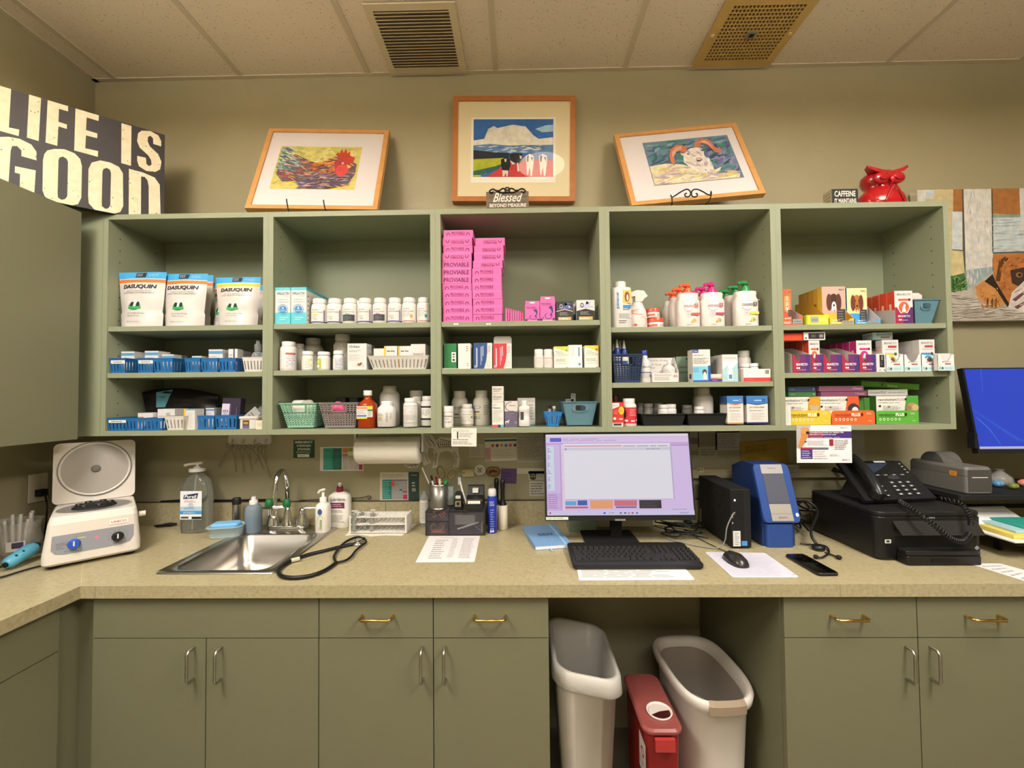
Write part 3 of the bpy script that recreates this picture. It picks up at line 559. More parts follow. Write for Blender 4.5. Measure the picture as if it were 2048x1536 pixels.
bottle(845, 872, 792, -.235, z3, [('r', 0, 1, 0, 1, 'f0ece8'), ('r', 0, 1, .78, .9, '2c3040'), ('r', 0, 1, .0, .12, '3a3444'), ('l', .1, .7, .25, .7, 5, '888')], 'white bottle with black-banded label half behind the panel', g, prof=TALL, lab=(.2, .72), yb=852)
# ---------------------------------------------------------------- unit 3
z1, z2, z3 = SZ[2]
PNK = mat('print_pink', 'e868ae', .5); DPK = '5c1c50'
ORD = ['topmost', 'second from top', 'third from top', 'fourth from top', 'fifth from top', 'sixth from top', 'seventh from top', 'eighth from top', 'ninth from top', 'tenth from top', 'eleventh from top', 'bottom one']
def stack(xs, ytop, ys, kinds, which):
    n = len(xs); H = onY(xs[0]+29, ytop, -.272).z-z1; hb = H/n
    for i, (x, k) in enumerate(zip(xs, kinds)):
        a = onY(x, ys[i], -.272).x; b = onY(x+58.5, ys[i], -.272).x; w = b-a; h = hb-.0006
        m = MB().box(-w/2, w/2, 0, .115, 0, h, PNK)
        big = [('t', 'PROVIABLE', .07, .92, .20, .78, DPK, .02)]
        sm = [('t', 'PROVIABLE', .27, .72, .44, .80, DPK, .015), ('r', .27, .72, .33, .37, DPK)]
        la = [('a', .16, .40, .062, .27, .36, -30, 220, DPK)]; ra = [('a', .83, .40, .062, .27, .36, -30, 220, DPK)]
        ops = {'B': big, 'N': sm+la+ra, 'L': sm+la, 'I': sm+la+ra, 'J': sm+la}[k]
        f = plane(-w/2, 0, w, h, 0)
        if k in 'IJ': f0 = f; f = lambda u, v, l: f0(1-u, 1-v, l)
        deco(m, ops, f); m.box(-w/2-.0002, w/2+.0002, -.0002, .0005, h-.0006, h+.0002, 'f6a6da')
        o = m.done('pink_box', None, ((a+b)/2, -.272+random.uniform(0, .003), z1+(n-1-i)*hb)); tag(o, 'bright pink flat box, %s in the %s pink stack' % (ORD[i] if i < n-1 else 'bottom one', which), 'box', 'stacked pink boxes')
off = lambda L: [870+v/5.85 for v in L]
yl = [468, 484, 499, 515, 531, 547, 562, 577, 592, 608, 623, 637]
stack(off([100, 88, 95, 84, 84, 82, 80, 85, 90, 90, 95, 95]), 460, yl, 'NINIBBBNNNNN', 'left')
stack(off([473, 458, 457, 445, 435, 433, 435, 440, 445, 445, 443]), 475.6, yl[1:], 'JJJJLLLLLLL', 'right')
m = MB(); p = onY(1006, 510, -.15); m.box(0, .02, 0, .09, 0, .085, 'a8487e'); m.box(-.0005, .0205, -.0004, 0, 0, .003, '2a1428')
o = m.done('pink_box', None, (p.x+.003, -.15, z1+.165)); o.location.z = z1+.0; bpy.data.objects.remove(o)
for i in range(8):
    a = onY(1011+i*4.6, 617, -.27+i*.004); h = onY(1011, 616+i*.7, -.27).z-z1
    m = MB().box(0, .0068, 0, .07, 0, h, PNK); deco(m, [('d', .5, .93, .25, .03, DPK), ('r', .9, 1, 0, 1, 'd860a8')]+([('d', .5, .1+.25*k, .22, .03, DPK) for k in range(3)] if i == 1 else []), plane(0, 0, .0068, h, 0)); deco(m, [('r', .1, .9, .1, .9, 'f090cc')], sideR(.0068, 0, 0, .07, h))
    tag(m.done('pink_packet', None, (a.x, a.y, z1)), 'thin pink packet standing on edge beside the pink stacks, ' + ['leftmost', 'second from left', 'third from left', 'fourth from left', 'fourth from right', 'third from right', 'second from right', 'rightmost'][i], 'packet', 'thin pink packets')
for x0, x1, yt, l in [(1050, 1079, 602, 'shorter left one'), (1080, 1110, 593, 'taller right one')]:
    carton(x0, x1, yt+7, -.27, z1, .05, PNK, [('r', 0, .06, 0, .99, 'e066b0'), ('t', 'PROVIABLE', .1, .75, .78, .86, DPK), ('r', .1, .95, .745, .755, DPK), ('a', .56, .25, .25, .15, .2, 120, 420, '3b3a8a'), ('p', [(.62, .25), (.78, .42), (.72, .56), (.58, .62), (.62, .7), (.78, .72), (.84, .64), (.86, .45), (.74, .26)], '33347e'), ('d', .08, .07, .08, .06, '3b2a6a'), ('d', .9, .1, .08, .05, '3b2a6a'), ('d', .2, .16, .04, .03, '5c1c50'), ('r', .15, .8, -.0, .04, 'f2dce8')],
        'bright pink hanging-tab carton with dark blue swirl, '+l, 'pink hanging-tab cartons')
    X, w, h = base_at(x0, x1, yt, -.27, z1); h0 = base_at(x0, x1, yt+7, -.27, z1)[2]; m = MB(); frame = [(-w/2+.001, h0), (w/2-.001, h0), (w/2-.002, h), (-w/2+.002, h)]
    m.prism(frame, 0, .0006, PNK, 'y'); deco(m, [('r', .3, .7, .25, .75, '8a8a80'), ('r', .34, .66, .35, .65, 'f0f0ec')], plane(-w/2, h0, w, h-h0, 0)); o = m.done('hang_tab', bpy.data.objects[[q.name for q in bpy.data.objects if q.name.startswith('carton')][-1]], (0, -.025, 0))
g = 'dark and white supplement boxes on the pink shelf'
PF = lambda top, c: [('p', [(0, .62), (1, .62), (.55, .95), (.9, .9), (.5, .78)], c), ('a', .3, .75, .1, .12, .5, 0, 360, top), ('d', .78, .72, .05, .06, 'c8c8d0'), ('p', [(0, .5), (.5, .62), (1, .5), (1, .47), (.5, .58), (0, .47)], 'd8d0c0'), ('l', .2, .8, .28, .46, 3, 'b8b0a0'), ('r', .12, .88, .04, .2, 'd8a860'), ('t', 'FortiFlora', .16, .7, .08, .16, 'f8f0e0', .02)]
carton(1112, 1146, 603, -.268, z1, .05, '34343a', PF('9a9ab0', '5a64a0'), 'dark grey box with gold label on the pink-box shelf', g)
carton(1146, 1153, 608, -.22, z1, .05, CARD, [('r', 0, 1, 0, .45, '222')], 'narrow white and black box edge behind the two gold-label boxes', g)
carton(1153, 1189, 600, -.268, z1, .05, CARD, [('r', 0, 1, 0, .5, '2c2a2c'), ('p', [(0, .5), (1, .5), (.5, .6)], '2c2a2c')]+PF('5a5a70', 'b8b8d8'), 'white box with black lower half and gold label, right on the pink-box shelf', g)
for px, l in ((912, 'left'), (977, 'right')):
    X, w, h = base_at(px-10, px+10, 641, YU-.001, z1); p = onY(px, 648, YU+.003); m = MB().box(-.0095, .0095, 0, .0006, -.003, .003, 'e8e4da'); deco(m, [('r', .35, .65, .4, .6, '444')], plane(-.0095, -.003, .019, .006, 0))
    tag(m.done('price_label', None, (p.x, YU+.0032, p.z)), 'tiny white shelf-edge label under the %s pink stack' % l, 'label', 'shelf-edge labels')
g = 'cartons on the middle shelf of the middle unit'
carton(888, 913, 687, -.255, z2, .06, mat('print_green', '2f7a48', .5), [('r', .6, .95, .28, .66, 'e8e4dc'), ('r', .68, .86, .32, .40, '333'), ('r', .68, .86, .46, .5, '333'), ('r', .68, .86, .55, .6, '333')], 'green carton with white barcode label', g)
carton(916, 941, 687, -.262, z2, .06, 'e4dcd8', [('l', .7, .85, .1, .25, 2, '7a4a5a'), ('l', .65, .85, .68, .92, 3, '7a4a5a')], 'plain off-white carton between the green and the blue ones', g)
LF = [('l', .10, .9, .1, .9, 1, 'fff')]
def swoop(c): return [('p', [(0, 0), (.56, 0), (.68, .3), (.74, .65), (.74, 1), (0, 1)], c), ('r', .14, .17, .05, .82, 'cdd8ea'), ('r', .19, .21, .08, .8, 'cdd8ea'), ('r', .38, .40, .15, .86, 'cdd8ea'), ('r', .44, .46, .3, .86, 'cdd8ea'), ('r', .50, .53, .5, .9, 'cdd8ea'), ('t', 'RX', .05, .12, .04, .14, 'fff'), ('l', .80, .92, .62, .9, 4, '7a5a8a'), ('a', .8, .2, .09, .1, .25, 0, 300, 'd8cfa0')]
carton(947, 984, 686, -.268, z2, .05, CARD, swoop('2c4f86'), 'white carton with deep blue side panel', g)
carton(986, 1023, 687, -.268, z2, .05, CARD, swoop('c43a44'), 'white carton with red panel and its flap open', g)
X, w, h = base_at(986, 1022, 672, -.24, z2); h0 = base_at(986, 1022, 687, -.24, z2)[2]
o = MB().prism([(-w/2, 0), (w/2, 0), (w/2, (h-h0)*.75), (w/2-.006, h-h0), (-w/2+.006, h-h0), (-w/2, (h-h0)*.75)], 0, .0008, 'b8b2a6', 'y').done('flap', bpy.data.objects[[q.name for q in bpy.data.objects if q.name.startswith('carton')][-1]], (0, .02, h0+.001))
X, w, h = base_at(883, 916, 735, -.28, z2); m = MB().loft([[(-w/2, -.003, 0), (w/2, -.003, 0), (w/2, .012, .001), (-w/2, .012, .001)], [(-w/2, -.003, .003), (w/2, -.003, .002), (w/2, .012, .003), (-w/2, .012, .004)]], mat('pale_green_card', 'b8ccb4', .4)); tag(m.done('card_strip', None, (X, -.277, z2)), 'thin pale green strip lying in front of the green carton', 'card')
for x0, x1, c, l in [(1068, 1087, '9ad', 'teal lettered, left of the pair'), (1087, 1106, 'd05a3a', 'orange lettered, right of the pair')]:
    bottle(x0, x1, 699, -.262, z2, [('t', 'Clavamox', .12, .8, .78, .9, c, .01), ('l', .15, .8, .1, .7, 6, 'aaa')], 'small white tablet bottle, '+l, 'small bottle pair', prof=[(.95, 0), (1, .02), (1, .62), (.97, .66), (.9, .68)], capr=.93)
YEL = lambda d: [('p', [(0, .92), (.25, .9), (1, .72), (1, 1), (0, 1)], 'f0cc4a'), ('d', .85, .82, .08, .04, d), ('t', 'Metacam', .1, .55, .72, .79, '4a8ab0'), ('l', .1, .9, .62, .7, 2, '5a7aa0'), ('p', [(0, .55), (.5, .55), (1, .6), (1, .64), (.5, .58), (0, .57)], 'f0d070'), ('l', .1, .9, .28, .44, 3, '999'), ('r', .1, .9, .2, .215, 'e8c850'), ('r', .8, .95, .01, .03, '777')]
carton(1108, 1137, 693, -.268, z2, .05, 'f2ebe0', YEL('4ab0a0'), 'white carton with yellow top and teal emblem', g, side=[('l', .2, .8, .2, .8, 8, 'c8c0b0')])
carton(1137, 1164, 690, -.266, z2, .05, 'f2ebe8', [('l', .2, .45, .5, .95, 9, 'bbb'), ('r', .72, .82, .5, .9, '5a8ab0'), ('d', .8, .16, .09, .06, '4a9aa8')], 'white carton with vertical blue lettering, between two yellow-topped ones', g)
carton(1169, 1197, 691, -.268, z2, .05, 'f2ebe0', YEL('b85a3a'), 'white carton with yellow top and dark red emblem, rightmost', g)
g = 'bottles on the lowest shelf of the middle unit'
bottle(903, 936, 782, -.15, z3, [('t', 'VetriFlex', .1, .8, .72, .9, '5a5650'), ('r', 0, 1, .25, .28, '444'), ('r', .3, .5, .42, .48, '444')], 'large grey-white bottle at the back left, lowest shelf of middle unit', g, body=GR, cap=GR, prof=PACK, capr=.72, labc=None)
bottle(946, 979, 781, -.17, z3, [('o', .3, .82, .2, .09, .12, '555'), ('l', .62, .9, .4, .95, 5, '777'), ('r', .15, .45, .55, .6, '222'), ('r', .28, .5, .4, .47, 'd8b83a'), ('l', .1, .5, .2, .36, 2, '666')], 'large grey-white bottle with oval logo and yellow mark', g, body=GR, cap=GR, prof=PACK, capr=.72, labc=None)
bottle(920, 947, 808, -.20, z3, [('t', 'Amoxi', .3, .75, .8, .9, '555'), ('d', .82, .6, .06, .08, '3a8a6a'), ('l', .2, .85, .2, .7, 5, 'aaa'), ('r', 0, 1, 0, .03, 'b05050')], 'medium white bottle with green dot in front of the two large ones', g, body=WH2, cap=WH2, prof=PILL, capr=.8, labc='e4dfd4')
bottle(886, 906, 812, -.278, z3, [('t', 'Prednisone', .08, .92, .72, .84, '222', .01), ('l', .3, .7, .5, .68, 2, '888'), ('t', 'ACES', .3, .7, .28, .4, '444'), ('p', [(.6, .05), (.95, .05), (.95, .2)], '111')], 'small white bottle with black lettering at front left corner', g, prof=[(.95, 0), (1, .02), (1, .70), (.94, .72), (.9, .74)], capr=1.04, lab=(.05, .68))
g = 'grey and white liquid-medicine cartons'
BX = lambda: [('l', .08, .4, .86, .92, 1, '777'), ('t', 'Metronidazl', .1, .82, .58, .72, '3a3a3a', .01), ('l', .1, .8, .25, .5, 3, '888')]
for y0, y1, l in [(772.5, 787.5, 'top'), (788, 804, 'middle')]: carton(984, 1007, y0, -.262, z3, .06, 'd2cdc4', BX(), 'small grey-white carton, %s of the narrow stack' % l, g, yb=y1)
carton(984, 1007, 804.5, -.262, z3, .06, 'e2ded6', [('r', 0, .5, .0, .1, 'c85a58'), ('r', .5, .74, 0, .1, '2a3460'), ('r', .74, 1, 0, .1, '6ab0b8'), ('t', 'Metacam', .08, .72, .74, .82, '444'), ('l', .08, .9, .2, .7, 8, 'aaa'), ('l', .05, .45, .86, .94, 2, '999')], 'tall white carton with red navy teal stripe, base of the narrow stack', g)
carton(1009, 1035, 802, -.255, z3, .06, '675d74', [('r', 0, 1, .6, 1, 'cfc9c4'), ('a', .55, .78, .5, .19, .1, 90, 290, '2e2438'), ('t', 'Metacam', .35, .85, .80, .86, '444'), ('p', [(.05, .12), (.05, .22), (.28, .24), (.34, .3), (.36, .24), (.3, .2), (.3, .12), (.26, .12), (.25, .18), (.1, .18), (.09, .12)], 'e8e4ea'), ('o', .85, .17, .07, .04, .3, 'c8c0d0'), ('l', .1, .8, .35, .55, 3, '8a8098')], 'purple and grey carton with white dog silhouette', g)
carton(1035, 1070, 796, -.20, z3, .06, 'c9c5bd', [('r', .02, .98, .86, .98, 'b5b1a9'), ('l', .65, .95, .2, .8, 6, '8a8a86'), ('r', .7, 1, 0, .06, '6ab0b8')], 'wide grey-white carton behind the white squeeze bottle', g)
bottle(1037, 1060, 801, -.268, z3, [('r', .12, .42, .15, .9, '2c2824'), ('l', .15, .4, .2, .8, 5, '777')], 'white squeeze bottle with a dark strip label', 'squeeze bottle', prof=[(.93, 0), (1, .03), (1, .30), (.92, .34), (.92, .56), (1, .60), (1, .70), (.9, .76), (.45, .8), (.45, .84)], capr=.5, capz=.83, sq=1.5, lab=(.2, .6), labc=None, yb=853)
basket(1088, 1125, 824, -.262, z3, .12, PL('2f7fc4', .35), 'small bright blue basket holding clear vials, lowest shelf', group='small bright blue basket', n=6, taper=.2, yb=853)
for i, (x, y, l) in enumerate([(1094, 812, 'left'), (1108, 813, 'centre'), (1117, 817, 'right')]):
    p = onY(x, y, -.215+.012*i); hh = p.z-z3-.003; t = thing('glass_vial', 'clear vial standing in the bright blue basket, %s of three' % l, 'vial', (p.x, p.y, z3+.003), 0, 'clear vials'); MB().lathe([(.008, 0), (.009, hh*.6), (.006, hh*.7), (.006, hh*.85)], CLR).done('body', t); MB().lathe([(.0068, hh*.85), (.0068, hh)], PL('cfcbc6') if i else BLK).done('cap', t)
TEAL = PL('5e8492', .45)
basket(1125, 1195, 803, -.262, z3, .15, TEAL, 'grey-blue solid basket with oval handle hole, lowest shelf of middle unit', kind='solid', taper=.2, yb=851)
for i, (x0, x1, yt, l) in enumerate([(1142, 1151, 789, 'upright'), (1131, 1147, 800, 'flat')]):
    X, w, h = base_at(x0, x1, yt, -.18, z3+.003); m = MB().box(-w/2, w/2, 0, .003, 0, h, CLR); deco(m, [('l', .2, .9, .7, .98, 4, '333')], plane(-w/2, 0, w, h, 0)); tag(m.done('ruler', None, (X, -.18, z3+.003)), '%s clear marked strip sticking out of the grey-blue basket' % l, 'ruler')
# ---------------------------------------------------------------- unit 4
z1, z2, z3 = SZ[3]
PAN = [('t', 'panacur', 0, 1, 0, 1, '3a86b8')]
t = bottle(1219, 1260, 565, -.274, z1, [('r', .52, .95, .60, .93, 'e8b85a'), ('d', .74, .76, .13, .13, '8a3a22'), ('d', .76, .74, .05, .08, 'f0e0d0'), ('r', .52, .95, .47, .55, '3a86b8'), ('l', .5, .9, .42, .46, 1, '555'), ('r', .3, .9, .22, .34, 'bbb'), ('l', .32, .88, .23, .33, 6, '777'), ('l', .3, .8, .08, .18, 2, '666')],
    'tall white powder bottle with dog picture, left end of the pump bottle shelf', 'tall bottle', prof=[(.96, 0), (1, .02), (1, .82), (.97, .85), (.7, .86), (.6, .87)], capr=.58, sq=1.5, lab=(.02, .84), labc=None, capz=.86)
X, w, h = base_at(1219, 1260, 565, -.26, z1)
m = MB(); f = lambda u, v, l: (-w*.24-v*.0, -w/2-.0012-l, 0); vs, fs = glyphs('panacur', .015, 0); m.add([(-w*.13-y*w*.15, -w/2-.0018, h*(.42+.36*x)) for x, y in vs], fs, '3a86b8'); m.done('lettering', t)
# spray bottle
X, w, h = base_at(1259, 1297, 578, -.262, z1); SW = PL('dcd4d0', .3); t = thing('spray_bottle', 'white trigger spray bottle with orange swirls', 'bottle', (X, -.236, z1))
m = MB().lathe([(w*.46, 0), (w*.5, .03*h), (w*.5, .3*h), (w*.45, .45*h), (w*.3, .62*h), (w*.22, .70*h)], SW, sy=.6); m.done('body', t)
deco_ = MB(); deco(deco_, [('a', .6, .8, .55, .14, .15, 90, 280, 'd86a48'), ('d', .3, .12, .1, .06, 'c05a40'), ('a', .5, .3, .45, .27, .06, -60, 80, 'd88a6a'), ('l', .3, .7, .75, .85, 2, 'e09a7a')], cylF(w*.5+.0008, .02*h, .5*h, -60, 60, .62), curved=True); deco_.done('label', t)
m = MB().prism([(-w*.42, .82*h), (-w*.40, .94*h), (-w*.05, h), (w*.32, .98*h), (w*.52, .84*h), (w*.34, .78*h), (w*.22, .7*h), (-w*.16, .7*h), (-w*.14, .84*h)], -.011, .011, SW, 'y'); m.prism([(-w*.42, .82*h), (-w*.30, .84*h), (-w*.28, .70*h), (-w*.36, .58*h), (-w*.44, .58*h), (-w*.38, .7*h)], -.006, .006, SW, 'y'); m.done('trigger_head', t)
for x0, x1, yt, yb, l in [(1296, 1323, 616, 635, 'upper'), (1297, 1332, 635, 655, 'lower')]:
    zz = z1 if l == 'lower' else onY(1310, 635, -.25).z+.001; X, w, h = base_at(x0, x1, yt, -.25, zz); r = w/2
    t = thing('ointment_jar', 'round white jar with orange-red lid, %s of two stacked' % l, 'jar', (X, -.25+r*.9, zz), 0, 'jars with red lids'); MB().lathe([(r*.92, 0), (r*.96, h*.1), (r*.96, h*.6), (r*.9, h*.62)], SW).done('body', t); MB().lathe([(r, h*.6), (r, h*.85), (r*.93, h)], PL('dc5038', .3)).done('lid', t)
    m = MB(); deco(m, [('r', 0, .5, .2, .6, 'd0685a'), ('l', .6, .9, .2, .7, 2, '999')], cylF(r*.96+.0006, h*.08, h*.5), curved=True); m.done('label', t)
def pump(px0, px1, yb_, yt, Y, col, acc, label, g, txt=True, tilt=0):
    X, w, hb = base_at(px0, px1, yb_, Y, z1); H = base_at(px0, px1, yt, Y, z1)[2]; t = thing('pump_bottle', label, 'bottle', (X, Y+w*.3, z1), R(tilt), g); PC = PL(col, .3)
    m = MB().lathe([(.49*w, 0), (.5*w, .02*hb), (.5*w, .76*hb), (.46*w, .80*hb), (.43*w, .86*hb), (.45*w, .96*hb), (.43*w, hb)], SW, sy=.6, sq=.8, seg=32); m.done('body', t)
    if txt:
        m = MB(); deco(m, [('r', 0, 1, .99, 1, 'c8bcb4'), ('t', 'DOUXO', .18, .66, .77, .87, acc, .02), ('t', 'S3', .68, .88, .75, .92, acc, .03), ('o', .38, .5, .13, .12, .08, '9a9490'), ('t', 'S3', .33, .42, .46, .54, '777'), ('r', .52, .95, .44, .54, acc if col != '2f8a4a' else 'c8d840'), ('l', .3, .6, .04, .1, 1, '999'), ('p', [(.5, .16), (.68, .36), (.64, .16)], 'd8a848' if col != '2f8a4a' else 'b8c838'), ('p', [(.72, .18), (.7, .34), (.82, .22)], 'e8c088' if col[0] == 'e' else 'a8b840'), ('a', .4, .75, .25, .14, .07, 190, 330, acc)],
             plane(-w*.43, .02*hb, w*.88, .72*hb, -w*.3-.0012)); m.done('label', t)
    m = MB().lathe([(.20*w, hb), (.20*w, hb+.012), (.15*w, hb+.018), (.15*w, hb+.022)], PC); m.lathe([(.008, hb+.018), (.008, H-.006)], PC); m.lathe([(.0, H-.012), (.012, H-.010), (.012, H-.003), (.008, H)], PC)
    m.tube([(.004, 0, H-.004), (-.022, -.014, H-.006), (-.034, -.022, H-.008), (-.038, -.025, H-.014)], .0055, PC, rs=[.010, .007, .006, .0045]); m.done('pump', t)
for i in (2, 1, 0):
    for x0, x1, yb_, yt, col, acc, nm in [(1357, 1403, 585, 566, 'e8603a', 'b85a40', 'orange'), (1405, 1453, 584, 564, 'd8287e', 'a8486a', 'magenta'), (1473, 1521, 581, 561, '2f8a4a', '3a3a3e', 'green')]:
        s = 1
        a = onY(x0, yb_, -.268).x; 
        pump(x0, x1, yb_, yt, -.268, col, acc, 'white pump bottle with %s pump, %s' % (nm, ['front of its row', 'second of its row', 'last and deepest of its row'][i]), 'white pump bottles', i == 0)
        o = [q for q in bpy.data.objects if q.name.startswith('pump_bottle')][-1]; o.location.y += i*.068; o.location.x -= i*.004
# middle shelf
NAVY = PL('2a3a5a', .45)
basket(1222, 1284, 708, -.279, z2, .16, NAVY, 'dark navy woven-pattern basket with dropper bottles', kind='weave', taper=.1, n=5, rows=7)
for i, (x, y, yy, l) in enumerate([(1226, 686, -.18, 'back left'), (1240, 681, -.18, 'back right'), (1234, 678, -.235, 'front left'), (1248, 680, -.235, 'front right')]):
    X, w, h = base_at(x-9, x+9, y, yy, z2+.003); r = w/2; t = thing('dropper_bottle', 'white bottle with blue collar and pointed tip in the navy basket, '+l, 'bottle', (X+.004, yy+r, z2+.003), 0, 'blue-collared dropper bottles')
    MB().lathe([(r, 0), (r, h*.58), (r*.8, h*.64)], WHT).done('body', t); MB().lathe([(r*.75, h*.64), (r*.7, h*.74), (r*.45, h*.8)], PL('27408a', .3)).done('collar', t); MB().lathe([(r*.4, h*.8), (r*.12, h)], WH2).done('tip', t)
    m = MB(); deco(m, [('r', .2, .7, .2, .5, '3a5aa0')], cylF(r+.0005, h*.4, h*.2), curved=True); m.done('label', t)
bottle(1276, 1301, 701, -.262, z2, [('t', 'Epi-Otic', .3, .9, .75, .9, '3a5aa0', .01), ('r', .1, .95, .45, .5, '3a4a90'), ('l', .2, .8, .1, .4, 4, '999'), ('r', .7, .95, .15, .35, '777')], 'white ear-cleaner bottle with blue cap', 'ear bottle', cap=PL('2838a0', .3), prof=[(.95, 0), (1, .02), (1, .58), (.9, .65), (.5, .74), (.45, .86)], capr=.5, capz=.84, lab=(.08, .56), labc=None)
X, w, h = base_at(1303, 1357, 713, -.262, z2)
m = MB(); Hf = h*.36; m.box(-w/2, w/2, 0, .001, 0, Hf, CARD).box(-w/2, w/2, .06, .061, 0, h, CARD).box(-w/2, w/2, 0, .06, 0, .001, CARD)
for sx in (-1, 1): m.prism([(0, 0), (.06, 0), (.06, h), (.045, h), (0, Hf)], sx*w/2-(.001 if sx > 0 else 0), sx*w/2+(0 if sx > 0 else .001), CARD, 'x')
deco(m, [('t', 'Phenobarbital Drops', .1, .72, .68, .86, '8a5a62'), ('l', .1, .7, .2, .6, 3, '888'), ('t', '45', .78, .95, .5, .8, 'b83a30')], plane(-w/2, 0, w, Hf, 0)); deco(m, [('t', 'Good for 30 days', .08, .8, .84, .93, '777', 0, .2), ('t', 'from 1st use', .08, .55, .7, .77, '777', 0, .2), ('t', 'opened', .1, .3, .56, .63, '777', 0, .2)], plane(-w/2, 0, w, h, .06))
tag(m.done('open_carton', None, (X, -.262, z2)), 'open-fronted white carton with handwriting on its back panel', 'box')
bottle(1326, 1349, 721, -.244, z2+.0015, [('l', .2, .8, .5, .9, 3, '888')], 'white squeeze bottle standing inside the open white carton', 'bottle in open carton', prof=[(.95, 0), (1, .02), (1, .6), (.9, .68), (.35, .78), (.35, .82)], capr=.38, capz=.82)
carton(1352, 1378, 713, -.19, z2, .03, '7d9480', [('l', .2, .9, .3, .7, 2, '5a6a5c'), ('r', .75, .9, .88, .96, '3a4a3c')], 'dull green carton behind the open white carton', 'green', rz=0)
carton(1385, 1420, 699, -.27, z2, .05, CARD, [('r', .0, .33, .90, 1, '2b3f8a'), ('t', 'Virbac', .05, .28, .93, .97, 'fff'), ('l', .05, .7, .8, .84, 1, '333'), ('l', .05, .9, .56, .75, 4, '777'), ('r', .0, .86, .02, .48, '7cc4e0'), ('r', .86, 1, .0, .5, '2850a8'), ('r', 0, 1, 0, .05, '2850a8'), ('d', .66, .3, .13, .09, '5a3a2c'), ('p', [(.56, .08), (.6, .3), (.72, .3), (.8, .08)], 'e8dcd0'), ('l', .03, .4, .3, .45, 3, '4a8ab0')], 'tall white and sky-blue carton with dog picture and blue corner', 'ear carton', side=[('r', .3, .7, .1, .25, '555')])
carton(1421, 1444, 748, -.262, z2, .06, CARD, [('r', 0, 1, 0, .42, '4a3a8a'), ('p', [(0, .5), (1, .35), (1, .6), (0, .6)], 'd8b860'), ('r', .1, .6, .1, .3, '8a5a9a')], 'low white and purple box between the dog carton and the drop-bottle carton', 'low box')
X, w, h = base_at(1420, 1432, 728, -.235, z2); m = MB().prism([(-w/2, 0), (w*.8, 0), (w*.2, h), (-w*.2, h)], 0, .02, 'a9a9a6', 'y'); tag(m.done('foil_packet', None, (X, -.190, z2)), 'grey packet leaning behind the low purple box', 'packet')
carton(1432, 1460, 711, -.20, z2, .05, 'd8d4cc', [], 'grey-white carton hidden behind the carton with the drop-bottle picture', 'drop cartons')
carton(1444, 1475, 709, -.268, z2, .05, CARD, [('r', 0, 1, 0, .72, 'a8ccd0'), ('p', [(0, .45), (.3, .6), (.5, .4), (1, .7), (1, .76), (0, .76)], 'e4ecec'), ('t', 'Cyclosporine', .08, .9, .84, .9, '8aa'), ('r', .36, .66, .06, .40, 'f4f4f4'), ('p', [(.36, .4), (.66, .4), (.6, .48), (.56, .6), (.46, .6), (.42, .48)], 'f4f4f4'), ('r', .4, .62, .1, .26, '5a8ab0'), ('a', .2, .4, .12, .15, .1, 0, 360, 'e8f4f4')], 'white and aqua carton picturing a small drop bottle', 'drop cartons')
g = 'white capped bottles behind the red-striped carton'
bottle(1474, 1500, 702, -.18, z2, [('l', .4, .9, .5, .9, 3, '777'), ('r', .1, .3, .4, .8, 'b8a050')], 'grey-white bottle standing tall behind the two short white ones', g, body=GR, cap=GR, labc=None)
bottle(1476, 1498, 728, -.225, z2, [('l', .2, .8, .3, .9, 4, 'aaa')], 'short white bottle, left of two behind the red-striped carton', g, prof=PILL, capr=.95)
bottle(1497, 1516, 727, -.225, z2, None, 'short white bottle, right of two behind the red-striped carton', g, prof=PILL, capr=.95)
carton(1487, 1541, 738, -.272, z2, .04, 'ece4dc', [('r', 0, 1, 0, .3, 'd8403c'), ('r', .78, .94, .58, .95, 'cfcac2'), ('r', .80, .82, .6, .92, '333'), ('r', .84, .87, .6, .92, '333'), ('r', .89, .92, .6, .92, '333'), ('l', .1, .4, .1, .2, 1, 'e88')], 'long white carton with a red bottom stripe, right end of middle shelf', 'red stripe', rz=0)
# lowest shelf
bottle(1222, 1240, 790, -.215, z3, None, 'brown-red bottle hidden behind the red chewables box', 'red bottle', body=PL('7a2a24', .3), cap=PL('5a2a24', .4))
carton(1219, 1242, 805, -.277, z3, .05, 'cc3430', [('p', [(0, .72), (.62, .84), (.62, .98), (0, .98)], 'f0ece6'), ('t', 'VetIQ', .05, .5, .83, .92, 'b03030'), ('d', .80, .66, .24, .17, 'eebc30'), ('t', '60ct', .66, .94, .62, .69, '7a3a20'), ('l', .05, .6, .5, .68, 3, 'e89a90'), ('d', .2, .33, .13, .06, 'f4dcd8'), ('r', .6, .9, .28, .34, 'f0b8b0'), ('r', .0, .92, 0, .15, 'f0ece6'), ('r', .1, .8, .03, .13, '444')], 'red box with yellow circle, left end of lowest shelf', 'red box')
bottle(1243, 1272, 797, -.274, z3, [('r', 0, 1, 0, 1, 'c8303a'), ('o', .2, .6, .1, .25, .99, '3a1a20'), ('l', .45, .85, .45, .92, 5, 'f0b0b4'), ('d', .27, .18, .1, .07, 'f4e0e0'), ('r', .5, .7, .1, .2, 'f0c8cc'), ('d', .85, .2, .06, .07, 'f4e0e0')], 'white bottle with large red wraparound label', 'red label bottle', prof=[(.94, 0), (1, .03), (1, .74), (.95, .78), (.78, .82), (.78, .84)], capr=.8, lab=(.1, .68))
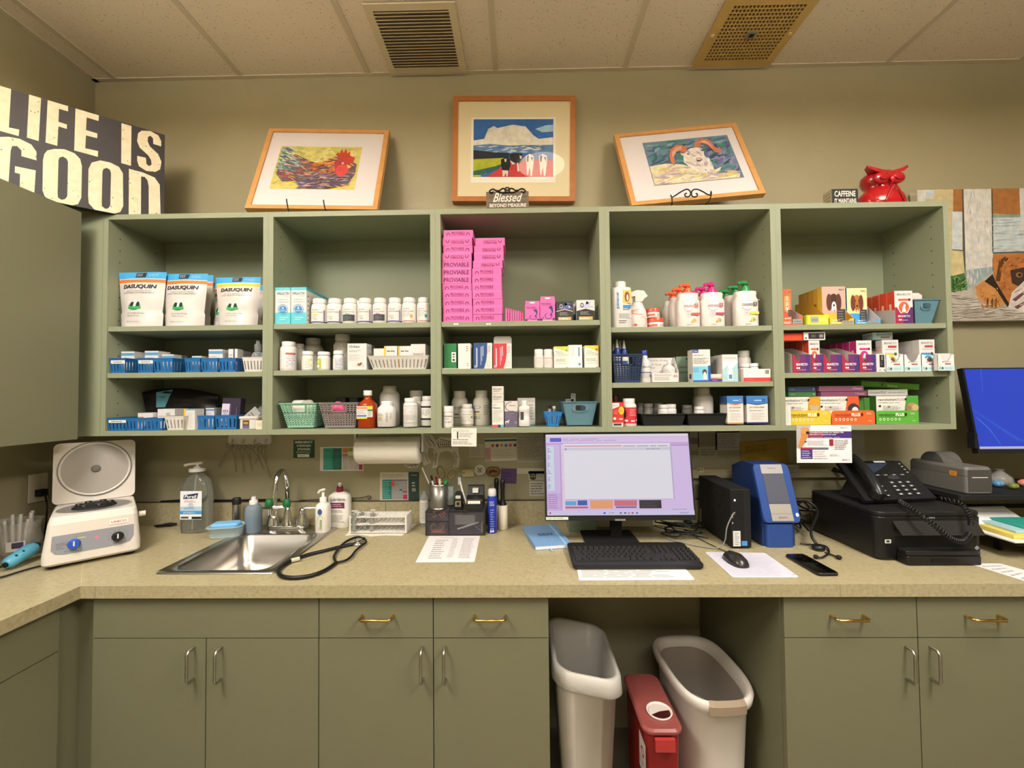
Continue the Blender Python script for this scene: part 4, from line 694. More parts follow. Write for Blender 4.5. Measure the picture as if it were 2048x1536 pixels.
def open_tray(x0, x1, yt, Y, d, label, yb):
    z = onY((x0+x1)/2, yb, Y).z; X, w, h = base_at(x0, x1, yt, Y, z); z = z3; b = w*.06; m = MB(); th = .0015
    O = [[(-w/2+b+e, -d/2+b+e), (w/2-b-e, -d/2+b+e), (w/2-b-e, d/2-b-e), (-w/2+b+e, d/2-b-e)] for e in (0, th)]; T = [[(-w/2+e, -d/2+e), (w/2-e, -d/2+e), (w/2-e, d/2-e), (-w/2+e, d/2-e)] for e in (-.004, 0, .002)]
    m.loft([[(x, y, 0) for x, y in O[0]], [(x, y, h-.003) for x, y in T[1]], [(x, y, h-.003) for x, y in T[0]], [(x, y, h) for x, y in T[0]], [(x, y, h) for x, y in T[2]], [(x, y, th) for x, y in O[1]]], BLKM, True)
    tag(m.done('open_tray', None, (X, Y+d/2, z)), label, 'tray', 'black open trays')
open_tray(1284, 1371, 825, -.262, .2, 'black plastic tray of white bottles, left of two', 849); open_tray(1375, 1454, 824, -.262, .2, 'black plastic tray of white bottles, right of two', 848)
g = 'white bottles in the black trays'; zt = z3+.0035
for x0, x1, yt, Y, l in [(1273, 1288, 806, -.10, 'rearmost in the left black tray'), (1287, 1306, 807, -.15, 'at the left side of the left black tray'), (1306, 1326, 806, -.12, 'back row middle in the left black tray'), (1316, 1337, 809, -.225, 'front left with red print in the left black tray'), (1339, 1360, 808, -.225, 'front right in the left black tray'), (1364, 1386, 810, -.13, 'back left in the right black tray'), (1388, 1408, 813, -.225, 'small one at front of the right black tray')]:
    bottle(x0, x1, yt, Y, zt, [('t', 'SDP', .3, .7, .5, .7, 'b04040', .01)] if 'red' in l else None, 'short white bottle '+l, g, body=WH2 if 'back' in l or 'rear' in l else WHT, prof=PILL, capr=.95)
bottle(1384, 1408, 776, -.105, zt, None, 'large white bottle, left and rear of the two tall ones in black tray', g, body=GR, cap=GR, prof=PACK, capr=.8)
bottle(1402, 1438, 775, -.21, zt, None, 'largest white bottle, right of the two tall ones in black tray', g, body=WH2, cap=GR, prof=PACK, capr=.66)
PROF = lambda c, c2: [('p', [(0, 1), (1, 1), (1, .76), (.5, .70), (0, .76)], '3a7ac0'), ('p', [(0, .76), (.5, .70), (1, .76), (1, .73), (.5, .67), (0, .73)], c), ('r', 0, 1, 0, .05, c), ('t', 'profender', .12, .85, .54, .64, 'b89020', .015), ('l', .12, .85, .45, .5, 1, '777'), ('l', .2, .85, .12, .4, 5, 'bbb'), ('r', .35, .7, .82, .86, 'a8c8e8'), ('o', .8, .84, .08, .05, .3, c2)]
carton(1454, 1486, 792, -.268, z3, .06, 'dad6d2', PROF('d87a40', 'e8a080'), 'white carton with blue top and orange base line', 'blue topped cartons', side=[('r', 0, 1, .72, 1, '2c5f98'), ('r', 0, 1, 0, .05, 'b86a38'), ('r', 0, 1, .68, .72, 'b86a38')], yb=848)
carton(1493, 1535, 792, -.264, z3, .08, 'dad6d2', PROF('3a3a80', '20306a'), 'white carton with blue top and navy base line', 'blue topped cartons', side=[('r', 0, 1, .72, 1, '2c5f98'), ('r', 0, 1, 0, .05, '3a3a80'), ('r', 0, 1, .68, .72, '33336a')], yb=847)
# ---------------------------------------------------------------- unit 5
z1, z2, z3 = SZ[4]
MERK = [('d', .16, .72, .03, .08, 'fff'), ('t', 'MERCK', .22, .44, .66, .8, 'fff'), ('r', .5, .96, .12, .66, '6a6e70'), ('r', .51, .95, .16, .62, '9aa0a0'), ('t', 'sentinel', .55, .9, .3, .52, '2a2a2a', .01), ('l', .08, .45, .1, .4, 2, 'fff')]
SIDEG = 'd9d0cc'
def dogbox(x0, x1, yt, Y, bg, coat, ear, label, muz='e8dcd4', d=.05, z=None, band='e0a838', low='e0b840'):
    return carton(x0, x1, yt, Y, z or z1, d, low, [('r', 0, 1, .32, 1, bg), ('d', .5, .62, .22, .2, coat), ('d', .3, .6, .12, .22, ear), ('d', .7, .6, .12, .22, ear), ('d', .5, .48, .1, .14, muz), ('d', .5, .52, .04, .03, '2a1a18'), ('d', .42, .66, .025, .02, '1a1210'), ('d', .58, .66, .025, .02, '1a1210'), ('d', .5, .38, .035, .04, 'c87a80' if muz != 'a8662a' else 'f0e4dc'), ('t', 'MERCK', .7, .94, .90, .94, '555'), ('r', .62, .97, .1, .42, '3c3c3c'), ('l', .66, .93, .14, .4, 4, '888')], label, 'boxes with dog pictures')
# leftmost orange
tray(1562, 1604, 632, 606, -.279, z1, .15, 'e0643a', SIDEG, [('r', 0, .45, .05, .95, 'e0643a')]+MERK, 'orange-fronted open display tray, leftmost on the top shelf of the right unit', 'display trays top shelf', cut=.75)
dogbox(1564, 1582, 579, -.262, 'c86a40', 'e8c890', 'd8a060', 'orange box with light dog picture in the orange tray', low='d8603a')
GOLD = 'c89232'
g = 'gold boxes lined up behind the spaniel box'
for i, (x0, Y) in enumerate([(1645, -.266), (1645, -.238), (1645, -.21), (1645, -.182), (1645, -.154)]):
    if i == 0: continue
    carton(1645, 1692, 574, -.24, z1+.001, .026, 'd09a3a', [], 'gold-sided box in the row behind the spaniel box, number %s back' % ['', 'one', 'two', 'three', 'four', 'five'][i], g, side=[('r', .2, .8, .3, .6, '7a5a20'), ('r', 0, .05, 0, 1, 'b07a20')], top='e8b850').location.y += .028*i-.0
dogbox(1645, 1692, 574, -.24, 'cfa698', '4a2c24', '5a3428', 'yellow box with brown and white spaniel picture', muz='efe4e0', d=.026)
m = MB(); a = onY(1660, 572, -.24)
dogbox(1692, 1732, 577, -.24, 'f0d6a0', 'b06a34', '6a3a24', 'cream and blue box with tan dog picture', muz='a8662a', d=.05, low='3a9ad8')
tray(1657, 1707, 637, 588, -.279, z1, .20, 'e4bc34', GOLD, MERK, 'yellow-fronted open display tray with gold sides', 'display trays top shelf', cut=.6)
carton(1612, 1657, 630, -.281, z1, .16, 'cfd83a', [('r', 0, .08, 0, 1, 'b8c030'), ('r', .2, .55, .2, .85, '9aa0a0'), ('t', 'sentinel', .24, .5, .4, .62, '2a2a2a'), ('l', .6, .95, .3, .7, 2, 'f0f4c0')], 'low lime-green box left of the yellow-fronted tray', 'lime box')
X, w, h = base_at(1590, 1612, 592, -.262, z1); m = MB().loft([[(-.001, 0, 0), (.0, 0, 0), (.0, .2, 0), (-.001, .2, 0)], [(-.001, 0, h*.35), (0, 0, h*.35), (0, .2, h*.98), (-.001, .2, h*.98)]], GOLD)
tray(1708, 1760, 638, 590, -.279, z1, .16, '4aa0de', SIDEG, MERK, 'sky-blue-fronted open display tray in the right unit', 'display trays top shelf', cut=.6)
BRV = lambda a: [('p', [(0, .50), (.12, .5), (.3, .32), (.7, .32), (.88, .5), (1, .5), (1, 0), (0, 0)], '5a2a6a'), ('p', [(0, .50), (.12, .5), (.3, .32), (.45, .32), (.45, 0), (0, 0)], '9a2a48'), ('t', 'BRAVECTO', .12, .9, .86, .92, '4a3a48', 0, .15), ('r', .2, .85, .70, .76, a), ('d', .82, .73, .07, .04, '5a2a3a'), ('o', .5, .5, .28, .17, .12, a), ('d', .5, .5, .24, .145, a), ('p', [(.38, .36), (.42, .5), (.5, .6), (.6, .58), (.56, .48), (.62, .36)], 'f0e8e4'), ('t', 'BRAVECTO', .15, .82, .2, .26, 'f4eef4', .02, .15), ('d', .22, .12, .04, .025, 'fff'), ('d', .31, .12, .04, .025, 'fff'), ('l', .38, .8, .08, .14, 1, 'c8b0d0')]
OS = [('r', 0, 1, 0, 1, 'dd4a2c'), ('r', .0, .04, 0, 1, 'f0a080'), ('r', .3, .6, .3, .62, 'f0c8b8')]
g = 'orange-sided boxes in the clear grey tray'
for i in range(4, 0, -1):
    o = carton(1792, 1828, 581, -.27, z1+.001, .034, CARD, [], 'orange-sided white box in the row behind the front one, %s back' % ['', 'first', 'second', 'third', 'fourth', 'fifth'][i], g, side=OS); o.location.y += .036*i
carton(1792, 1828, 581, -.275, z1+.001, .034, CARD, BRV('e0603a'), 'white box with orange circle and purple base, front of the orange-sided row', g, side=OS)
X, w, h = base_at(1786, 1790, 608, -.27, z1)
m = MB().prism([(0, 0), (.2, 0), (.2, .085), (0, .055)], 0, .001, mat('grey_card', 'bcb8ba', .5), 'x').box(.0, .075, .2, .201, 0, .085, 'bcb8ba').box(0, .075, 0, .2, -.0002, .0006, 'bcb8ba')
deco(m, [('l', .5, .8, .25, .5, 3, '888')], lambda u, v, l: (-l, .2-.2*u, .05*v)); tag(m.done('display_tray', None, (X, -.272, z1)), 'grey card tray around the orange-sided boxes', 'tray')
basket(1828, 1880, 598, -.27, z1, .12, TEAL, 'grey-blue solid basket with oval handle hole, top shelf of right unit', kind='solid', taper=.2)
X, w, h = base_at(1832, 1874, 584, -.22, z1); m = MB().rbox(-w/2+.005, w/2-.005, -.03, .03, 0, h*.95, mat('pink_white_packets', 'e2cfcb', .35, bump=.6, bscale=40), r=.02, c=.012); tag(m.done('packet_bundle', None, (X, -.2, z1+.003)), 'bundle of pinkish white packets heaped in the grey-blue basket', 'packet')
# middle shelf
PTR = [('p', [(.55, 0), (1, 0), (1, 1), (.55, 1)], '4a3078'), ('p', [(.4, 0), (.75, 0), (.75, 1), (.4, 1)], '6e2c62'), ('t', 'BRAVECTO', .2, .85, .38, .52, 'f4eef4', .02, .15), ('d', .26, .25, .05, .05, 'fff'), ('d', .37, .25, .05, .05, 'fff'), ('l', .3, .9, .1, .2, 1, 'c8a0b8')]
MG = [('r', 0, 1, 0, 1, 'c22a7c'), ('r', 0, .04, 0, 1, 'e890b8'), ('r', .3, .6, .3, .7, 'e8b0cc')]
for x0, x1, st, ac, nm in [(1609, 1645, OS, 'e0603a', 'orange'), (1716, 1750, MG, 'd02a80', 'magenta')]:
    g = '%s-sided boxes on the middle shelf' % nm
    for i in range(4, 0, -1):
        o = carton(x0, x1, 681, -.265, z2+.0016, .032, CARD, [], '%s-sided white box on the middle shelf, %s behind the front one' % (nm, ['', 'first', 'second', 'third', 'fourth'][i]), g, side=st); o.location.y += .034*i
    carton(x0, x1, 681, -.266, z2+.0016, .032, CARD, BRV(ac), 'white box with %s circle, front box in a purple display tray' % nm, g, side=st)
g = 'purple and red display trays'
for x0, x1, l in [(1584, 1619, 'leftmost, empty'), (1621, 1645, 'second from left, narrow, holding orange-sided boxes'), (1645, 1681, 'third from left, empty'), (1682, 1716, 'fourth from left, empty'), (1717, 1750, 'rightmost, holding magenta-sided boxes')]:
    tray(x0, x1, 709, 688, -.28, z2, .19, 'a02a48', SIDEG, PTR, 'purple and red fronted card tray, '+l, g)
o = carton(1562, 1606, 667, -.262, z2, .05, 'dd4a2c', [], 'orange-red box lying on its side on top of the orange-sided boxes, left', 'lying boxes', yb=681, side=OS, rz=0)
carton(1607, 1650, 664, -.268, z2, .05, CARD, [('r', .22, .95, .15, .85, '2a2426'), ('l', .35, .65, .3, .7, 2, '888'), ('r', .72, .9, .3, .7, '8a8688'), ('d', .1, .25, .05, .08, '333')], 'white box end with black label lying on top of the orange-sided boxes', 'lying boxes', yb=680, side=OS)
carton(1752, 1771, 708, -.276, z2, .05, CARD, [('r', .35, .85, .25, .95, '1e1a1c'), ('r', .5, .72, .65, .9, '777'), ('l', .45, .75, .35, .6, 3, '888'), ('d', .85, .1, .08, .03, '333'), ('d', .35, .1, .06, .025, '333')], 'upright white box end with black label between purple and white trays', 'upright end')
WBX = lambda c: [('p', [(0, 0), (1, 0), (1, .45), (.6, .55), (0, .45)], 'b9dcdc'), ('t', 'BRAVECTO', .12, .88, .86, .93, '5a4048', 0, .15), ('r', .35, .88, .75, .82, 'a84a50'), ('l', .2, .9, .68, .72, 1, '888'), ('r', .1, .7, .52, .58, c), ('d', .8, .55, .09, .05, '4a4a50'), ('o', .55, .3, .3, .2, .25, c), ('d', .6, .34, .14, .1, '6a5040')]
g = 'white and aqua boxes'
for i in (2, 1): o = carton(1858, 1892, 679, -.27, z2+.0016, .03, CARD, [], 'white and aqua box behind the blue-circled one, %s back' % ['', 'first', 'second', 'third'][i], g, side=[('r', 0, 1, 0, .4, 'b9dcdc'), ('r', .1, .9, .55, .65, '3a90b8')]); o.location.y += .032*i
carton(1858, 1892, 679, -.27, z2+.0016, .03, CARD, WBX('3a8ac0'), 'white and aqua box with a blue circle in the rightmost white tray', g, side=[('r', 0, 1, 0, .4, 'b9dcdc')])
carton(1757, 1792, 680, -.262, z2+.0016, .03, CARD, WBX('e8b84a'), 'white and aqua box with a yellow circle', g, side=[('r', 0, 1, 0, .4, 'b9dcdc'), ('r', .2, .8, .5, .8, 'e0b8a8')])
carton(1792, 1813, 685, -.17, z2+.0016, .03, 'd4cec8', [('t', 'BRAVECTO', .1, .9, .8, .9, '4a4048'), ('r', .4, .9, .6, .72, '8a4a4c')], 'grey-looking white box deep between the white trays', g)
carton(1745, 1785, 665, -.23, z2, .05, 'c4e0e0', [('t', 'BRAVECTO', .2, .9, .55, .85, '5a6a6a'), ('r', .4, .85, .2, .42, 'a8787a')], 'aqua box lying flat on top of the yellow-circled box', g, yb=679, side=[('l', .1, .9, .3, .8, 2, '888')])
g = 'white and aqua display trays'
WTR = [('p', [(0, 0), (1, 0), (1, .3), (.7, .4), (.3, .28), (0, .36)], 'c0dcdc'), ('t', 'BRAVECTO', .25, .8, .5, .6, '8a5a60', 0, .15), ('r', .42, .78, .38, .46, 'a85a60'), ('o', .12, .16, .06, .08, .3, '555'), ('d', .26, .16, .06, .08, '555'), ('l', .4, .9, .1, .22, 2, '8ac')]
for x0, x1, l in [(1771, 1806, 'leftmost of the white row'), (1807, 1841, 'second of the white row'), (1842, 1875, 'third of the white row'), (1875, 1908, 'last of the white row, jutting past the cabinet side')]:
    tray(x0, x1, 709, 688 if x1 < 1900 else 706, -.308 if x1 > 1900 else -.28, z2+.0003, .19 if x1 < 1900 else .017, 'ece6e0', 'd5d0cc', WTR, 'white and aqua fronted card tray, '+l, g)
# lowest shelf
REV = lambda c, c2: [('r', 0, 1, 0, 1, c), ('t', 'revolution', .06, .44, .58, .82, c2, .01), ('t', 'PLUS', .46, .66, .58, .82, 'f4f4e8', .03), ('d', .70, .70, .03, .13, c2), ('l', .06, .7, .5, .56, 1, c2)]+[('o', .09+.09*k, .36, .026, .1, .35, 'f0f0dc') for k in range(6)]+[('l', .8, .97, .7, .85, 2, 'f8f8e8'), ('l', .84, .96, .22, .3, 1, 'f8f8e8')]
RVB = lambda c, pic: [('p', [(.72, 1), (1, 1), (1, .0), (.62, .0)], c), ('t', 'revolution', .04, .48, .83, .92, '4a4a4a', .01), ('t', 'PLUS', .50, .66, .83, .92, '8a8a8a'), ('d', .7, .88, .03, .05, '333'), ('l', .05, .65, .74, .79, 1, '888'), ('d', .08, .64, .03, .04, '333'), ('d', .3, .62, .025, .03, 'a33'), ('l', .15, .6, .5, .66, 3, '999')]+pic
CAT1 = [('d', .84, .66, .13, .2, 'b8a890'), ('d', .84, .8, .15, .13, 'd89a30')]; CAT2 = [('d', .86, .55, .14, .2, '3a3434'), ('d', .9, .5, .08, .12, 'e8e0d8')]; CAT3 = [('d', .84, .6, .12, .16, 'b08860'), ('d', .92, .58, .08, .12, 'c8a880'), ('d', .76, .56, .07, .1, '9a7858')]
g = 'flea-medicine display boxes on the lowest shelf'; LIP = []
for x0, x1, yb_, c, cc, pic, l in [(1562, 1640, 794, 'd8bc38', 'c8942e', CAT1, 'yellow'), (1636, 1717, 793, 'e2622c', 'd8582e', CAT2, 'orange'), (1752, 1836, 792, '5aa83a', '4a9a3a', CAT3, 'green')]:
    carton(x0, x1, yb_, -.255, z3, .05, 'dedad2', RVB(cc, pic), 'white and %s carton with cat picture behind the %s rounded front' % (l, l), g, side=[('r', 0, 1, 0, 1, '3a6a30')])
for x0, x1, c, c2, l in [(1577, 1661, 'd8bc38', '4a4020', 'yellow'), (1663, 1749, 'e2622c', '6a2a18', 'orange'), (1752, 1836, '5aa83a', '1e3a18', 'green')]:
    z = z3; X, w, h = base_at(x0, x1, 821, -.272, z); zc = onY((x0+x1)/2, 843, -.272).z
    pts = [(-w/2, 0), (w/2, 0)]+[(w/2-.012+.012*cos(R(a)), h-.012+.012*sin(R(a))) for a in range(0, 91, 15)]+[(-w/2+.012+.012*cos(R(a)), h-.012+.012*sin(R(a))) for a in range(90, 181, 15)]
    m = MB().prism(pts, 0, .0012, c, 'y'); m.box(-w/2, w/2, .0012, .016, 0, .001, c); deco(m, REV(c, c2)[1:], plane(-w/2, 0, w, h, 0)); tag(m.done('display_carton', None, (X, -.273, z)), '%s rounded display front on the lowest shelf of the right unit' % l, 'display')
for i, x in enumerate([1715, 1728, 1741]):
    X, w, h = base_at(x, x+12, 795, -.225, z3); m = MB().box(-w/2, w/2, 0, .06, 0, h, '4a8034'); deco(m, [('r', .3, .6, .3, .5, 'a8c898')], plane(-w/2, 0, w, h, 0)); tag(m.done('carton', None, (X, -.225, z3)), 'narrow dark green carton edge between orange and green displays, '+['left', 'middle', 'right'][i], 'box', 'narrow green cartons')
carton(1563, 1574, 814, -.283, z3, .003, 'e2ded6', [('l', .3, .7, .1, .9, 8, 'bbb')], 'small white card standing at the left corner of the lowest shelf', 'card')
top = base_at(1600, 1620, 794, -.255, z3)[2]+z3+.0008; top2 = base_at(1820, 1830, 792, -.255, z3)[2]+z3+.0008
g = 'flat boxes lying on the lowest displays'
def flat(x0, x1, y0, y1, Y, c, ops, label, d=.06, rx=0):
    z = onY((x0+x1)/2, y1, Y).z; X, w, h = base_at(x0, x1, y0, Y, z); m = MB().box(-w/2, w/2, 0, d, 0, h, c); deco(m, ops, plane(-w/2, 0, w, h, 0)); o = m.done('flat_box', None, (X, Y, z)); o.rotation_euler = (0, R(rx), 0); tag(o, label, 'box', g)
flat(1577, 1632, 784, 793, -.235, '3f6a3e', [('l', .08, .3, .3, .7, 1, '8ab08a'), ('d', .92, .5, .02, .2, 'aca')], 'flat dark green box under the flat navy box')
flat(1576, 1631, 773.5, 783.2, -.235, '3a4a68', [('l', .08, .3, .3, .7, 1, '8a9ab8'), ('d', .92, .5, .02, .2, 'aac')], 'flat navy box on top of the flat dark green one')
flat(1642, 1733, 783, 792, -.245, '7c4660', [('t', '3 Doses', .75, .95, .3, .7, 'd8b8c8')], 'flat plum-coloured box, lower of the plum pair')
flat(1638, 1727, 772, 782, -.245, '84506a', [('t', '3 Doses', .75, .95, .3, .7, 'd8b8c8')], 'flat plum-coloured box, upper of the plum pair')
flat(1736, 1815, 779, 791, -.23, 'b8b6ae', [('t', 'revolution PLUS', .04, .45, .3, .7, '555'), ('l', .5, .95, .3, .6, 1, '777')], 'flat white box beneath the slanted bright green box')
flat(1722, 1838, 765, 776, -.22, '5a9a34', [('r', .0, .9, .1, .2, '3a6a20'), ('t', 'feline', .45, .62, .2, .6, 'c8e8a8'), ('p', [(.34, .3), (.37, .8), (.39, .8), (.36, .3)], '1a2a14')], 'slanted bright green flat box, highest on the lowest shelf', rx=4)
# ---------------------------------------------------------------- counter: sink and faucet
CZ = .9106
def Zp(x, y, z=CZ): return onZ(x, y, z)
def rings(mb, L, m, **k): return mb.loft([[(a, b, z) for a, b in rrect(*r)] for r, z in L], m, **k)
t = thing('sink', 'rectangular stainless steel drop-in sink in the countertop', 'sink')
ox0, ox1, oy0, oy1 = -1.205, -.80, -.552, -.040; ix0, ix1, iy0, iy1 = -1.155, -.850, -.517, -.165; z = CZ+.0008
m = MB()
rings(m, [((ox0, ox1, oy0, oy1, .02), z), ((ox0+.003, ox1-.003, oy0+.003, oy1-.003, .018), z+.004), ((ix0-.012, ix1+.012, iy0-.012, iy1+.012, .035), z+.0035), ((ix0, ix1, iy0, iy1, .04), z-.002), ((ix0+.008, ix1-.008, iy0+.008, iy1-.008, .05), z-.10), ((ix0+.03, ix1-.03, iy0+.03, iy1-.03, .06), z-.148), ((ix0+.07, ix1-.07, iy0+.07, iy1-.07, .06), z-.155), ((-1.04, -.965, -.38, -.305, .037), z-.158)], STEEL, cap=False, smooth=True)
m.done('basin', t)
MB().lathe([(.040, -.157), (.038, -.1545), (.030, -.158), (.012, -.166), (.001, -.166)], CHROME, (-1.0025, -.3425)).done('drain', t).location.z = z
t.location = (0, 0, 0)
fx, fy = -1.020, -.078; t = thing('faucet', 'chrome gooseneck faucet with two lever handles and green-capped eyewash heads', 'faucet', (fx, fy, z+.0042))
m = MB(); rings(m, [((-.088, .088, -.026, .026, .026), 0), ((-.088, .088, -.026, .026, .026), .008), ((-.080, .080, -.020, .020, .02), .014)], CHROME, smooth=True); m.done('base_plate', t)
m = MB().lathe([(.026, .013), (.024, .02), (.016, .045), (.014, .07), (.0125, .075)], CHROME)
top = onY(555, 944, fy-.05).z-z; neck = [(0, 0, .05), (0, 0, top*.62)]
ex, ey = onY(549, 1000, fy-.10).x-fx, -.10; rr = .055
for k in range(13):
    a = pi*k/12; q = (1-cos(a))/2; neck.append((ex*q, ey*q, top*.62+(top*.38)*sin(a)))
neck += [(ex, ey, top*.5), (ex, ey, top*.36)]
m.tube(neck, .0105, CHROME, 12); m.lathe([(.013, top*.40), (.014, top*.34), (.014, top*.28), (.010, top*.28)], CHROME, (ex, ey)); m.done('spout', t)
GRN = PL('1f6a3c', .4)
m = MB().tube([(ex-.012, ey-.012, top*.34), (ex-.012, ey-.014, top*.44)], .008, CHROME).tube([(ex, ey-.01, top*.46), (ex+.05, ey, top*.46)], .006, CHROME); m.done('eyewash_bar', t)
for dx, dz, k in ((-.016, .46, 0), (.058, .46, 1)):
    o = MB().lathe([(.010, 0), (.015, .004), (.016, .02), (.013, .027), (.011, .034)], GRN, seg=10).done('green_cap', t, (ex+dx, ey-.012, top*dz))
for s in (-1, 1):
    hd = MB().lathe([(.026, .013), (.024, .03), (.016, .055), (.013, .07), (.015, .078), (.010, .084)], CHROME, (s*.066, 0)).tube([(s*.066, 0, .078), (s*.085, .004, .084), (s*.128, .010, .082)], .005, CHROME, rs=[.008, .006, .004]).done('handle', t)
# ---------------------------------------------------------------- bottles by the sink
def CBOT(x0, x1, yt, yb, prof, body, cap, capr, label, ops, name='bottle', sq=0, lab=(.1, .6), sy=1, labc=None, capz=None, cat='bottle', a=65):
    p = Zp((x0+x1)/2, yb); Y = p.y; X, w, h = base_at(x0, x1, yt, Y, CZ); r = w/2
    t = thing(name, label, cat, (X, Y+r*sy*.8, CZ)); MB().lathe([(q*r, v*h) for q, v in prof], body, sq=sq, sy=sy).done('body', t)
    if cap: MB().lathe([(q*r, v*h) for q, v in capr], cap).done('cap', t)
    if ops:
        m = MB(); f = plane(-r*.70, lab[0]*h, r*1.50, (lab[1]-lab[0])*h, -r*sy-.001) if sq else cylF(r+.0008, lab[0]*h, (lab[1]-lab[0])*h, -a, a, sy)
        deco(m, ([('r', 0, 1, 0, 1, labc)] if labc else [])+ops, f, curved=not sq); m.done('label', t)
    return t, X, Y, r, h
PUR = [('r', 0, 1, .45, 1, 'eef0f4'), ('r', 0, 1, .2, .45, 'b8d4ec'), ('r', 0, 1, .18, .3, '4a9ad8'), ('r', 0, 1, 0, .18, 'f0f0f0'), ('p', [(.14, .72), (.18, .86), (.84, .93), (.78, .74)], '2a2a58'), ('t', 'Purell', .2, .76, .75, .86, 'fff', .02, .2), ('l', .2, .8, .6, .68, 2, 'c04a58'), ('o', .5, .5, .11, .07, .15, '3a6aa8'), ('t', 'T', .46, .54, .47, .53, '3a6aa8', .02), ('l', .15, .9, .2, .28, 2, 'e8f4ff'), ('r', .05, .4, .04, .10, '444'), ('r', .55, 1, .02, .1, '1a1a1a'), ('l', .2, .8, .36, .43, 2, '7a9ac0')]
t, X, Y, r, h = CBOT(356, 413, 925, 1066, [(.96, 0), (1, .02), (1, .56), (.90, .66), (.80, .73), (.5, .80), (.30, .84), (.30, .87)], CLRG, None, None, 'large clear hand sanitizer jug with white pump and blue label', PUR, 'sanitizer_bottle', sq=1.2, lab=(.20, .60), sy=.6)
WP = PL('d8d4cc', .4)
m = MB().lathe([(r*.5, h*.86), (r*.5, h*.90), (r*.22, h*.91), (r*.20, h*.93), (.006, h*.93), (.006, h*.965)], WP); m.tube([(r*.35, 0, h*.98), (0, 0, h*.975), (-r*.5, -.01, h*.965), (-r*.75, -.014, h*.95)], .006, WP); m.tube([(0, 0, h*.86), (-.005, 0, h*.3), (-.012, 0, .01)], .003, WP); m.done('pump', t)
p = Zp(441, 1078); W_ = base_at(410, 473, 1050, p.y, CZ); t = thing('wipes_tub', 'translucent plastic tub with folded blue wipes beside the sanitizer', 'container', (W_[0], p.y+.035, CZ), R(12)); w = W_[1]; h = .055
TRL = mat('frosted_plastic', 'cfe0e4', .3, trans=.45, ior=1.2)
rings(MB(), [((-w/2+.01, w/2-.01, -.033, .033, .025), 0), ((-w/2, w/2, -.042, .042, .03), h*.75), ((-w/2-.003, w/2+.003, -.045, .045, .03), h*.78), ((-w/2-.003, w/2+.003, -.045, .045, .03), h*.84), ((-w/2+.001, w/2-.001, -.041, .041, .028), h*.84), ((-w/2+.008, w/2-.008, -.035, .035, .025), .003)], TRL, smooth=True).done('tub', t)
rings(MB(), [((-w/2+.014, w/2-.014, -.028, .028, .02), .006), ((-w/2+.010, w/2-.010, -.03, .03, .02), h*.55)], 'e8f0f0').rbox(-w/2+.012, w/2-.014, -.030, .030, h*.55, h*1.05, mat('blue_wipes', '7ab8e8', .7, bump=.6, bscale=60), r=.015, c=.006).done('wipes', t)
CBOT(462, 477, 997, 1060, [(.9, 0), (1, .02), (1, .80)], NICKEL, BLK, [(1.05, .80), (1.05, .96), (.9, 1)], 'slim steel cylinder with black cap behind the blue soap bottle', None, 'otoscope_handle', cat='tool')
BSO = mat('blue_soap', '25508a', .1, trans=.35, ior=1.33)
t, X, Y, r, h = CBOT(484, 515, 996, 1068, [(.95, 0), (1, .03), (1, .64), (.85, .74), (.5, .79)], mat('frosted_blue', 'a8bccc', .2, trans=.55, ior=1.2), WHT, [(.48, .78), (.5, .9), (.3, .91), (.25, 1)], 'squeeze bottle half full of blue soap with white flip cap', None, 'soap_bottle')
MB().lathe([(r*.93, .004), (r*.97, h*.03), (r*.97, h*.42)], BSO).done('liquid', t)
IV = PL('e6e2da', .3)
t, X, Y, r, h = CBOT(628, 655, 980, 1067, [(.9, 0), (1, .02), (1, .56), (.9, .64), (.6, .68)], IV, None, None, 'white hand soap pump bottle with small blue round logo at the sink corner', [('d', .45, .82, .22, .13, '3a5a9a'), ('a', .5, .4, .35, .28, .12, 30, 200, 'b8c890'), ('r', .45, .65, .1, .5, '9aa07a'), ('l', .3, .7, .05, .2, 3, 'aaa')], 'soap_pump', sq=1, lab=(.05, .6))
MB().lathe([(r*.5, h*.68), (r*.5, h*.80), (r*.22, h*.82), (r*.2, h*.92)], IV).tube([(r*.3, 0, h*.985), (0, 0, h*.98), (-r*.5, 0, h*.955), (-r*.75, 0, h*.90)], .0055, IV).done('pump', t)
t, X, Y, r, h = CBOT(655, 698, 967, 1055, [(.97, 0), (1, .03), (1, .66), (.92, .72), (.6, .78), (.28, .80)], IV, None, None, 'white lotion bottle with maroon collar and maroon label band', [('t', 'Lubriderm', .05, .95, .86, .98, '3a3a40'), ('r', .05, .9, .60, .80, '6a2448'), ('l', .1, .85, .64, .77, 2, 'e8c8d8'), ('l', .08, .8, .44, .56, 2, 'a8a0a0'), ('l', .08, .9, .08, .36, 5, 'aaa')], 'lotion_bottle', sq=2, lab=(.08, .70), sy=.55)
MB().lathe([(r*.30, h*.80), (r*.32, h*.82), (r*.28, h*.92)], PL('7a1e3a', .35)).done('collar', t); MB().lathe([(r*.14, h*.92), (r*.14, h*.96), (r*.2, h*.97), (r*.12, h)], WHT).done('nozzle', t)
p = Zp(330, 1054); m = MB().tube([(-.045, -.002, .006), (-.015, 0, .007), (.02, .004, .010), (.045, .008, .011)], .006, RUB, rs=[.004, .006, .009, .005]).tube([(-.03, -.01, .004), (.0, -.004, .005)], .003, RUB); tag(m.done('cable_clip', None, (p.x, p.y, CZ)), 'small black rubber cable end lying left of the sanitizer jug', 'cable')
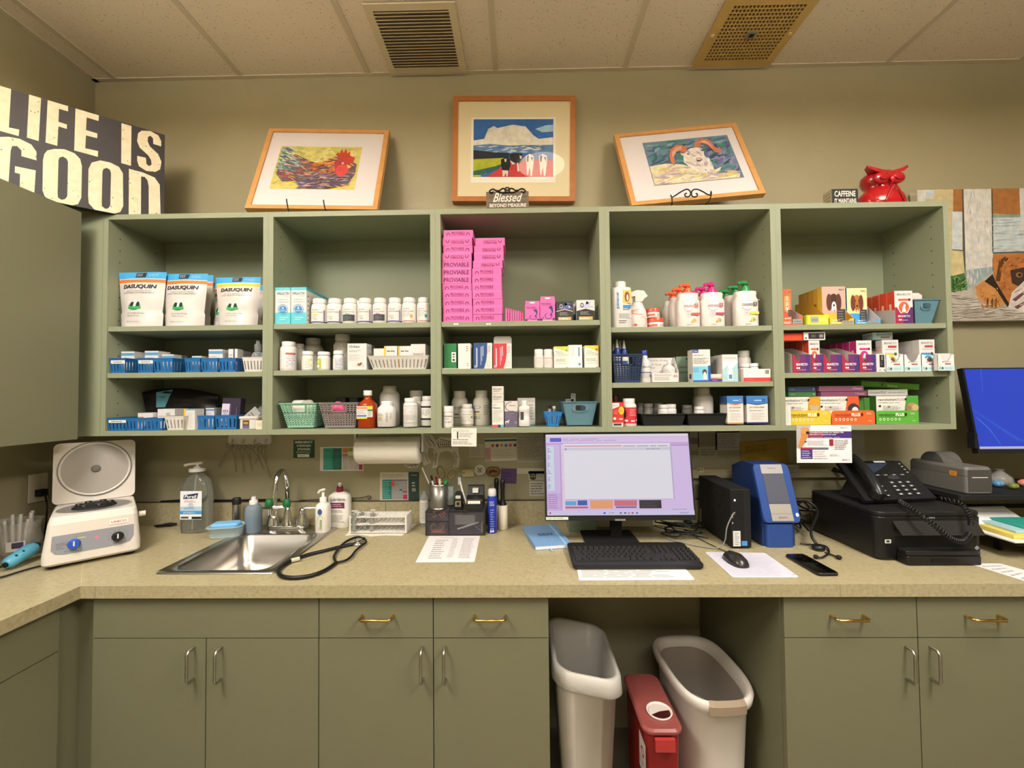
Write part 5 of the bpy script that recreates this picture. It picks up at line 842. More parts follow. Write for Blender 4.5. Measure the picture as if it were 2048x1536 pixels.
# cables on the backsplash ledge and behind the counter
def cable(name, pts, r, label, m=RUB, cat='cable', group=None):
    P = [Vector(p) for p in pts]; out = []
    for i in range(len(P)-1):
        a, b, c, d = P[max(i-1, 0)], P[i], P[i+1], P[min(i+2, len(P)-1)]
        for k in range(6):
            s = k/6; out.append(.5*((2*b)+(c-a)*s+(2*a-5*b+4*c-d)*s*s+(3*b-a-3*c+d)*s**3))
    out.append(P[-1])
    for q in out: q.z = max(q.z, CZ+r+.0018)
    return tag(MB().tube(out, r, m, 6).done(name), label, cat, group)
e = .0065
cable('cable', [onY(x, y, -.012)+Vector((0, 0, 0)) for x, y in ((322, 1003), (380, 1000), (440, 1001), (500, 1000), (560, 999))], .0042, 'black cable running along the backsplash behind the sink')
cable('wire_hook', [onY(x, y, -.012) for x, y in ((600, 1001), (660, 998), (700, 997), (725, 995), (738, 992), (742, 995), (738, 998), (735, 995))], .0018, 'thin black wire with a loop resting on the backsplash')
# ---------------------------------------------------------------- wall items under the cabinets
def wallnote(x0, x1, y0, y1, col, ops, label, name='paper_note', cat='paper', Y=-.0012, rot=0, th=.0006, group=None):
    a, b = onY(x0, y1, Y), onY(x1, y0, Y); w, h = b.x-a.x, b.z-a.z; m = MB().box(-w/2, w/2, -th, 0, -h/2, h/2, col); deco(m, ops, plane(-w/2, -h/2, w, h, -th))
    o = m.done(name, None, ((a.x+b.x)/2, Y, (a.z+b.z)/2)); o.rotation_euler.y = R(rot); return tag(o, label, cat, group)
wallnote(587, 629, 880, 916, '1c4a30', [('t', 'EMERGENCY', .08, .92, .82, .95, 'f0f0e8', .02), ('t', 'EYEWASH', .17, .83, .62, .75, 'f0f0e8', .02), ('t', 'STATION', .2, .8, .42, .55, 'f0f0e8', .02), ('l', .12, .88, .26, .38, 2, 'c8d8c8'), ('r', .2, .76, .05, .21, 'e8ece0'), ('l', .25, .7, .08, .18, 1, '6a8a70')], 'small dark green emergency eyewash station sign on wall', 'wall_sign', 'sign')
CH = [('r', .08, .30, .05, .94, '2a9a8a'), ('r', .30, .50, .05, .94, '1f6a5e')]+[('r', .52+.13*k, .64+.13*k, .05, .72-.1*k, 'b8b0a8') for k in range(3)]+[('r', .52, .64, .76, .94, 'd07838'), ('r', .52, .64, .60, .70, 'b08868'), ('r', .65, .77, .80, .94, '8aa84a'), ('r', .65, .77, .52, .6, 'b8b058'), ('r', .78, .92, .84, .94, '5a8ac0'), ('r', .90, .98, .05, .26, 'a02a58'), ('l', .1, .28, .1, .8, 10, '6ac0b0'), ('l', .32, .48, .1, .8, 10, '4a9a8a')]
wallnote(640, 727, 893, 942, 'd8d2c4', CH, 'landscape chart with teal and orange columns behind the towel roll', 'wall_chart', 'chart', rot=0)
wallnote(760, 838, 944, 1001, 'd2ccba', [('r', .73, 1, 0, 1, '2c4440'), ('l', .05, .65, .78, .95, 3, 'a8a290'), ('r', .06, .3, .05, .74, '2f8a82'), ('r', .3, .7, .05, .74, 'aaa8a8'), ('l', .07, .29, .08, .7, 10, '8ad0c8'), ('r', .3, .7, .69, .74, '8a6a9a'), ('r', .3, .38, .5, .68, 'e0603a'), ('r', .4, .48, .55, .6, '8ab050'), ('r', .5, .58, .35, .4, '3a6ab0'), ('r', .58, .70, .28, .34, 'c84a6a'), ('r', .6, .7, .05, .2, 'c8286a'), ('t', 'Antech', .8, .95, .87, .93, 'c8d0c8'), ('r', .82, .9, .6, .64, 'ccc'), ('r', .82, .9, .5, .54, 'ccc'), ('r', .82, .92, .32, .44, '9a9a98')], 'chart with a dark green right column, taped above the backsplash', 'wall_chart', 'chart', rot=0)
# paper towel roll
a, b = onY(716, 900, -.16), onY(842, 900, -.16); L = b.x-a.x; zc = onY(780, 898, -.16).z; r = (onY(780, 870, -.16).z-onY(780, 926, -.16).z)/2
t = thing('paper_towel_roll', 'large white quilted paper towel roll mounted under the shelves', 'paper towel', (a.x, -.16, zc-.002)); PT2 = mat('quilted_paper', 'ded8cc', .8, bump=.7, bscale=70)
rp = [(r*.3, 0), (r*.92, 0), (r, .008), (r, L-.008), (r*.92, L), (r*.3, L)]; m = MB(); m.T = Matrix.Rotation(R(90), 4, 'Y'); m.lathe(rp, PT2, cap=False, seg=40); m.done('roll', t)
m = MB(); m.T = Matrix.Rotation(R(90), 4, 'Y'); m.lathe([(r*.3, .0), (r*.3, L), (r*.24, L), (r*.24, 0)], '9a8a70', cap=False); m.done('core', t)
for xx, nm in ((-.012, 'l'), (L+.004, 'r')): MB().box(xx, xx+.008, -.012, .012, -.01, ZB-zc-.0006, WP).done('bracket', t)
# instrument rack
a, b = onY(452, 871, -.03), onY(538, 893, -.03); w = b.x-a.x; t = thing('hook_rack', 'off-white wall rack with hooks holding steel instruments', 'rack', ((a.x+b.x)/2, -.0012, a.z))
m = MB(); h = (onY(500, 871, -.01).z-onY(500, 890, -.01).z); m.prism(rrect(-w/2, w/2, -h, 0, .012), -.014, 0, WP, 'y'); m.done('plate', t)
for k in range(4): MB().tube([(-w/2+.02+k*(w-.04)/3, -.014, -h*.5), (-w/2+.024+k*(w-.04)/3, -.03, -h*.75), (-w/2+.026+k*(w-.04)/3, -.034, -h*.95)], .0045, WP).done('hook', t)
INST = mat('instrument_steel', '8a8270', .3, .9)
for i, (px, ex_, ey_, kind, l) in enumerate([(462, 436, 935, 'tweezers', 'slanting far left'), (468, 472, 944, 'thin forceps', 'hanging straight on the first hook'), (483, 488, 946, 'long thin forceps', 'hanging on the second hook'), (493, 505, 942, 'scissors', 'with round finger loops on the third hook'), (506, 528, 940, 'long forceps', 'slanting right on the third hook'), (524, 510, 930, 'scissors', 'crossing left on the fourth hook'), (522, 541, 957, 'curved scissors', 'reaching lowest at right')]):
    p, q = onY(px, 888, -.036-.003*i), onY(ex_, ey_, -.020-.002*i); d = q-p; n = Vector((d.z, 0, -d.x)).normalized(); m = MB()
    for s in (-1, 1):
        c = p+d*.10+n*s*.010; m.tube([c+Vector((.0075*cos(2*pi*k/10), 0, .0095*sin(2*pi*k/10))) for k in range(10)], .0016, INST, 6, closed=True)
        m.tube([c+d*.07, p+d*.55+n*s*.001, q-n*s*.004], .0017, INST, 6, rs=[.0016, .002, .0008])
    tag(m.done('surgical_instrument'), 'steel %s %s of the hook rack' % (kind, l), 'instrument', 'instruments on the hook rack')
# dog skeleton cut-out
SKP = [(845, 868), (862, 868), (872, 882), (880, 874), (900, 875), (914, 885), (917, 903), (920, 918), (917, 935), (906, 934), (912, 921), (903, 905), (893, 901), (881, 905), (876, 918), (875, 935), (864, 936), (870, 920), (866, 902), (858, 893), (855, 910), (862, 925), (848, 932), (845, 926)]
def wallpoly(P, Y, col, ops2, label, name='cutout', cat='paper'):
    W3 = [onY(x, y, Y) for x, y in P]; m = MB().prism([(p.x, p.z) for p in reversed(W3)], Y-.0005, Y, col, 'y')
    for (x0, y0), (x1, y1) in ops2:
        a, b = onY(x0, y0, Y), onY(x1, y1, Y); d = Vector((b.z-a.z, 0, a.x-b.x)).normalized()*.0011; m.add([(q.x, Y-.0008, q.z) for q in (a-d, a+d, b+d, b-d)], [(0, 1, 2, 3)], '3a382e')
    return tag(m.done(name), label, cat)
rb = [((876+4*k, 881), (878+4*k, 897)) for k in range(7)]+[((880, 889), (905, 888)), ((872, 884), (880, 896)), ((871, 905), (870, 932)), ((874, 905), (872, 930)), ((906, 905), (913, 918)), ((913, 920), (911, 932)), ((850, 872), (868, 886)), ((852, 878), (862, 892)), ((850, 905), (857, 925)), ((880, 878), (910, 886)), ((908, 902), (915, 915)), ((862, 896), (870, 902)), ((885, 893), (903, 893)), ((856, 870), (871, 893))]
wallpoly(SKP, -.0015, 'c9c3b4', rb, 'paper dog skeleton cut-out with printed bones on the wall')
wallpoly([(806, 930), (824, 925), (842, 922), (836, 936), (818, 937)], -.0013, 'c4beae', [((812, 931), (836, 929)), ((820, 928), (826, 934)), ((828, 926), (832, 933))], 'small torn paper piece below the towel roll')
wallnote(903, 953, 856, 893, 'e2ded4', [('l', .05, .9, .8, .95, 2, 'aaa'), ('r', .22, .27, .42, .8, '222'), ('l', .32, .9, .5, .76, 4, '999'), ('l', .05, .7, .34, .42, 1, '555'), ('l', .05, .95, .1, .3, 4, '888')], 'white instruction paper taped to the shelf bottom edge above the cup', Y=YU-.0012, rot=1)
wallnote(938, 968, 888, 915, 'b4ae9e', [('l', .05, .95, .1, .9, 8, '8a8678'), ('r', .3, .32, .05, .95, '9a9688'), ('r', .6, .62, .05, .95, '9a9688')], 'faded grey grid note left of the calendar sheet')
wallnote(970, 1033, 876, 922, 'cfc9bc', [('r', 0, 1, .86, .95, '2c5a46'), ('r', 0, .2, .0, .6, 'c8a0a0'), ('l', .02, .18, .05, .58, 7, 'a04a50')]+[('d', .25+.14*k, .68, .045, .07, c) for k, c in enumerate(['b04a40', '3a3a30', 'c8862a', '3a7ab0', 'c83a5a', '5a2a7a'])]+[('l', .25, .95, .1, .55, 5, 'b8b2a4')], 'calendar sheet with green header and coloured figures', 'calendar', 'calendar', rot=-1)
wallnote(1034, 1092, 868, 925, 'aaa494', [('l', .05, .9, .05, .95, 20, '76725f')], 'dense typed grey notice left of the monitor')
wallnote(1034, 1092, 936, 948, 'cac4ac', [], 'narrow cream label strip left of the monitor', 'label_strip', 'label')
wallnote(1002, 1033, 937, 967, '5c4274', [('l', .15, .8, .4, .8, 2, '4a3262')], 'purple sticky note on the wall', 'sticky_note', 'paper', rot=2)
wallnote(1057, 1092, 942, 960, 'b8b4a0', [('p', [(.1, .1), (.06, .9), (.2, .6), (.34, .6), (.46, .9), (.42, .1), (.26, 0)], '3a3c2a'), ('d', .2, .4, .04, .08, 'c8b86a'), ('d', .34, .4, .04, .08, 'c8b86a'), ('l', .5, .95, .3, .8, 3, '8a866e')], 'small card with dark animal face, left of the monitor', 'card', 'paper')
wallnote(1059, 1092, 962, 992, 'bab4a8', [('l', .08, .9, .08, .92, 5, '5a564c')], 'typed paper slip under the animal face card')
def magnet(x0, x1, y0, y1, col, ops, label, rnd):
    a, b = onY(x0, y1, -.001), onY(x1, y0, -.001); w, h = b.x-a.x, b.z-a.z; m = MB().prism(rrect(-w/2, w/2, -h/2, h/2, rnd*min(w, h)), -.007, 0, col, 'y'); deco(m, ops, plane(-w/2, -h/2, w, h, -.007)); tag(m.done('wall_magnet', None, ((a.x+b.x)/2, -.0012, (a.z+b.z)/2)), label, 'ornament', 'small ornaments on the wall')
magnet(925, 948, 938, 953, 'c8bd8c', [('d', .14, .5, .05, .1, '3a3220'), ('d', .85, .8, .05, .1, '9a8a60')], 'cream wooden tag with a dark hole, leftmost of three wall ornaments', .2)
magnet(949, 971, 929, 950, 'c4bfae', [('o', .5, .5, .46, .46, .1, 'e0dccc'), ('p', [(.3, .3), (.36, .25), (.72, .7), (.66, .75)], '5a5648'), ('p', [(.7, .3), (.64, .25), (.28, .7), (.34, .75)], '5a5648')], 'round pale badge with crossed tools, middle of three wall ornaments', .5)
magnet(972, 1001, 933, 952, '8a6638', [('o', .5, .5, .47, .47, .12, '4a3418'), ('p', [(.2, .3), (.22, .6), (.5, .72), (.8, .55), (.82, .3), (.72, .45), (.6, .4), (.4, .45), (.34, .3)], '3a2814')], 'oval wooden badge with dark animal, rightmost of three wall ornaments', .48)
# right of the monitor
a, b = onY(1380, 955, -.0), onY(1715, 935, -.0); m = MB().rbox(a.x, b.x, -.022, -.0012, a.z, b.z, 'b9b08e', r=.003); RW = tag(m.done('raceway'), 'cream electrical raceway with an outlet on the wall behind the tower', 'outlet strip')
for px in (1401, 1668):
    q = onY(px, 940.5, -.0225); m = MB(); deco(m, [('r', -.5, .5, -.5, .5, 'd2c9a8'), ('r', -.3, -.12, .05, .35, '4a4634'), ('r', .12, .3, .05, .35, '4a4634'), ('d', -.35, -.05, .12, .12, '2a2618')], lambda u, v, l: (q.x+u*.03, -.0222-l, q.z+v*.02)); m.done('outlet', RW)
wallnote(1378, 1397, 862, 930, '9c9784', [('r', .1, .9, .62, .8, '6a664e'), ('r', .1, .9, .3, .42, '8a8458')], 'narrow faded paper just right of the monitor')
wallnote(1396, 1434, 866, 894, '8c8876', [('r', .1, .9, .1, .9, '84806e')], 'blank grey card pinned above the hotline note')
wallnote(1398, 1434, 894, 914, 'aaa594', [('t', 'PEOPLE POISON', .08, .85, .68, .82, '3a382e', .01), ('t', 'CONTROL HOTLINE', .08, .92, .42, .56, '3a382e', .01), ('t', '1-800-222-1222', .08, .8, .16, .3, '3a382e', .01)], 'small grey poison hotline note')
wallnote(1431, 1480, 862, 900, 'b2adA4', [('r', .02, .98, .92, 1, '222'), ('l', .05, .95, .08, .85, 8, '84807a'), ('r', .3, .31, .05, .88, '84807a'), ('r', .7, .71, .05, .88, '84807a')], 'typed grid sheet behind the shelves, left of the mustard sheet')
wallnote(1482, 1575, 881, 930, '9c7d20', [('l', .1, .8, .55, .85, 5, '5a4a18'), ('l', .12, .45, .15, .38, 3, '5a4a18')], 'mustard yellow sheet with handwriting, tilted on wall', Y=-.004, rot=-4)
wallnote(1560, 1598, 929, 951, 'a8a69c', [('l', .2, .8, .2, .8, 3, '7a766a')], 'small grey tag right of the blue analyzer', 'tag', 'tag', Y=-.0262)
wallnote(1698, 1728, 860, 950, 'aaa8a2', [], 'plain grey paper behind the flyer')
FL = [('r', 0, 1, .66, .84, '4a2f7a'), ('r', .1, .5, .66, .84, '8a2f52'), ('p', [(.0, .4), (0, 1), (.26, 1), (.2, .66), (.08, .34)], 'b8b0b4'), ('p', [(.02, .42), (.08, .7), (.08, .92), (.2, .94), (.25, .84), (.2, .72), (.14, .5), (.06, .38)], 'c88848'), ('d', .15, .86, .07, .09, 'd09858'), ('d', .2, .80, .03, .04, '2a1c18'), ('t', 'CONGRATULATIONS ON TAKING THE', .24, .85, .79, .83, 'f4e8f0', .02), ('t', 'BRAVECTO QUANTUM LEAP', .24, .72, .73, .77, 'f4e8f0', .02), ('l', .24, .95, .665, .70, 1, 'c8a8c8'), ('t', 'BRAVECTO', .8, .93, .92, .95, '555'), ('d', .16, .56, .02, .02, '4a4050'), ('l', .19, .55, .46, .6, 4, 'aaa'),
      ('r', .07, .28, .11, .40, '4a3a80'), ('r', .07, .28, .36, .41, 'b0304a'), ('r', .28, .57, .36, .41, '6a6a78'), ('l', .09, .26, .12, .34, 4, 'c8c0e0'), ('l', .3, .56, .1, .34, 4, 'c8c4c8'), ('r', .59, .66, .46, .63, '8a2c34'), ('l', .68, .9, .35, .62, 5, '888'), ('r', .86, .92, .52, .62, 'b8b4b4'), ('l', .59, .8, .18, .24, 2, '999'), ('t', 'MERCK', .85, .95, .07, .1, '555'), ('d', .83, .085, .012, .015, '3a6a6a')]
wallnote(1594, 1702, 850, 926, 'eee8ec', FL, 'glossy flyer with dog and purple banner hanging from the shelf edge', 'flyer', 'flyer', Y=YU-.0014, rot=.5)
# ---------------------------------------------------------------- test tube rack on paper towel
p = Zp(760, 1061); tag(MB().prism([tuple(Zp(*q)[:2]) for q in ((697, 1067), (720, 1064), (745, 1068), (775, 1066), (808, 1067), (832, 1050), (836, 1044), (712, 1046))], CZ, CZ+.0015, PT2).done('paper_towel'), 'folded white paper towel under the test tube rack', 'paper towel')
t = thing('test_tube_rack', 'white three-tier test tube rack behind the stethoscope', 'rack', (-.595, -.115, CZ+.002)); w, d, h = .235, .085, .075; RK = PL('e2ded8', .35)
for s in (-1, 1): MB().rbox(s*w/2-.004, s*w/2+.004, -d/2, d/2, 0, h, RK, r=.003).done('end_panel', t)
for zz in (.004, .036, .066):
    m = MB(); n = 12
    for i in range(n+1): x = -w/2+.004+i*(w-.008)/n; m.box(x-.0028, x+.0028, -d/2+.002, d/2-.002, zz, zz+.003, RK)
    for j in range(6): y = -d/2+.002+j*(d-.004)/5; m.box(-w/2+.004, w/2-.004, y-.0022, y+.0022, zz+.0002, zz+.0034, RK)
    m.done('tier', t)
for i, (x, y, tl, l) in enumerate([(-.10, -.03, 0, 'leftmost'), (-.062, .0, -14, 'tilted'), (-.03, -.02, 4, 'rightmost')]):
    t = thing('syringe', 'clear empty syringe standing in the tube rack, '+l, 'syringe', (-.595+x, -.115+y-.012, CZ+.010), 0, 'syringes in the rack'); t.rotation_euler = (0, R(tl), 0)
    MB().lathe([(.003, 0), (.0085, .004), (.0085, .07), (.012, .071), (.012, .073)], CLR, seg=12).done('barrel', t); MB().lathe([(.006, .012), (.006, .016), (.0025, .017), (.0025, .085), (.011, .086), (.011, .088)], WHT if i != 1 else CLR, seg=12).done('plunger', t)
# stethoscope
t = thing('stethoscope', 'black stethoscope looped on the counter right of the sink', 'stethoscope'); s = lambda L, zz: [tuple(Zp(x, y))[:2]+(zz,) for x, y in L]
def smooth(L, n=5):
    P = [Vector(p) for p in L]; out = []
    for i in range(len(P)-1):
        a, b, c, d = P[max(i-1, 0)], P[i], P[i+1], P[min(i+2, len(P)-1)]
        for k in range(n): u = k/n; out.append(.5*((2*b)+(c-a)*u+(2*a-5*b+4*c-d)*u*u+(3*b-a-3*c+d)*u**3))
    return out+[P[-1]]
MB().tube(smooth(s([(716, 1090), (690, 1095), (650, 1105), (610, 1115), (575, 1130), (558, 1145), (562, 1156), (585, 1160), (620, 1156), (650, 1145), (672, 1130)], CZ+.007)), .0062, RUB, 10).done('tubing', t)
MB().tube(smooth(s([(672, 1130), (668, 1118), (674, 1106), (686, 1092), (700, 1083), (716, 1078), (728, 1082)], CZ+.008)), .0045, RUB, 8).tube(smooth(s([(672, 1130), (690, 1126), (702, 1118), (712, 1105), (724, 1095), (732, 1088), (728, 1080)], CZ+.008)), .0042, RUB, 8).done('earpiece_tube', t)
p = Zp(716, 1090); MB().lathe([(.018, 0), (.021, .003), (.021, .008), (.010, .011), (.008, .016), (.015, .018), (.015, .022)], CHROME, (p.x, p.y)).done('chest_piece', t).location.z = CZ+.0005
p = Zp(592, 1124); o = MB().tube([(p.x-.012, p.y-.010, CZ+.0085), (p.x+.008, p.y+.008, CZ+.0085)], .0075, 'c8c0a8', 10).done('clip', t)
# ---------------------------------------------------------------- organizer with drawers
SM = mat('smoky_plastic', '5a565c', .12, alpha=.32); SMD = mat('smoky_edge', '2e2c30', .25)
ox, oy, w, d, h = -.390, -.180, .247, .13, .100; t = thing('drawer_organizer', 'smoky clear desktop organizer with three small drawers', 'organizer', (ox, oy, CZ)); dv = w*.40
m = MB()
for x in (0, dv-.003, w-.004): m.box(x, x+.004, 0, d, .0, h, SMD)
m.box(.004, w-.004, 0, d, 0, .003, SMD).box(.004, w-.004, 0, d, h-.003, h, SM).box(.004, dv-.003, 0, d, h*.57, h*.57+.003, SMD).box(.004, w-.004, d-.003, d, .003, h-.003, SM)
m.box(dv, w-.0, .0, .003, h-.002, h+.001, SMD).done('case', t)
for x0, x1, z0, z1_, nm in [(.005, dv-.004, h*.6+.001, h-.005, 'a'), (.005, dv-.004, .004, h*.57-.001, 'b'), (dv+.002, w-.006, .004, h-.005, 'c')]:
    o = MB().box(x0, x1, -.002, .0005, z0, z1_, SM).box(x0, x1, .0006, d-.01, z0, z0+.002, SM); c = (x0+x1)/2; o.prism([(c+.010*cos(R(a)), z1_+.010*sin(R(a))) for a in range(180, 361, 20)], -.0026, -.0021, SMD, 'y'); o.done('drawer', t)
ORG = mat('orange_tubing', 'd8744e', .4)
m = MB(); rnd = random.Random(3)
for k in range(7):
    x = .015+rnd.random()*.03; m.tube(smooth([(x, .01+.012*k, .068), (x+.03, .012+.012*k, .083), (x+.042, .015+.012*k, .067)]), .0022, ORG, 5)
for k in range(6): q = .012+.006*k; m.tube([(.045+.028*cos(a), .012+.012*k, .027+.016*sin(a)+.0008*k) for a in [2*pi*j/12 for j in range(12)]], .0018, ORG if k % 2 else 'c8a878', 5, closed=True)
m.box(.02, .08, .01, .06, .0072, .012, 'd85a48')
tag(m.done('rubber_bands', None, (ox, oy+.002, CZ+.0005)), 'tangle of orange rubber bands inside the left organizer drawers', 'rubber bands')
t = thing('marker', 'white marker lying in the large right organizer drawer', 'pen', (ox+.13, oy+.02, CZ+.02), 0); o = MB().tube([(0, 0, 0), (.07, .0, .022)], .0048, WHT, 8, rs=[.004, .005]).done('barrel', t); MB().tube([(.07, 0, .022), (.088, 0, .028)], .0035, WH2).done('tip', t)
m = MB().box(.115, .2, .05, .055, .03, .07, 'b8b8b4'); tag(m.done('plastic_packet', None, (ox, oy, CZ)), 'grey plastic packet standing in the large right organizer drawer', 'packet')
m = MB().tube([(.20, .03, .03), (.225, .028, .012)], .002, '8ac').box(.228, .234, .02, .06, .006, .04, 'c8c838'); tag(m.done('clips', None, (ox, oy, CZ)), 'yellow and blue bits at the right end of the large organizer drawer', 'clip')
tz = CZ+h+.0016
# mesh cup
X, w_, h_ = base_at(855, 893, 970, oy+.01, tz); r = w_/2; t = thing('pen_cup', 'silver mesh pen cup on top of the organizer', 'cup', (X, oy+.045, tz)); MS = mat('mesh_metal', '9c9a94', .35, .8, alpha=.62)
MB().lathe([(r*.86, 0), (r, h_*.97), (r*.97, h_*.97), (r*.84, .002)], MS, cap=False).lathe([(r*.86, 0), (r*.86, .001)], MS).done('mesh', t); MB().lathe([(r*1.04, h_*.95), (r*1.04, h_), (r*.97, h_), (r*.97, h_*.95)], NICKEL, cap=False).lathe([(r*.88, 0), (r*.9, .006), (r*.84, .006)], NICKEL, cap=False).done('rim', t)
cx, cy = X, oy+.045
def stick(a, b, r_, mt, name, label, cat, extra=None, off=(0, 0)):
    t = thing(name, label, cat, (cx+off[0], cy+off[1], tz+.004), 0, 'things in the pen cup'); MB().tube([a, b], r_, mt, 8).done('barrel', t)
    if extra: MB().tube([Vector(a).lerp(Vector(b), extra[0]), Vector(b)*1.0], r_*extra[2], extra[1], 8).done('cap', t)
p = onY(843, 936, cy); stick((.004, 0, 0), (p.x-cx, .01, p.z-tz-.004), .0028, WP, 'white_stick', 'long thin white stick leaning left out of the pen cup', 'stick')
p = onY(865, 950, cy); stick((.0, -.01, 0), (p.x-cx-.004, -.01, p.z-tz-.004), .004, WHT, 'marker', 'white marker with black cap end in the pen cup', 'pen', (.84, BLK, 1.1))
p = onY(872, 953, cy); stick((.004, .0, 0), (p.x-cx, .0, p.z-tz-.004), .0042, PL('7a1a22', .3), 'marker', 'dark red marker in the pen cup', 'pen')
p = onY(880, 957, cy); stick((.010, -.006, 0), (p.x-cx, -.008, p.z-tz-.004), .0055, mat('cream_plastic', 'dccfa8', .4), 'dropper_pen', 'cream rounded pen in the pen cup', 'pen')
p = onY(892, 960, cy); stick((.006, .008, 0), (p.x-cx, .004, p.z-tz-.008), .007, PL('2a9a4a', .35), 'marker', 'thick green capped marker in the pen cup', 'pen')
t = thing('scissors', 'scissors with yellow and black looped handles in the pen cup', 'scissors', (cx, cy+.018, tz+.004), 0, 'things in the pen cup')
for s_, (px, py, ra, rbb, tl) in ((-1, (882, 944, .015, .026, -18)), (1, (904, 948, .015, .022, 38))):
    q = onY(px, py, cy+.018)-Vector((cx, cy+.018, tz+.004)); pts = []
    for k in range(16): a = 2*pi*k/16; u, v = ra*cos(a), rbb*sin(a); pts.append((q.x+u*cos(R(-tl))-v*sin(R(-tl)), 0, q.z+u*sin(R(-tl))+v*cos(R(-tl))))
    MB().tube(pts, .0034, mat('scissor_yellow', '9a8030', .4), 6, closed=True).tube([(x*1.0, -.0006, z_) for x, y, z_ in pts], .0028, BLK, 6, closed=True).done('handle', t)
    lo = min(pts, key=lambda p: p[2]); MB().tube([lo, (0.004*s_, 0, .008)], .0022, NICKEL, 6).done('blade', t)
# stapler, toothbrush, tape dispenser
CP = lambda x, y, Y, z: onY(x, y, Y)
p = onY(917, 1018, oy+.03); t = thing('stapler', 'small black and chrome desk stapler standing on the organizer', 'stapler', (p.x, oy+.05, tz)); MB().rbox(-.017, .017, -.03, .03, 0, .012, BLK, r=.006).rbox(-.015, .015, -.03, .02, .012, .065, BLK, r=.006).done('body', t); m = MB().box(-.012, .012, -.033, -.0301, .012, .036, NICKEL).box(-.006, .006, -.0335, -.0331, .018, .03, BLK).rbox(-.011, .011, -.0335, -.0301, .044, .058, 'b8b8b4', r=.003); m.done('chrome_front', t)
X, w_, h_ = base_at(893, 908, 974, oy+.09, tz); tag(MB().rbox(-.014, .014, -.012, .012, 0, h_, mat('pale_green_plastic', 'b0beb6', .4), r=.008).done('pill_cutter', None, (X, oy+.10, tz)), 'pale grey-green plastic piece behind the stapler', 'tool')
a, b = onY(919, 956, oy+.075)-Vector((0, 0, 0)), onY(937, 1017, oy+.03); t = thing('toothbrush', 'white and grey toothbrush standing head up on the organizer', 'brush'); MB().tube(smooth([tuple(a), tuple(a.lerp(b, .5)+Vector((-.004, 0, 0))), (b.x, b.y, tz+.005)]), .004, WH2, 8, rs=None).done('handle', t); MB().rbox(a.x-.006, a.x+.006, a.y-.009, a.y-.002, a.z-.028, a.z+.004, 'aab8c0', r=.002).done('bristles', t)
X, w_, h_ = base_at(931, 969, 975, oy+.03, tz); t = thing('tape_dispenser', 'black tape dispenser with white tape core on the organizer', 'dispenser', (X+.0, oy+.055, tz)); w2 = w_/2
MB().prism([(-.05, 0), (.06, 0), (.06, .02), (.055, h_*.85), (.035, h_), (.01, h_), (-.012, h_*.62), (-.045, h_*.5), (-.05, h_*.42)], -w2*.85, w2*.85, BLK, 'x').done('body', t); m = MB().rbox(-w2*.7, w2*.6, -.0525, -.0501, h_*.30, h_*.44, 'e8ded0', r=.001); m.done('label', t); MB().box(-w2*.3, w2*.3, -.014, .006, h_*.72, h_*.92, WP).done('tape_core', t)
t, X, Y, r, h_ = CBOT(838, 856, 965, 1053, [(.96, 0), (1, .02), (1, .62), (.8, .7), (.4, .76), (.4, .8)], CLR, None, None, 'clear slim bottle with white label behind the organizer', [('r', 0, 1, 0, 1, 'd8d4ce'), ('l', .2, .8, .1, .9, 10, '999')], 'clear_bottle', lab=(.08, .6))
# spray can, lint rollers
t, X, Y, r, h_ = CBOT(974, 993, 979, 1067, [(.92, 0), (1, .015), (1, .78), (.9, .84)], PL('2a3ea8', .25), WHT, [(.84, .84), (.9, .85), (.86, .97), (.7, 1)], 'slim blue spray can with white cap beside the lint roller', [('l', .35, .7, .1, .7, 9, '8a98d8'), ('p', [(.3, .0), (.4, .12), (.5, .04), (.6, .12), (.7, .02)], 'd8dcf0'), ('t', 'DOG', .3, .7, .78, .92, 'c8d0f0')], 'spray_can', lab=(.02, .8))
for (x0, x1, ym, yt, yb, Yo, l) in [(995, 1015, 1012, 959, 1061, 0, 'front'), (983, 1003, 1010, 957, 1052, 0, 'rear')]:
    p = Zp((x0+x1)/2, yb); X, w_, h_ = base_at(x0, x1, ym, p.y, CZ); H = base_at(x0, x1, yt, p.y, CZ)[2]; r = w_/2
    t = thing('lint_roller', 'white lint roller with black handle standing upright, %s of two' % l, 'lint roller', (X, p.y+r, CZ), 0, 'lint rollers')
    MB().lathe([(r*.9, 0), (r, .002), (r, h_), (r*.6, h_)], mat('roller_paper', 'ded5bf', .6)).done('roll', t); MB().lathe([(r*.85, h_), (r*.8, h_+.004), (r*.42, h_+.02), (r*.40, H*.75), (r*.5, H*.9), (r*.45, H*.98), (r*.2, H)], BLK).done('handle', t)
# printed papers on the counter
def sheet(corners, col, ops, label, name='paper_sheet', z0=CZ, th=.0005, cat='paper', group=None, rad=0):
    c = [Zp(*q, z0) for q in corners]; f = lambda u, v, l: tuple((c[0]*(1-u)+c[1]*u)*(1-v)+(c[3]*(1-u)+c[2]*u)*v)[:2]+(z0+th+l,)
    P = rrect(0, 1, 0, 1, rad) if rad else [(0, 0), (1, 0), (1, 1), (0, 1)]; m = MB().prism([f(u, v, 0)[:2] for u, v in P], z0, z0+th, col); deco(m, ops, f); return tag(m.done(name), label, cat, group)
TX = [('l', .18, .42, .1, .85, 10, '9a9898'), ('l', .5, .62, .15, .9, 14, 'aaa8a8'), ('l', .7, .95, .12, .92, 16, 'a4a2a4'), ('t', 'Poison Control', .25, .5, .9, .93, '444')]
sheet([(831, 1125), (949, 1124), (960, 1072), (858, 1072)], 'e8e4e6', TX, 'white printed sheet lying in front of the drawer organizer')
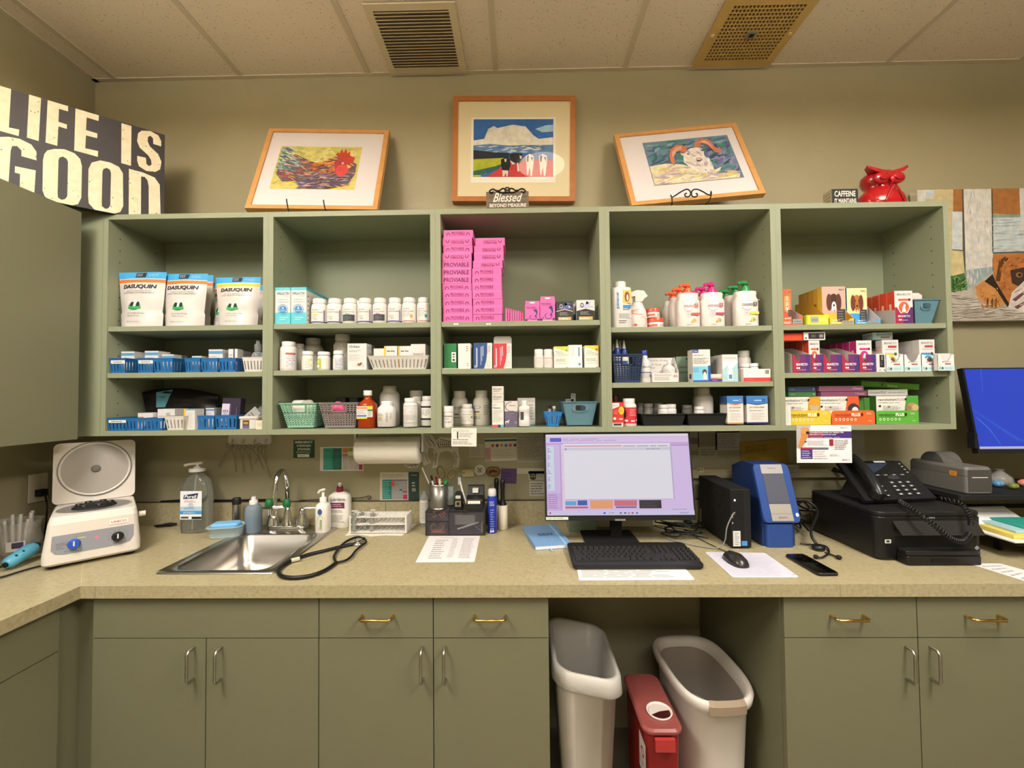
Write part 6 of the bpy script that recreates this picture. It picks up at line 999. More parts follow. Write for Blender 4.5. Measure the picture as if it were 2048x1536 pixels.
sheet([(1158, 1161), (1390, 1160), (1352, 1115), (1150, 1115)], 'ece8e6', [('l', .03, .95, .1, .42, 6, '9a9694')], 'white laminated card sticking out under the keyboard', 'desk_card', th=.001, rad=.03)
sheet([(2064, 1167), (2090, 1152), (2000, 1127), (1937, 1127)], 'e8e4e2', [('l', .1, .9, .1, .9, 5, 'b0acac')], 'long white receipt with handwriting at the right edge of the counter', 'receipt')
# notebook
c = [Zp(*q, CZ) for q in ((1071, 1101), (1143, 1094), (1118, 1055), (1052, 1057))]; ang = math.atan2((c[1]-c[0]).y, (c[1]-c[0]).x); w_ = (c[1]-c[0]).length; d = (c[3]-c[0]).length*.95
t = thing('notebook', 'light blue notebook with elastic band lying left of the keyboard', 'notebook', (c[0].x, c[0].y, CZ), ang-.06); NB = mat('notebook_blue', '7aa2d2', .45)
MB().box(.001, w_-.002, .001, d-.001, .002, .013, 'e4e4e8').done('pages', t); m = MB().rbox(0, w_, 0, d, 0, .002, NB, r=.006, c=.0006).rbox(0, w_, 0, d, .013, .0152, NB, r=.006, c=.0006).box(0, .0015, .004, d-.004, .002, .013, NB); deco(m, [('t', 'IDEXX', .28, .72, .44, .56, '2a4a6a', .02)], topF(0, 0, .0152, w_, d)); m.done('cover', t)
MB().box(w_*.80, w_*.86, -.0006, d+.0006, .0154, .0164, '9cc6ea').box(w_*.80, w_*.86, -.001, -.0004, 0, .0164, '9cc6ea').done('elastic', t); MB().box(w_*.38, w_*.42, -.03, .0, .004, .005, '9cc6ea').done('ribbon', t)
# ---------------------------------------------------------------- monitor
def mapq(A, B, Cc, D, nrm): return lambda u, v, l: tuple((A*(1-u)+B*u)*(1-v)+(D*(1-u)+Cc*u)*v+nrm*l)
def slab(mb, A, B, Cc, D, th, m):
    n = (B-A).cross(D-A).normalized(); k = [p-n*th for p in (A, B, Cc, D)]
    mb.add([tuple(p) for p in (A, B, Cc, D, *k)], [(0, 1, 2, 3), (7, 6, 5, 4), (0, 4, 5, 1), (1, 5, 6, 2), (2, 6, 7, 3), (3, 7, 4, 0)], m); return n
def EM(c, s=.8):
    n = 'screen_%s_%g' % (c, s)
    if n not in _mats: m = mat(n, c, .4, emit=s); m.node_tree.nodes['Principled BSDF'].inputs['Base Color'].default_value = (.01, .01, .01, 1)
    return _mats[n]
S_ = lambda ops: [tuple(EM(x) if isinstance(x, str) and i == len(o)-1 else x for i, x in enumerate(o)) for o in ops]
def monitor(A, B, Cc, D, label, scr, chin=.06):
    base = (A+B)/2; t = thing('monitor', label, 'monitor', (base.x, base.y, base.z-.12 if False else 0)); off = Vector(t.location)
    A, B, Cc, D = [p-off for p in (A, B, Cc, D)]; m = MB(); n = slab(m, A, B, Cc, D, .022, BLK); m.done('bezel', t)
    q = mapq(A, B, Cc, D, n); m = MB(); deco(m, scr, lambda u, v, l: q(.012+u*.976, chin+v*(.985-chin), l+.0008)); m.done('screen', t); return t, n, off
A, B = onY(1091, 1041, -.300), onY(1393, 1041, -.300); Tl, Tr = onY(1089, 866, -.250), onY(1381, 865, -.250)
zb = (A.z+B.z)/2; zt = (Tl.z+Tr.z)/2; A.z = B.z = zb; Tl.z = Tr.z = zt; Tl.x, Tr.x = A.x, B.x
WIN = [('r', 0, 1, 0, 1, 'e2c8f4'), ('r', 0, 1, .97, 1, 'f4eafa'), ('r', 0, 1, .90, .965, 'ead2f6'), ('r', .03, .11, .905, .955, '6a62d8'), ('l', .12, .5, .91, .95, 2, 'b0a0d0'), ('r', 0, 1, .875, .885, 'c890dc'), ('r', 0, .09, .27, .87, 'd8c4ee'), ('r', .01, .055, .3, .85, 'dce4f8')]+[('l', .012, .04, .32+.09*k, .38+.09*k, 3, '5a5a70') for k in range(6)]+[('r', 0, .095, .06, .27, 'd8b4ea'), ('l', .01, .08, .08, .26, 7, 'a080b8'), ('r', .095, .105, .06, .87, 'c8a8e0'), ('r', .105, .125, .06, .87, 'f0d8ee'), ('l', .108, .122, .1, .8, 26, 'c898b8'), ('r', .86, 1, .85, .86, 'b070d0'),
    ('r', .125, .28, .08, .17, 'dcc8ee'), ('r', .125, .2, .12, .17, '6ab0e0'), ('r', .21, .275, .12, .18, '4060b8'), ('r', .125, .28, .085, .105, 'c85a78'), ('r', .295, .45, .08, .18, 'f4a878'), ('r', .46, .615, .11, .18, 'd87888'), ('r', .47, .61, .085, .105, '7a70b8'), ('r', .63, .78, .08, .18, '2c2830'), ('l', .64, .77, .09, .165, 4, '54505a'),
    ('r', .13, .875, .19, .875, 'c8b8dc'), ('r', .125, .865, .195, .88, 'f0ecf6'), ('r', .125, .865, .795, .83, 'd8d8e8'), ('r', .13, .53, .845, .855, 'd87888'), ('l', .54, .85, .835, .86, 1, '8888a0'), ('r', .135, .141, .80, .82, '4a60b8'), ('l', .7, .84, .8, .82, 1, '888898'), ('r', .12, .87, .865, .88, 'f4f0fa'),
    ('r', 0, 1, 0, .055, 'dcd4f4'), ('d', .39, .027, .008, .012, '3a6ad8'), ('d', .5, .027, .007, .01, '5a5a80'), ('d', .53, .027, .007, .01, '3a4a9a'), ('d', .555, .027, .007, .01, 'd07a4a'), ('d', .58, .027, .007, .01, '8a4a9a'), ('d', .61, .027, .007, .01, '4a6ab8'), ('l', .42, .46, .02, .04, 1, '8a8aa8'), ('d', .02, .03, .006, .012, 'd04060'), ('l', .9, .99, .015, .04, 2, '8080a0'), ('l', .85, .98, .06, .075, 1, '8a7aa8')]
t, n, off = monitor(A, B, Tr, Tl, 'large black monitor showing a lavender program window, centre of the counter', S_(WIN))
X = (A.x+B.x)/2
m = MB().rbox(-.104+X-off.x-.03, .104+X-off.x-.03, -.330-off.y, -.140-off.y, CZ+.0006, CZ+.008, BLKM, r=.008, c=.001); m.done('base', t)
xs = onZ(1228, 1070, CZ).x-off.x; MB().box(xs-.022, xs+.022, -.225-off.y, -.205-off.y, CZ+.008, zb+.10, BLKM).box(xs-.05, xs+.05, -.262-off.y, -.225-off.y, zb+.04, zb+.14, BLKM).done('stand', t)
m = MB(); deco(m, [('r', 0, 1, 0, 1, 'dce8da'), ('l', .05, .95, .3, .8, 1, '5a7a60')], mapq(A-off, B-off, Tr-off, Tl-off, n) if False else (lambda u, v, l: tuple((A-off)+Vector((.002+u*.085, -.0012-l, .004+v*.011))))); m.done('sticker', t)
m = MB(); deco(m, [('r', 0, 1, 0, 1, '8a8680')], lambda u, v, l: tuple((A-off)+Vector(((B.x-A.x)*.46+u*.04, -.0012-l-.001, .000+v*.007))), lift=.001); m.done('badge', t)
# right monitor on a riser
RZ = 1.10
ZR = onY(1990, 991, -.335).z
A = onY(1957, 907, -.22); Tl = onY(1948, 736, -.17); Tl.x = A.x; A2 = Vector((A.x+.56, A.y+.0, A.z)); T2 = Vector((A.x+.56, Tl.y, Tl.z))
t, n, off = monitor(A, A2, T2, Tl, 'black monitor with plain blue desktop, cut off by the right edge', S_([('r', 0, 1, 0, 1, '1f48d8'), ('p', [(.12, 1), (.1, .7), (.103, .7), (.125, 1)], '4a74ea'), ('p', [(0, .5), (.3, .12), (.6, 0), (.58, 0), (.28, .1), (0, .48)], '2c5ae4'), ('p', [(.02, .4), (.1, .25), (.16, .05), (.155, .05), (.09, .25), (.02, .38)], '4a78ec'), ('r', 0, 1, 0, .03, 'c8c8e8')]), chin=.05)
MB().box(.27-.28, .31-.28, -.185-off.y, -.165-off.y, ZR+.008, A.z+.1, BLKM).rbox(-.05, .15, -.27-off.y, -.10-off.y, ZR+.0008, ZR+.008, BLKM, r=.01).done('stand', t)
MB().box(-.292, -.281, .0, .03, .02+A.z, .08+A.z, BLKM).done('port_cover', t)
XRL = onY(1922, 990, -.335).x
t = thing('monitor_riser', 'black two-level desktop riser at the right end of the counter', 'riser', (XRL, -.335, CZ))
hR = ZR-CZ
MB().rbox(0, 1.1, 0, .30, hR-.018, hR, BLKM, r=.012).done('shelf', t)
MB().box(.04, .058, .10, .22, .0, hR-.018, BLKM).box(.95, .968, .10, .22, .0, hR-.018, BLKM).box(.058, .95, .215, .225, .085, .10, BLKM).done('legs', t)
m = MB(); m.rbox(.06, .94, -.12, .085, .045, .060, BLKM, r=.006); m.done('lower_shelf', t); m = MB()
for x in (.1, .5, .9): m.box(x, x+.012, -.03, -.01, .0, .045, BLKM)
m.done('feet', t)
# documents on the lower shelf
zl_ = CZ+.0608
for i, (c, dx, dy, l, w_, d_) in enumerate([('e8e6e2', -.0, -.02, 'white sheets at the bottom of the paper pile on the riser', .30, .20), ('e4d06a', .02, -.0, 'thick yellow folder on the paper pile', .26, .17), ('a8ccd4', .05, .02, 'pale blue folder above the yellow one', .28, .15), ('2f9a8a', .10, .04, 'teal folder on top at the right edge', .3, .13)]):
    x0 = XRL+.035+dx; y0 = -.45+dy; th = [.006, .014, .008, .006][i]; zz = zl_+[0, .0065, .021, .0295][i]
    m = MB(); m.T = Matrix.Translation((x0, y0, zz)) @ Matrix.Rotation(R([0, -6, -7, -5][i]), 4, 'Z'); m.loft([[(0, 0, 0), (w_, 0, 0), (w_, d_, 0), (0, d_, 0)], [(-.001, -.001, th/2), (w_+.001, -.001, th/2), (w_+.001, d_, th/2), (-.001, d_, th/2)], [(0, 0, th), (w_, 0, th), (w_, d_, th), (0, d_, th)]], c)
    if i == 1: m.box(.02, w_-.01, -.0018, -.0012, th*.25, th*.3, 'b8a040')
    tag(m.done('folder' if i else 'paper_stack'), l, 'folder' if i else 'paper', None if not i else 'folders on the riser')
m = MB(); m.T = Matrix.Translation((XRL+.07, -.325, zl_+.012)) @ Matrix.Rotation(R(3), 4, 'Z'); m.loft([[(0, 0, .007), (.2, 0, .007), (.2, .08, .05), (0, .08, .05)], [(0, 0, .0075), (.2, 0, .0075), (.2, .08, .0505), (0, .08, .0505)]], 'e6e4e4'); tag(m.done('paper_sheet'), 'white sheet leaning at the back of the riser paper pile', 'paper')
for px, py, c, c2, l, rx in [(1996, 970, '3f74a8', '7ab0d0', 'blue marbled', .019), (2027, 974, '5a6a2a', '8a9a4a', 'olive green marbled', .017), (2048, 968, 'c86a5a', 'e0a090', 'coral pink marbled', .019)]:
    p = onZ(px, py+4, ZR+.001); tag(MB().ball((0, 0, 0), rx, rx*.85, rx*.72, mat('egg_'+c, c, .5, col2=c2, vscale=60)).done('painted_egg', None, (p.x, p.y, ZR+.0006+rx*.72)), l+' painted stone egg on the riser', 'ornament', 'painted stones')
p = onZ(1985, 962, ZR); m = MB().lathe([(.03, 0), (.04, .01), (.035, .03), (.018, .045), (.008, .055), (.014, .062)], mat('clear_wrap', 'e0dcd6', .15, trans=.7, ior=1.2, bump=.8, bscale=50), seg=14); tag(m.done('plastic_bag', None, (p.x-.035, -.14, ZR+.0006)), 'crumpled clear plastic bag behind the label printer', 'bag')
# label printer
LPX = onY(1934, 977, -.315).x; t = thing('label_printer', 'compact grey label printer with orange badge on the riser', 'printer', (LPX, -.315, ZR+.0008)); GP = PL('6c6a66', .4); GD = PL('504e4c', .4); w_, d_, h_ = .098, .235, .105
MB().rbox(0, w_, 0, d_, 0, h_*.62, GP, r=.012, c=.003).done('base', t)
m = MB().loft([[(x, y, zz) for x, y in rrect(e, w_-e, e, d_-e, .012)] for zz, e in ((h_*.625, 0), (h_*.86, 0), (h_*.95, .005))], GP); m.rbox(.004, w_-.004, -.0006, .0, h_*.1, h_*.9, GD, r=.0003) if 0 else None; m.done('lid', t)
m = MB(); deco(m, [('r', .06, .94, .08, .9, '464442'), ('r', .2, .8, .60, .63, 'd8d4ca')], plane(0, 0, w_, h_*.95, -.0)); m.done('front_panel', t)
m = MB().lathe([(.05, .012), (.05, w_-.012)], mat('smoky_clear', '8a8884', .12, trans=.6, ior=1.2), seg=32); m.v = [(z_, x, max(y, -.02)) for x, y, z_ in m.v]; o = m.done('window', t, (0, d_*.62, h_*.86)); o.rotation_euler = (0, 0, 0)
m = MB(); deco(m, [('r', 0, 1, 0, 1, 'e89a28'), ('l', .2, .8, .2, .8, 2, 'a86a10')], sideL(0, .035, h_*.58, .028, .018)); m.done('badge', t)
# ---------------------------------------------------------------- keyboard, mouse, phone
c = [Zp(*q, CZ) for q in ((1150, 1141), (1405, 1139), (1370, 1099), (1137, 1099))]; kx0, kx1, ky0, ky1 = (c[0].x+c[3].x)/2-.006, (c[1].x+c[2].x)/2, c[0].y, c[3].y; w_, d_ = kx1-kx0, ky1-ky0
t = thing('keyboard', 'black full-size computer keyboard in front of the lavender-screen monitor', 'keyboard', (kx0, ky0, CZ+.0016)); m = MB()
m.loft([[(x, y, zz+(y/d_)*.012*(1 if zz > .002 else 0)) for x, y in rrect(e, w_-e, e, d_-e, .015)] for zz, e in ((0, .003), (.004, 0), (.012, 0), (.014, .004))], BLK); m.done('case', t)
KEY = PL('242424', .45); m = MB()
def key(x, y, kw, kd=.0155):
    zt = .0135+(y/d_)*.012; m.loft([[(x+e, y+e, zz), (x+kw-e, y+e, zz), (x+kw-e, y+kd-e, zz), (x+e, y+kd-e, zz)] for zz, e in ((zt-.001, 0), (zt+.006, .002))], KEY)
u = w_/23.2; rowsy = [.034+.0195*k for k in range(6)]
for r_, y in enumerate(rowsy):
    lay = {0: [1.25, 1.25, 1.25, 6.2, 1.25, 1.25, 1.25, 1.25], 1: [2.2]+[1]*10+[2.8], 2: [1.75]+[1]*11+[2.25], 3: [1.5]+[1]*12+[1.5], 4: [1]*13+[2], 5: [1]+[1.07]*12+[1]}[r_]; x = u*.7
    for k in lay: key(x, y, u*k-.0022); x += u*k
    if r_ in (0, 3, 4, 5):
        for k in range(3): key(u*16.1+u*k, y, u-.0022)
    if r_ == 1: key(u*17.1, y, u-.0022)
    for k in range(4):
        if r_ < 5: key(u*19.5+u*.95*k, y, u*.95-.0022)
m.done('keys', t); m = MB(); deco(m, [('t', 'Logitech', .78, .9, .955, .975, '9a9a98')], lambda a_, b_, l: (a_*w_, b_*d_, .0142+b_*.012+l)); m.done('lettering', t)
pd = sheet([(1465, 1155), (1598, 1155), (1530, 1107), (1410, 1105)], 'e0dee8', [('l', .02, .98, .02, .98, 24, 'c9c9dc')]+[('r', .04*k+.03, .04*k+.037, .03, .97, 'cdcde0') for k in range(24)]+[('t', 'ABX', .93, .97, .03, .06, '555')], 'white mouse pad with fine grey grid pattern', 'mouse_pad', th=.002, cat='mouse pad', rad=.03)
p = Zp(1487, 1138, CZ); t = thing('computer_mouse', 'black wired mouse on the white grid pad', 'mouse', (p.x, p.y+.044, CZ+.0026), R(4)); m = MB(); rg = []
prof = [(-.046, .3, .006), (-.040, .72, .018), (-.025, .98, .028), (0, 1.06, .034), (.025, .98, .031), (.045, .86, .024), (.054, .5, .012)]
for y, wf, hh in prof: rg.append([(.028*wf*cos(a), y, max(0, hh*sin(a)**.8 if sin(a) > 0 else 0)) for a in [pi*k/12 for k in range(13)]])
m.loft(rg, mat('mouse_gloss', '2c2a29', .25), cap=True, smooth=True, closed=True); m.done('shell', t); MB().tube([(0, .036, .026), (0, .046, .022)], .0032, BLKM).done('wheel', t)
q = Zp(1470, 1110); cable('mouse_cable', [(p.x+.0, p.y+.098, CZ+.008), (q.x-.01, q.y-.02, CZ+.006), tuple(Zp(1440, 1100))[:2]+(CZ+.004,), tuple(Zp(1400, 1080))[:2]+(CZ+.003,), tuple(Zp(1380, 1068))[:2]+(CZ+.003,)], .0016, 'thin black mouse cable running back from the mouse')
c = [Zp(*q, CZ) for q in ((1637, 1153), (1672, 1150), (1606, 1110), (1568, 1113))]; ang = math.atan2((c[1]-c[0]).y, (c[1]-c[0]).x); t = thing('smartphone', 'black smartphone lying face up near the right front of the counter', 'phone', (c[0].x, c[0].y, CZ+.0006), .02)
MB().rbox(0, .068, 0, .165, 0, .009, BLK, r=.012, c=.002).done('case', t); MB().rbox(.003, .065, .003, .162, .0091, .0096, mat('glass_black', '060607', .06, coat=.5), r=.010, c=.0001).done('screen', t)
# ---------------------------------------------------------------- tower, analyzer
tx0, tx1, ty0, ty1 = .783, .857, -.340, -.06; tzt = onY(1478, 979, ty0).z; t = thing('computer_tower', 'slim black desktop tower with asset sticker right of the monitor', 'computer', (tx0, ty0, CZ)); w_, d_, h_ = tx1-tx0, ty1-ty0, tzt-CZ; GL = mat('gloss_black', '0b0b0c', .12)
MB().rbox(0, w_, 0, d_, .004, h_, BLKM, r=.006).box(.008, w_-.008, .02, d_-.02, 0, .004, BLKM).done('case', t)
m = MB(); deco(m, [('r', 0, .66, .02, .98, '0c0c0d'), ('r', .66, .72, .02, .98, '1c1c1e'), ('r', .72, .98, .02, .98, '161617'), ('r', .08, .45, .04, .30, 'dcdcd8'), ('l', .15, .4, .06, .28, 7, '6a6a6a'), ('r', .50, .78, .05, .13, '4a90d8'), ('r', .04, .1, .52, .55, '8a8a8a'), ('r', .04, .1, .42, .45, 'aaa'), ('d', .2, .82, .05, .02, EM('9a90ff', 4)), ('r', .05, .2, .57, .59, '555')], plane(0, 0, w_, h_, -.0003)); m.done('front_panel', t)
m = MB(); deco(m, [('o', .62, .7, .2, .2, .05, '26262a'), ('r', .04, .09, .1, .36, '8a8a86')], lambda u_, v_, l: (-.0002-l, d_-u_*d_, v_*h_)); m.done('side_marks', t)
cable('usb_cable', [(tx0+.012, ty0-.006, CZ+h_*.62), (tx0-.01, ty0-.03, CZ+h_*.60), (tx0-.03, ty0-.03, CZ+h_*.4), (tx0-.035, ty0-.02, CZ+h_*.15), (tx0-.06, ty0-.01, CZ+.006), (tx0-.13, ty0+.03, CZ+.004), (tx0-.2, ty0+.10, CZ+.004)], .0022, 'grey cable plugged into the front of the black tower', m=mat('grey_cable', '8c8c8a', .5))
BLA = PL('2a4a90', .4); BLD = PL('20386f', .45)
ax0, ax1 = .908, 1.045; P1, P2_ = onY(1562, 1046, -.335), onY(1540, 928, -.262); zb_, zt_ = P1.z-CZ, P2_.z-CZ
t = thing('analyzer', 'tall blue laboratory analyzer with slanted grey screen', 'analyzer', (ax0, -.335, CZ)); w_ = ax1-ax0
MB().prism([(.022, 0), (.24, 0), (.24, zt_*.9), (.16, zt_*1.0), (.073, zt_), (.012, zb_), (.022, zb_-.004)], .004, w_-.012, BLD, 'x').done('body', t)
m = MB(); A_, B_, C_, D_ = Vector((0, 0, zb_)), Vector((w_, 0, zb_)), Vector((w_, .073, zt_)), Vector((0, .073, zt_)); n = (B_-A_).cross(D_-A_).normalized()
ff = mapq(A_, B_, C_, D_, n); ring_ = rrect(0, 1, 0, 1, .10); m.loft([[ff(u_, v_, l_) for u_, v_ in ring_] for l_ in (-.012, 0)]+[[ff(.5+(u_-.5)*.97, .5+(v_-.5)*.985, .003) for u_, v_ in ring_]], BLA); m.done('front_frame', t)
m = MB(); deco(m, [('r', .20, .80, .83, .99, 'a8a6a8'), ('t', 'VetScan', .38, .62, .91, .94, '555'), ('r', .22, .80, .32, .83, '4e5260'), ('r', .22, .80, .03, .31, 'a09c94'), ('r', .22, .80, .145, .15, '6a665e'), ('t', 'abaxis', .40, .64, .07, .11, '444', 0, .2), ('d', .92, .13, .04, .03, EM('f4f8ff', 2))], lambda u_, v_, l: ff(u_, v_, l+.003), lift=.0006); m.done('screen', t)
MB().rbox(.012, w_-.024, .004, .05, 0, zb_-.006, BLA, r=.012).done('foot', t)
# ---------------------------------------------------------------- cables behind
rnd = random.Random(11)
def tangle(cx_, cy_, rx_, ry_, n_, k_, label, z_=CZ+.004, mt=RUB, rr=.0022, hh=.02):
    P = [(cx_+rx_*rnd.uniform(-1, 1), cy_+ry_*rnd.uniform(-1, 1), z_+.006+hh*rnd.random()) for _ in range(n_)]; return cable('cable', P, rr, label, mt, group='cables behind the equipment')
q = Zp(1372, 1070)
for i, l in enumerate(['lowest in the heap left of the black tower', 'thicker, second layer of the heap left of the tower', 'middle layer of the heap left of the tower', 'near the top of the heap left of the tower']): tangle(q.x-.01*i, q.y+.01*i, .10, .085, 12, 0, 'tangled black cable lying '+l, rr=(.0018, .003, .002, .0026)[i], z_=CZ+.002+.016*i, hh=.006)
q = Vector((1.135, -.17, 0))
for i, l in enumerate(['between analyzer and printer', 'coiled beside the analyzer']): tangle(q.x, q.y, .06, .075, 11, 0, 'thick black cable %s' % l, rr=.0035, hh=.05, z_=CZ+.004+.07*i)
cable('cable', [onY(1668, 939, -.025), onY(1690, 950, -.05), onY(1708, 965, -.07), onY(1715, 985, -.08)], .004, 'black power cable plugged into the right raceway outlet')
p = onY(1668, 939, -.028); tag(MB().tube([(0, .005, 0), (.02, -.02, -.008)], .009, BLK, rs=[.011, .007]).done('power_plug', None, tuple(p)), 'black power plug in the raceway outlet behind the printer', 'plug')
a, b = onY(1137, 1062, -.13), onY(1193, 1042, -.13); tag(MB().rbox(a.x, b.x, -.14, -.06, CZ, CZ+.05, mat('clear_green_box', 'a8b8a8', .15, trans=.6, ior=1.2), r=.004).done('plastic_box'), 'clear plastic box standing behind the monitor foot', 'box')
tag(MB().rbox(.30, .58, -.075, -.035, CZ, CZ+.03, 'cfc8b8', r=.005).done('power_strip'), 'off-white power strip behind the monitor base', 'power strip')
# headset
t = thing('headset', 'black wired headset lying between analyzer and printer', 'headset'); q = Zp(1637, 1100); q2 = onY(1650, 1025, -.25)
MB().lathe([(.018, 0), (.021, .004), (.021, .014), (.014, .018)], BLK, (q.x, q.y)).done('ear_cushion', t).location.z = CZ+.001
MB().tube(smooth([(q.x, q.y+.01, CZ+.018), (q.x+.008, q.y+.05, CZ+.05), (q2.x, -.21, CZ+.10), (q2.x-.02, -.17, CZ+.13), (q2.x-.06, -.15, CZ+.10), (q2.x-.08, -.16, CZ+.05)]), .005, BLK, 8).done('headband', t)
MB().tube(smooth([tuple(Zp(x, y))[:2]+(CZ+.006,) for x, y in ((1600, 1090), (1620, 1092), (1650, 1095), (1658, 1108), (1645, 1118), (1632, 1117))]), .003, BLK, 8).ball(tuple(Zp(1632, 1118))[:2]+(CZ+.008,), .008, .008, .007, BLKM).done('microphone_boom', t)
MB().tube(smooth([tuple(Zp(x, y))[:2]+(CZ+.005,) for x, y in ((1650, 1108), (1665, 1113), (1678, 1119))]), .003, BLK, 8).ball(tuple(Zp(1678, 1119))[:2]+(CZ+.008,), .009, .009, .007, BLKM).done('cord_end', t)
# ---------------------------------------------------------------- printer and desk phone
PB_ = PL('161516', .35); px0, px1, py0, py1, ph = 1.222, 1.578, -.458, -.115, onY(1850, 1024, -.458).z-CZ
t = thing('inkjet_printer', 'large black inkjet printer carrying the desk phone', 'printer', (px0, py0, CZ)); w_, d_ = px1-px0, py1-py0
MB().rbox(0, w_, 0, d_, .002, ph-.016, PB_, r=.025, c=.004).done('body', t); MB().rbox(.001, w_-.001, .001, d_, ph-.0155, ph, PL('1d1c1d', .4), r=.025, c=.003).done('lid', t)
m = MB(); deco(m, [('t', 'EPSON', .42, .54, .86, .9, 'a8a8a4', .01)], plane(0, 0, w_, ph, -.0002)); m.box(w_*.16, w_*.86, -.0006, .002, .022, ph*.5, 'print_black' if 0 else mat('slot_black', '050505', .6)); deco(m, [('r', .06, .12, .36, .44, 'c8c8c4'), ('r', .075, .105, .38, .42, '333'), ('p', [(.90, .26), (.925, .31), (.95, .26), (.925, .21)], '8a8a8a'), ('r', .89, .96, .16, .18, '3a5a9a')], plane(0, 0, w_, ph, -.0007)); m.done('front_marks', t)
m = MB(); slab(m, Vector((w_*.18, -.022, ph*.56)), Vector((w_*.95, -.022, ph*.56)), Vector((w_*.93, 0, ph*.82)), Vector((w_*.14, 0, ph*.82)), .006, PL('2b2a2a', .35)); m.done('control_panel', t)
MB().rbox(w_*.16, w_*.84, -.045, -.001, .002, .030, PB_, r=.006).rbox(w_*.17, w_*.83, -.040, -.001, .0305, .046, PL('1d1c1d', .4), r=.006).box(w_*.38, w_*.62, -.0462, -.045, .012, .022, 'print_x' if 0 else mat('slot_black', '050505', .6)).done('paper_tray', t)
pz = CZ+ph+.0008
A = onZ(1770, 1001, pz+.0165); B = onZ(1874, 996, pz+.0165); Dd = onY(1716, 922, A.y+.20); Cc = onY(1800, 922, A.y+.20); Dd.z = Cc.z = (Dd.z+Cc.z)/2
L0 = Vector((A.x, A.y, pz)); t = thing('desk_phone', 'black office desk phone with display, standing on the printer', 'phone', tuple(L0)); a_, b_, c_, d__ = [p-L0 for p in (A, B, Cc, Dd)]
m = MB(); n = slab(m, a_+Vector((-.07, -.0, 0)), b_, c_, d__+Vector((-.085, 0, 0)), .014, BLK); m.done('body', t)
mid = (c_+d__)/2; m = MB().add([tuple(v) for v in (Vector((a_.x-.02, .09, .001)), Vector((b_.x-.03, .09, .001)), Vector((b_.x-.05, .17, .001)), Vector((a_.x-.04, .17, .001)), d__*.55+Vector((-.03, .0, -.0)), c_*.55, c_*.80, d__*.80+Vector((-.04, 0, 0)))], [(0, 3, 2, 1), (0, 1, 5, 4), (1, 2, 6, 5), (2, 3, 7, 6), (3, 0, 4, 7), (4, 5, 6, 7)], BLKM); m.done('stand', t)
ff = mapq(a_, b_, c_, d__, n); m = MB(); deco(m, [('r', .12, .80, .66, .93, '2c3648'), ('r', .1, .86, .95, 1.0, '111'), ('r', .35, .62, .95, .995, 'dfe4e4')], ff, lift=.0006); m.done('display', t)
m = MB(); KB = PL('38383a', .35); KT = 'b8b8b4'
def btn(u_, v_, du, dv, col=KB): m.loft([[ff(u_+x, v_+y, l_) for x, y in ((-du, -dv), (du, -dv), (du, dv), (-du, dv))] for l_ in (0, .0025)], col); m.loft([[ff(u_+x, v_+y, l_) for x, y in ((-du*.45, -dv*.5), (du*.45, -dv*.5), (du*.45, dv*.5), (-du*.45, dv*.5))] for l_ in (.0026, .0028)], KT)
for r_ in range(4):
    for k_ in range(3): btn(.38+.17*k_, .12+.095*r_, .055, .028)
for k_ in range(4): btn(.2+.18*k_, .60, .07, .015)
for k_ in range(4): btn(.9, .66+.08*k_, .04, .02)
for k_ in range(3): btn(.12, .10+.11*k_, .04, .02)
m.loft([[ff(.5+.13*cos(R(q)), .53+.05*sin(R(q)), l_) for q in range(0, 360, 20)] for l_ in (0, .003)], KB); m.done('keypad', t)
h1, h2 = ff(-.22, 1.0, .02), ff(-.12, .04, .018); m = MB().tube(smooth([h1, ff(-.24, .88, .034), ff(-.2, .5, .044), ff(-.16, .18, .034), h2], 4), .017, PL('222223', .3), 10, rs=[.020, .021]+[.015]*13+[.020, .021][:2] if 0 else None)
m.tube([ff(-.22, .96, .0), ff(-.22, .96, .03)], .022, PL('222223', .3), 12).tube([ff(-.13, .09, .002), ff(-.13, .09, .03)], .022, PL('222223', .3), 12); m.done('handset', t)
# coiled cord
def coil(P, r_, turns, rw): 
    out = []; Q = smooth(P, 12); n_ = len(Q)-1; N = turns*8
    for i in range(N+1):
        s_ = i/N*n_; k = min(int(s_), n_-1); p = Q[k].lerp(Q[k+1], s_-k); tt = (Q[k+1]-Q[k]).normalized(); u_ = Vector((0, 1, 0)); u_ = (u_-tt*u_.dot(tt)).normalized(); w2 = tt.cross(u_); a = 2*pi*i/8
        out.append(p+u_*r_*cos(a)+w2*r_*sin(a))
    return MB().tube(out, rw, BLK, 5)
cp = [onY(x, y, Y_) for x, y, Y_ in ((1800, 1003, A.y-.014), (1824, 1018, py0-.012), (1866, 1048, -.520), (1900, 1076, -.525), (1925, 1082, -.522), (1940, 1066, -.518))]
o = coil(cp, .0075, 34, .0026).done('phone_cord'); tag(o, 'coiled black handset cord hanging down the printer front', 'cord')
p = Vector((px1-.06, py0-.028, 0)); o = coil([onY(1880, 1006, py0+.02)+Vector((0, 0, .016)), onY(1922, 1016, -.462)+Vector((0, 0, .014)), onY(1940, 1034, -.500), onY(1942, 1050, -.508)], .0065, 16, .0024).done('phone_cord'); tag(o, 'second stretch of coiled black cord by the printer right corner', 'cord')
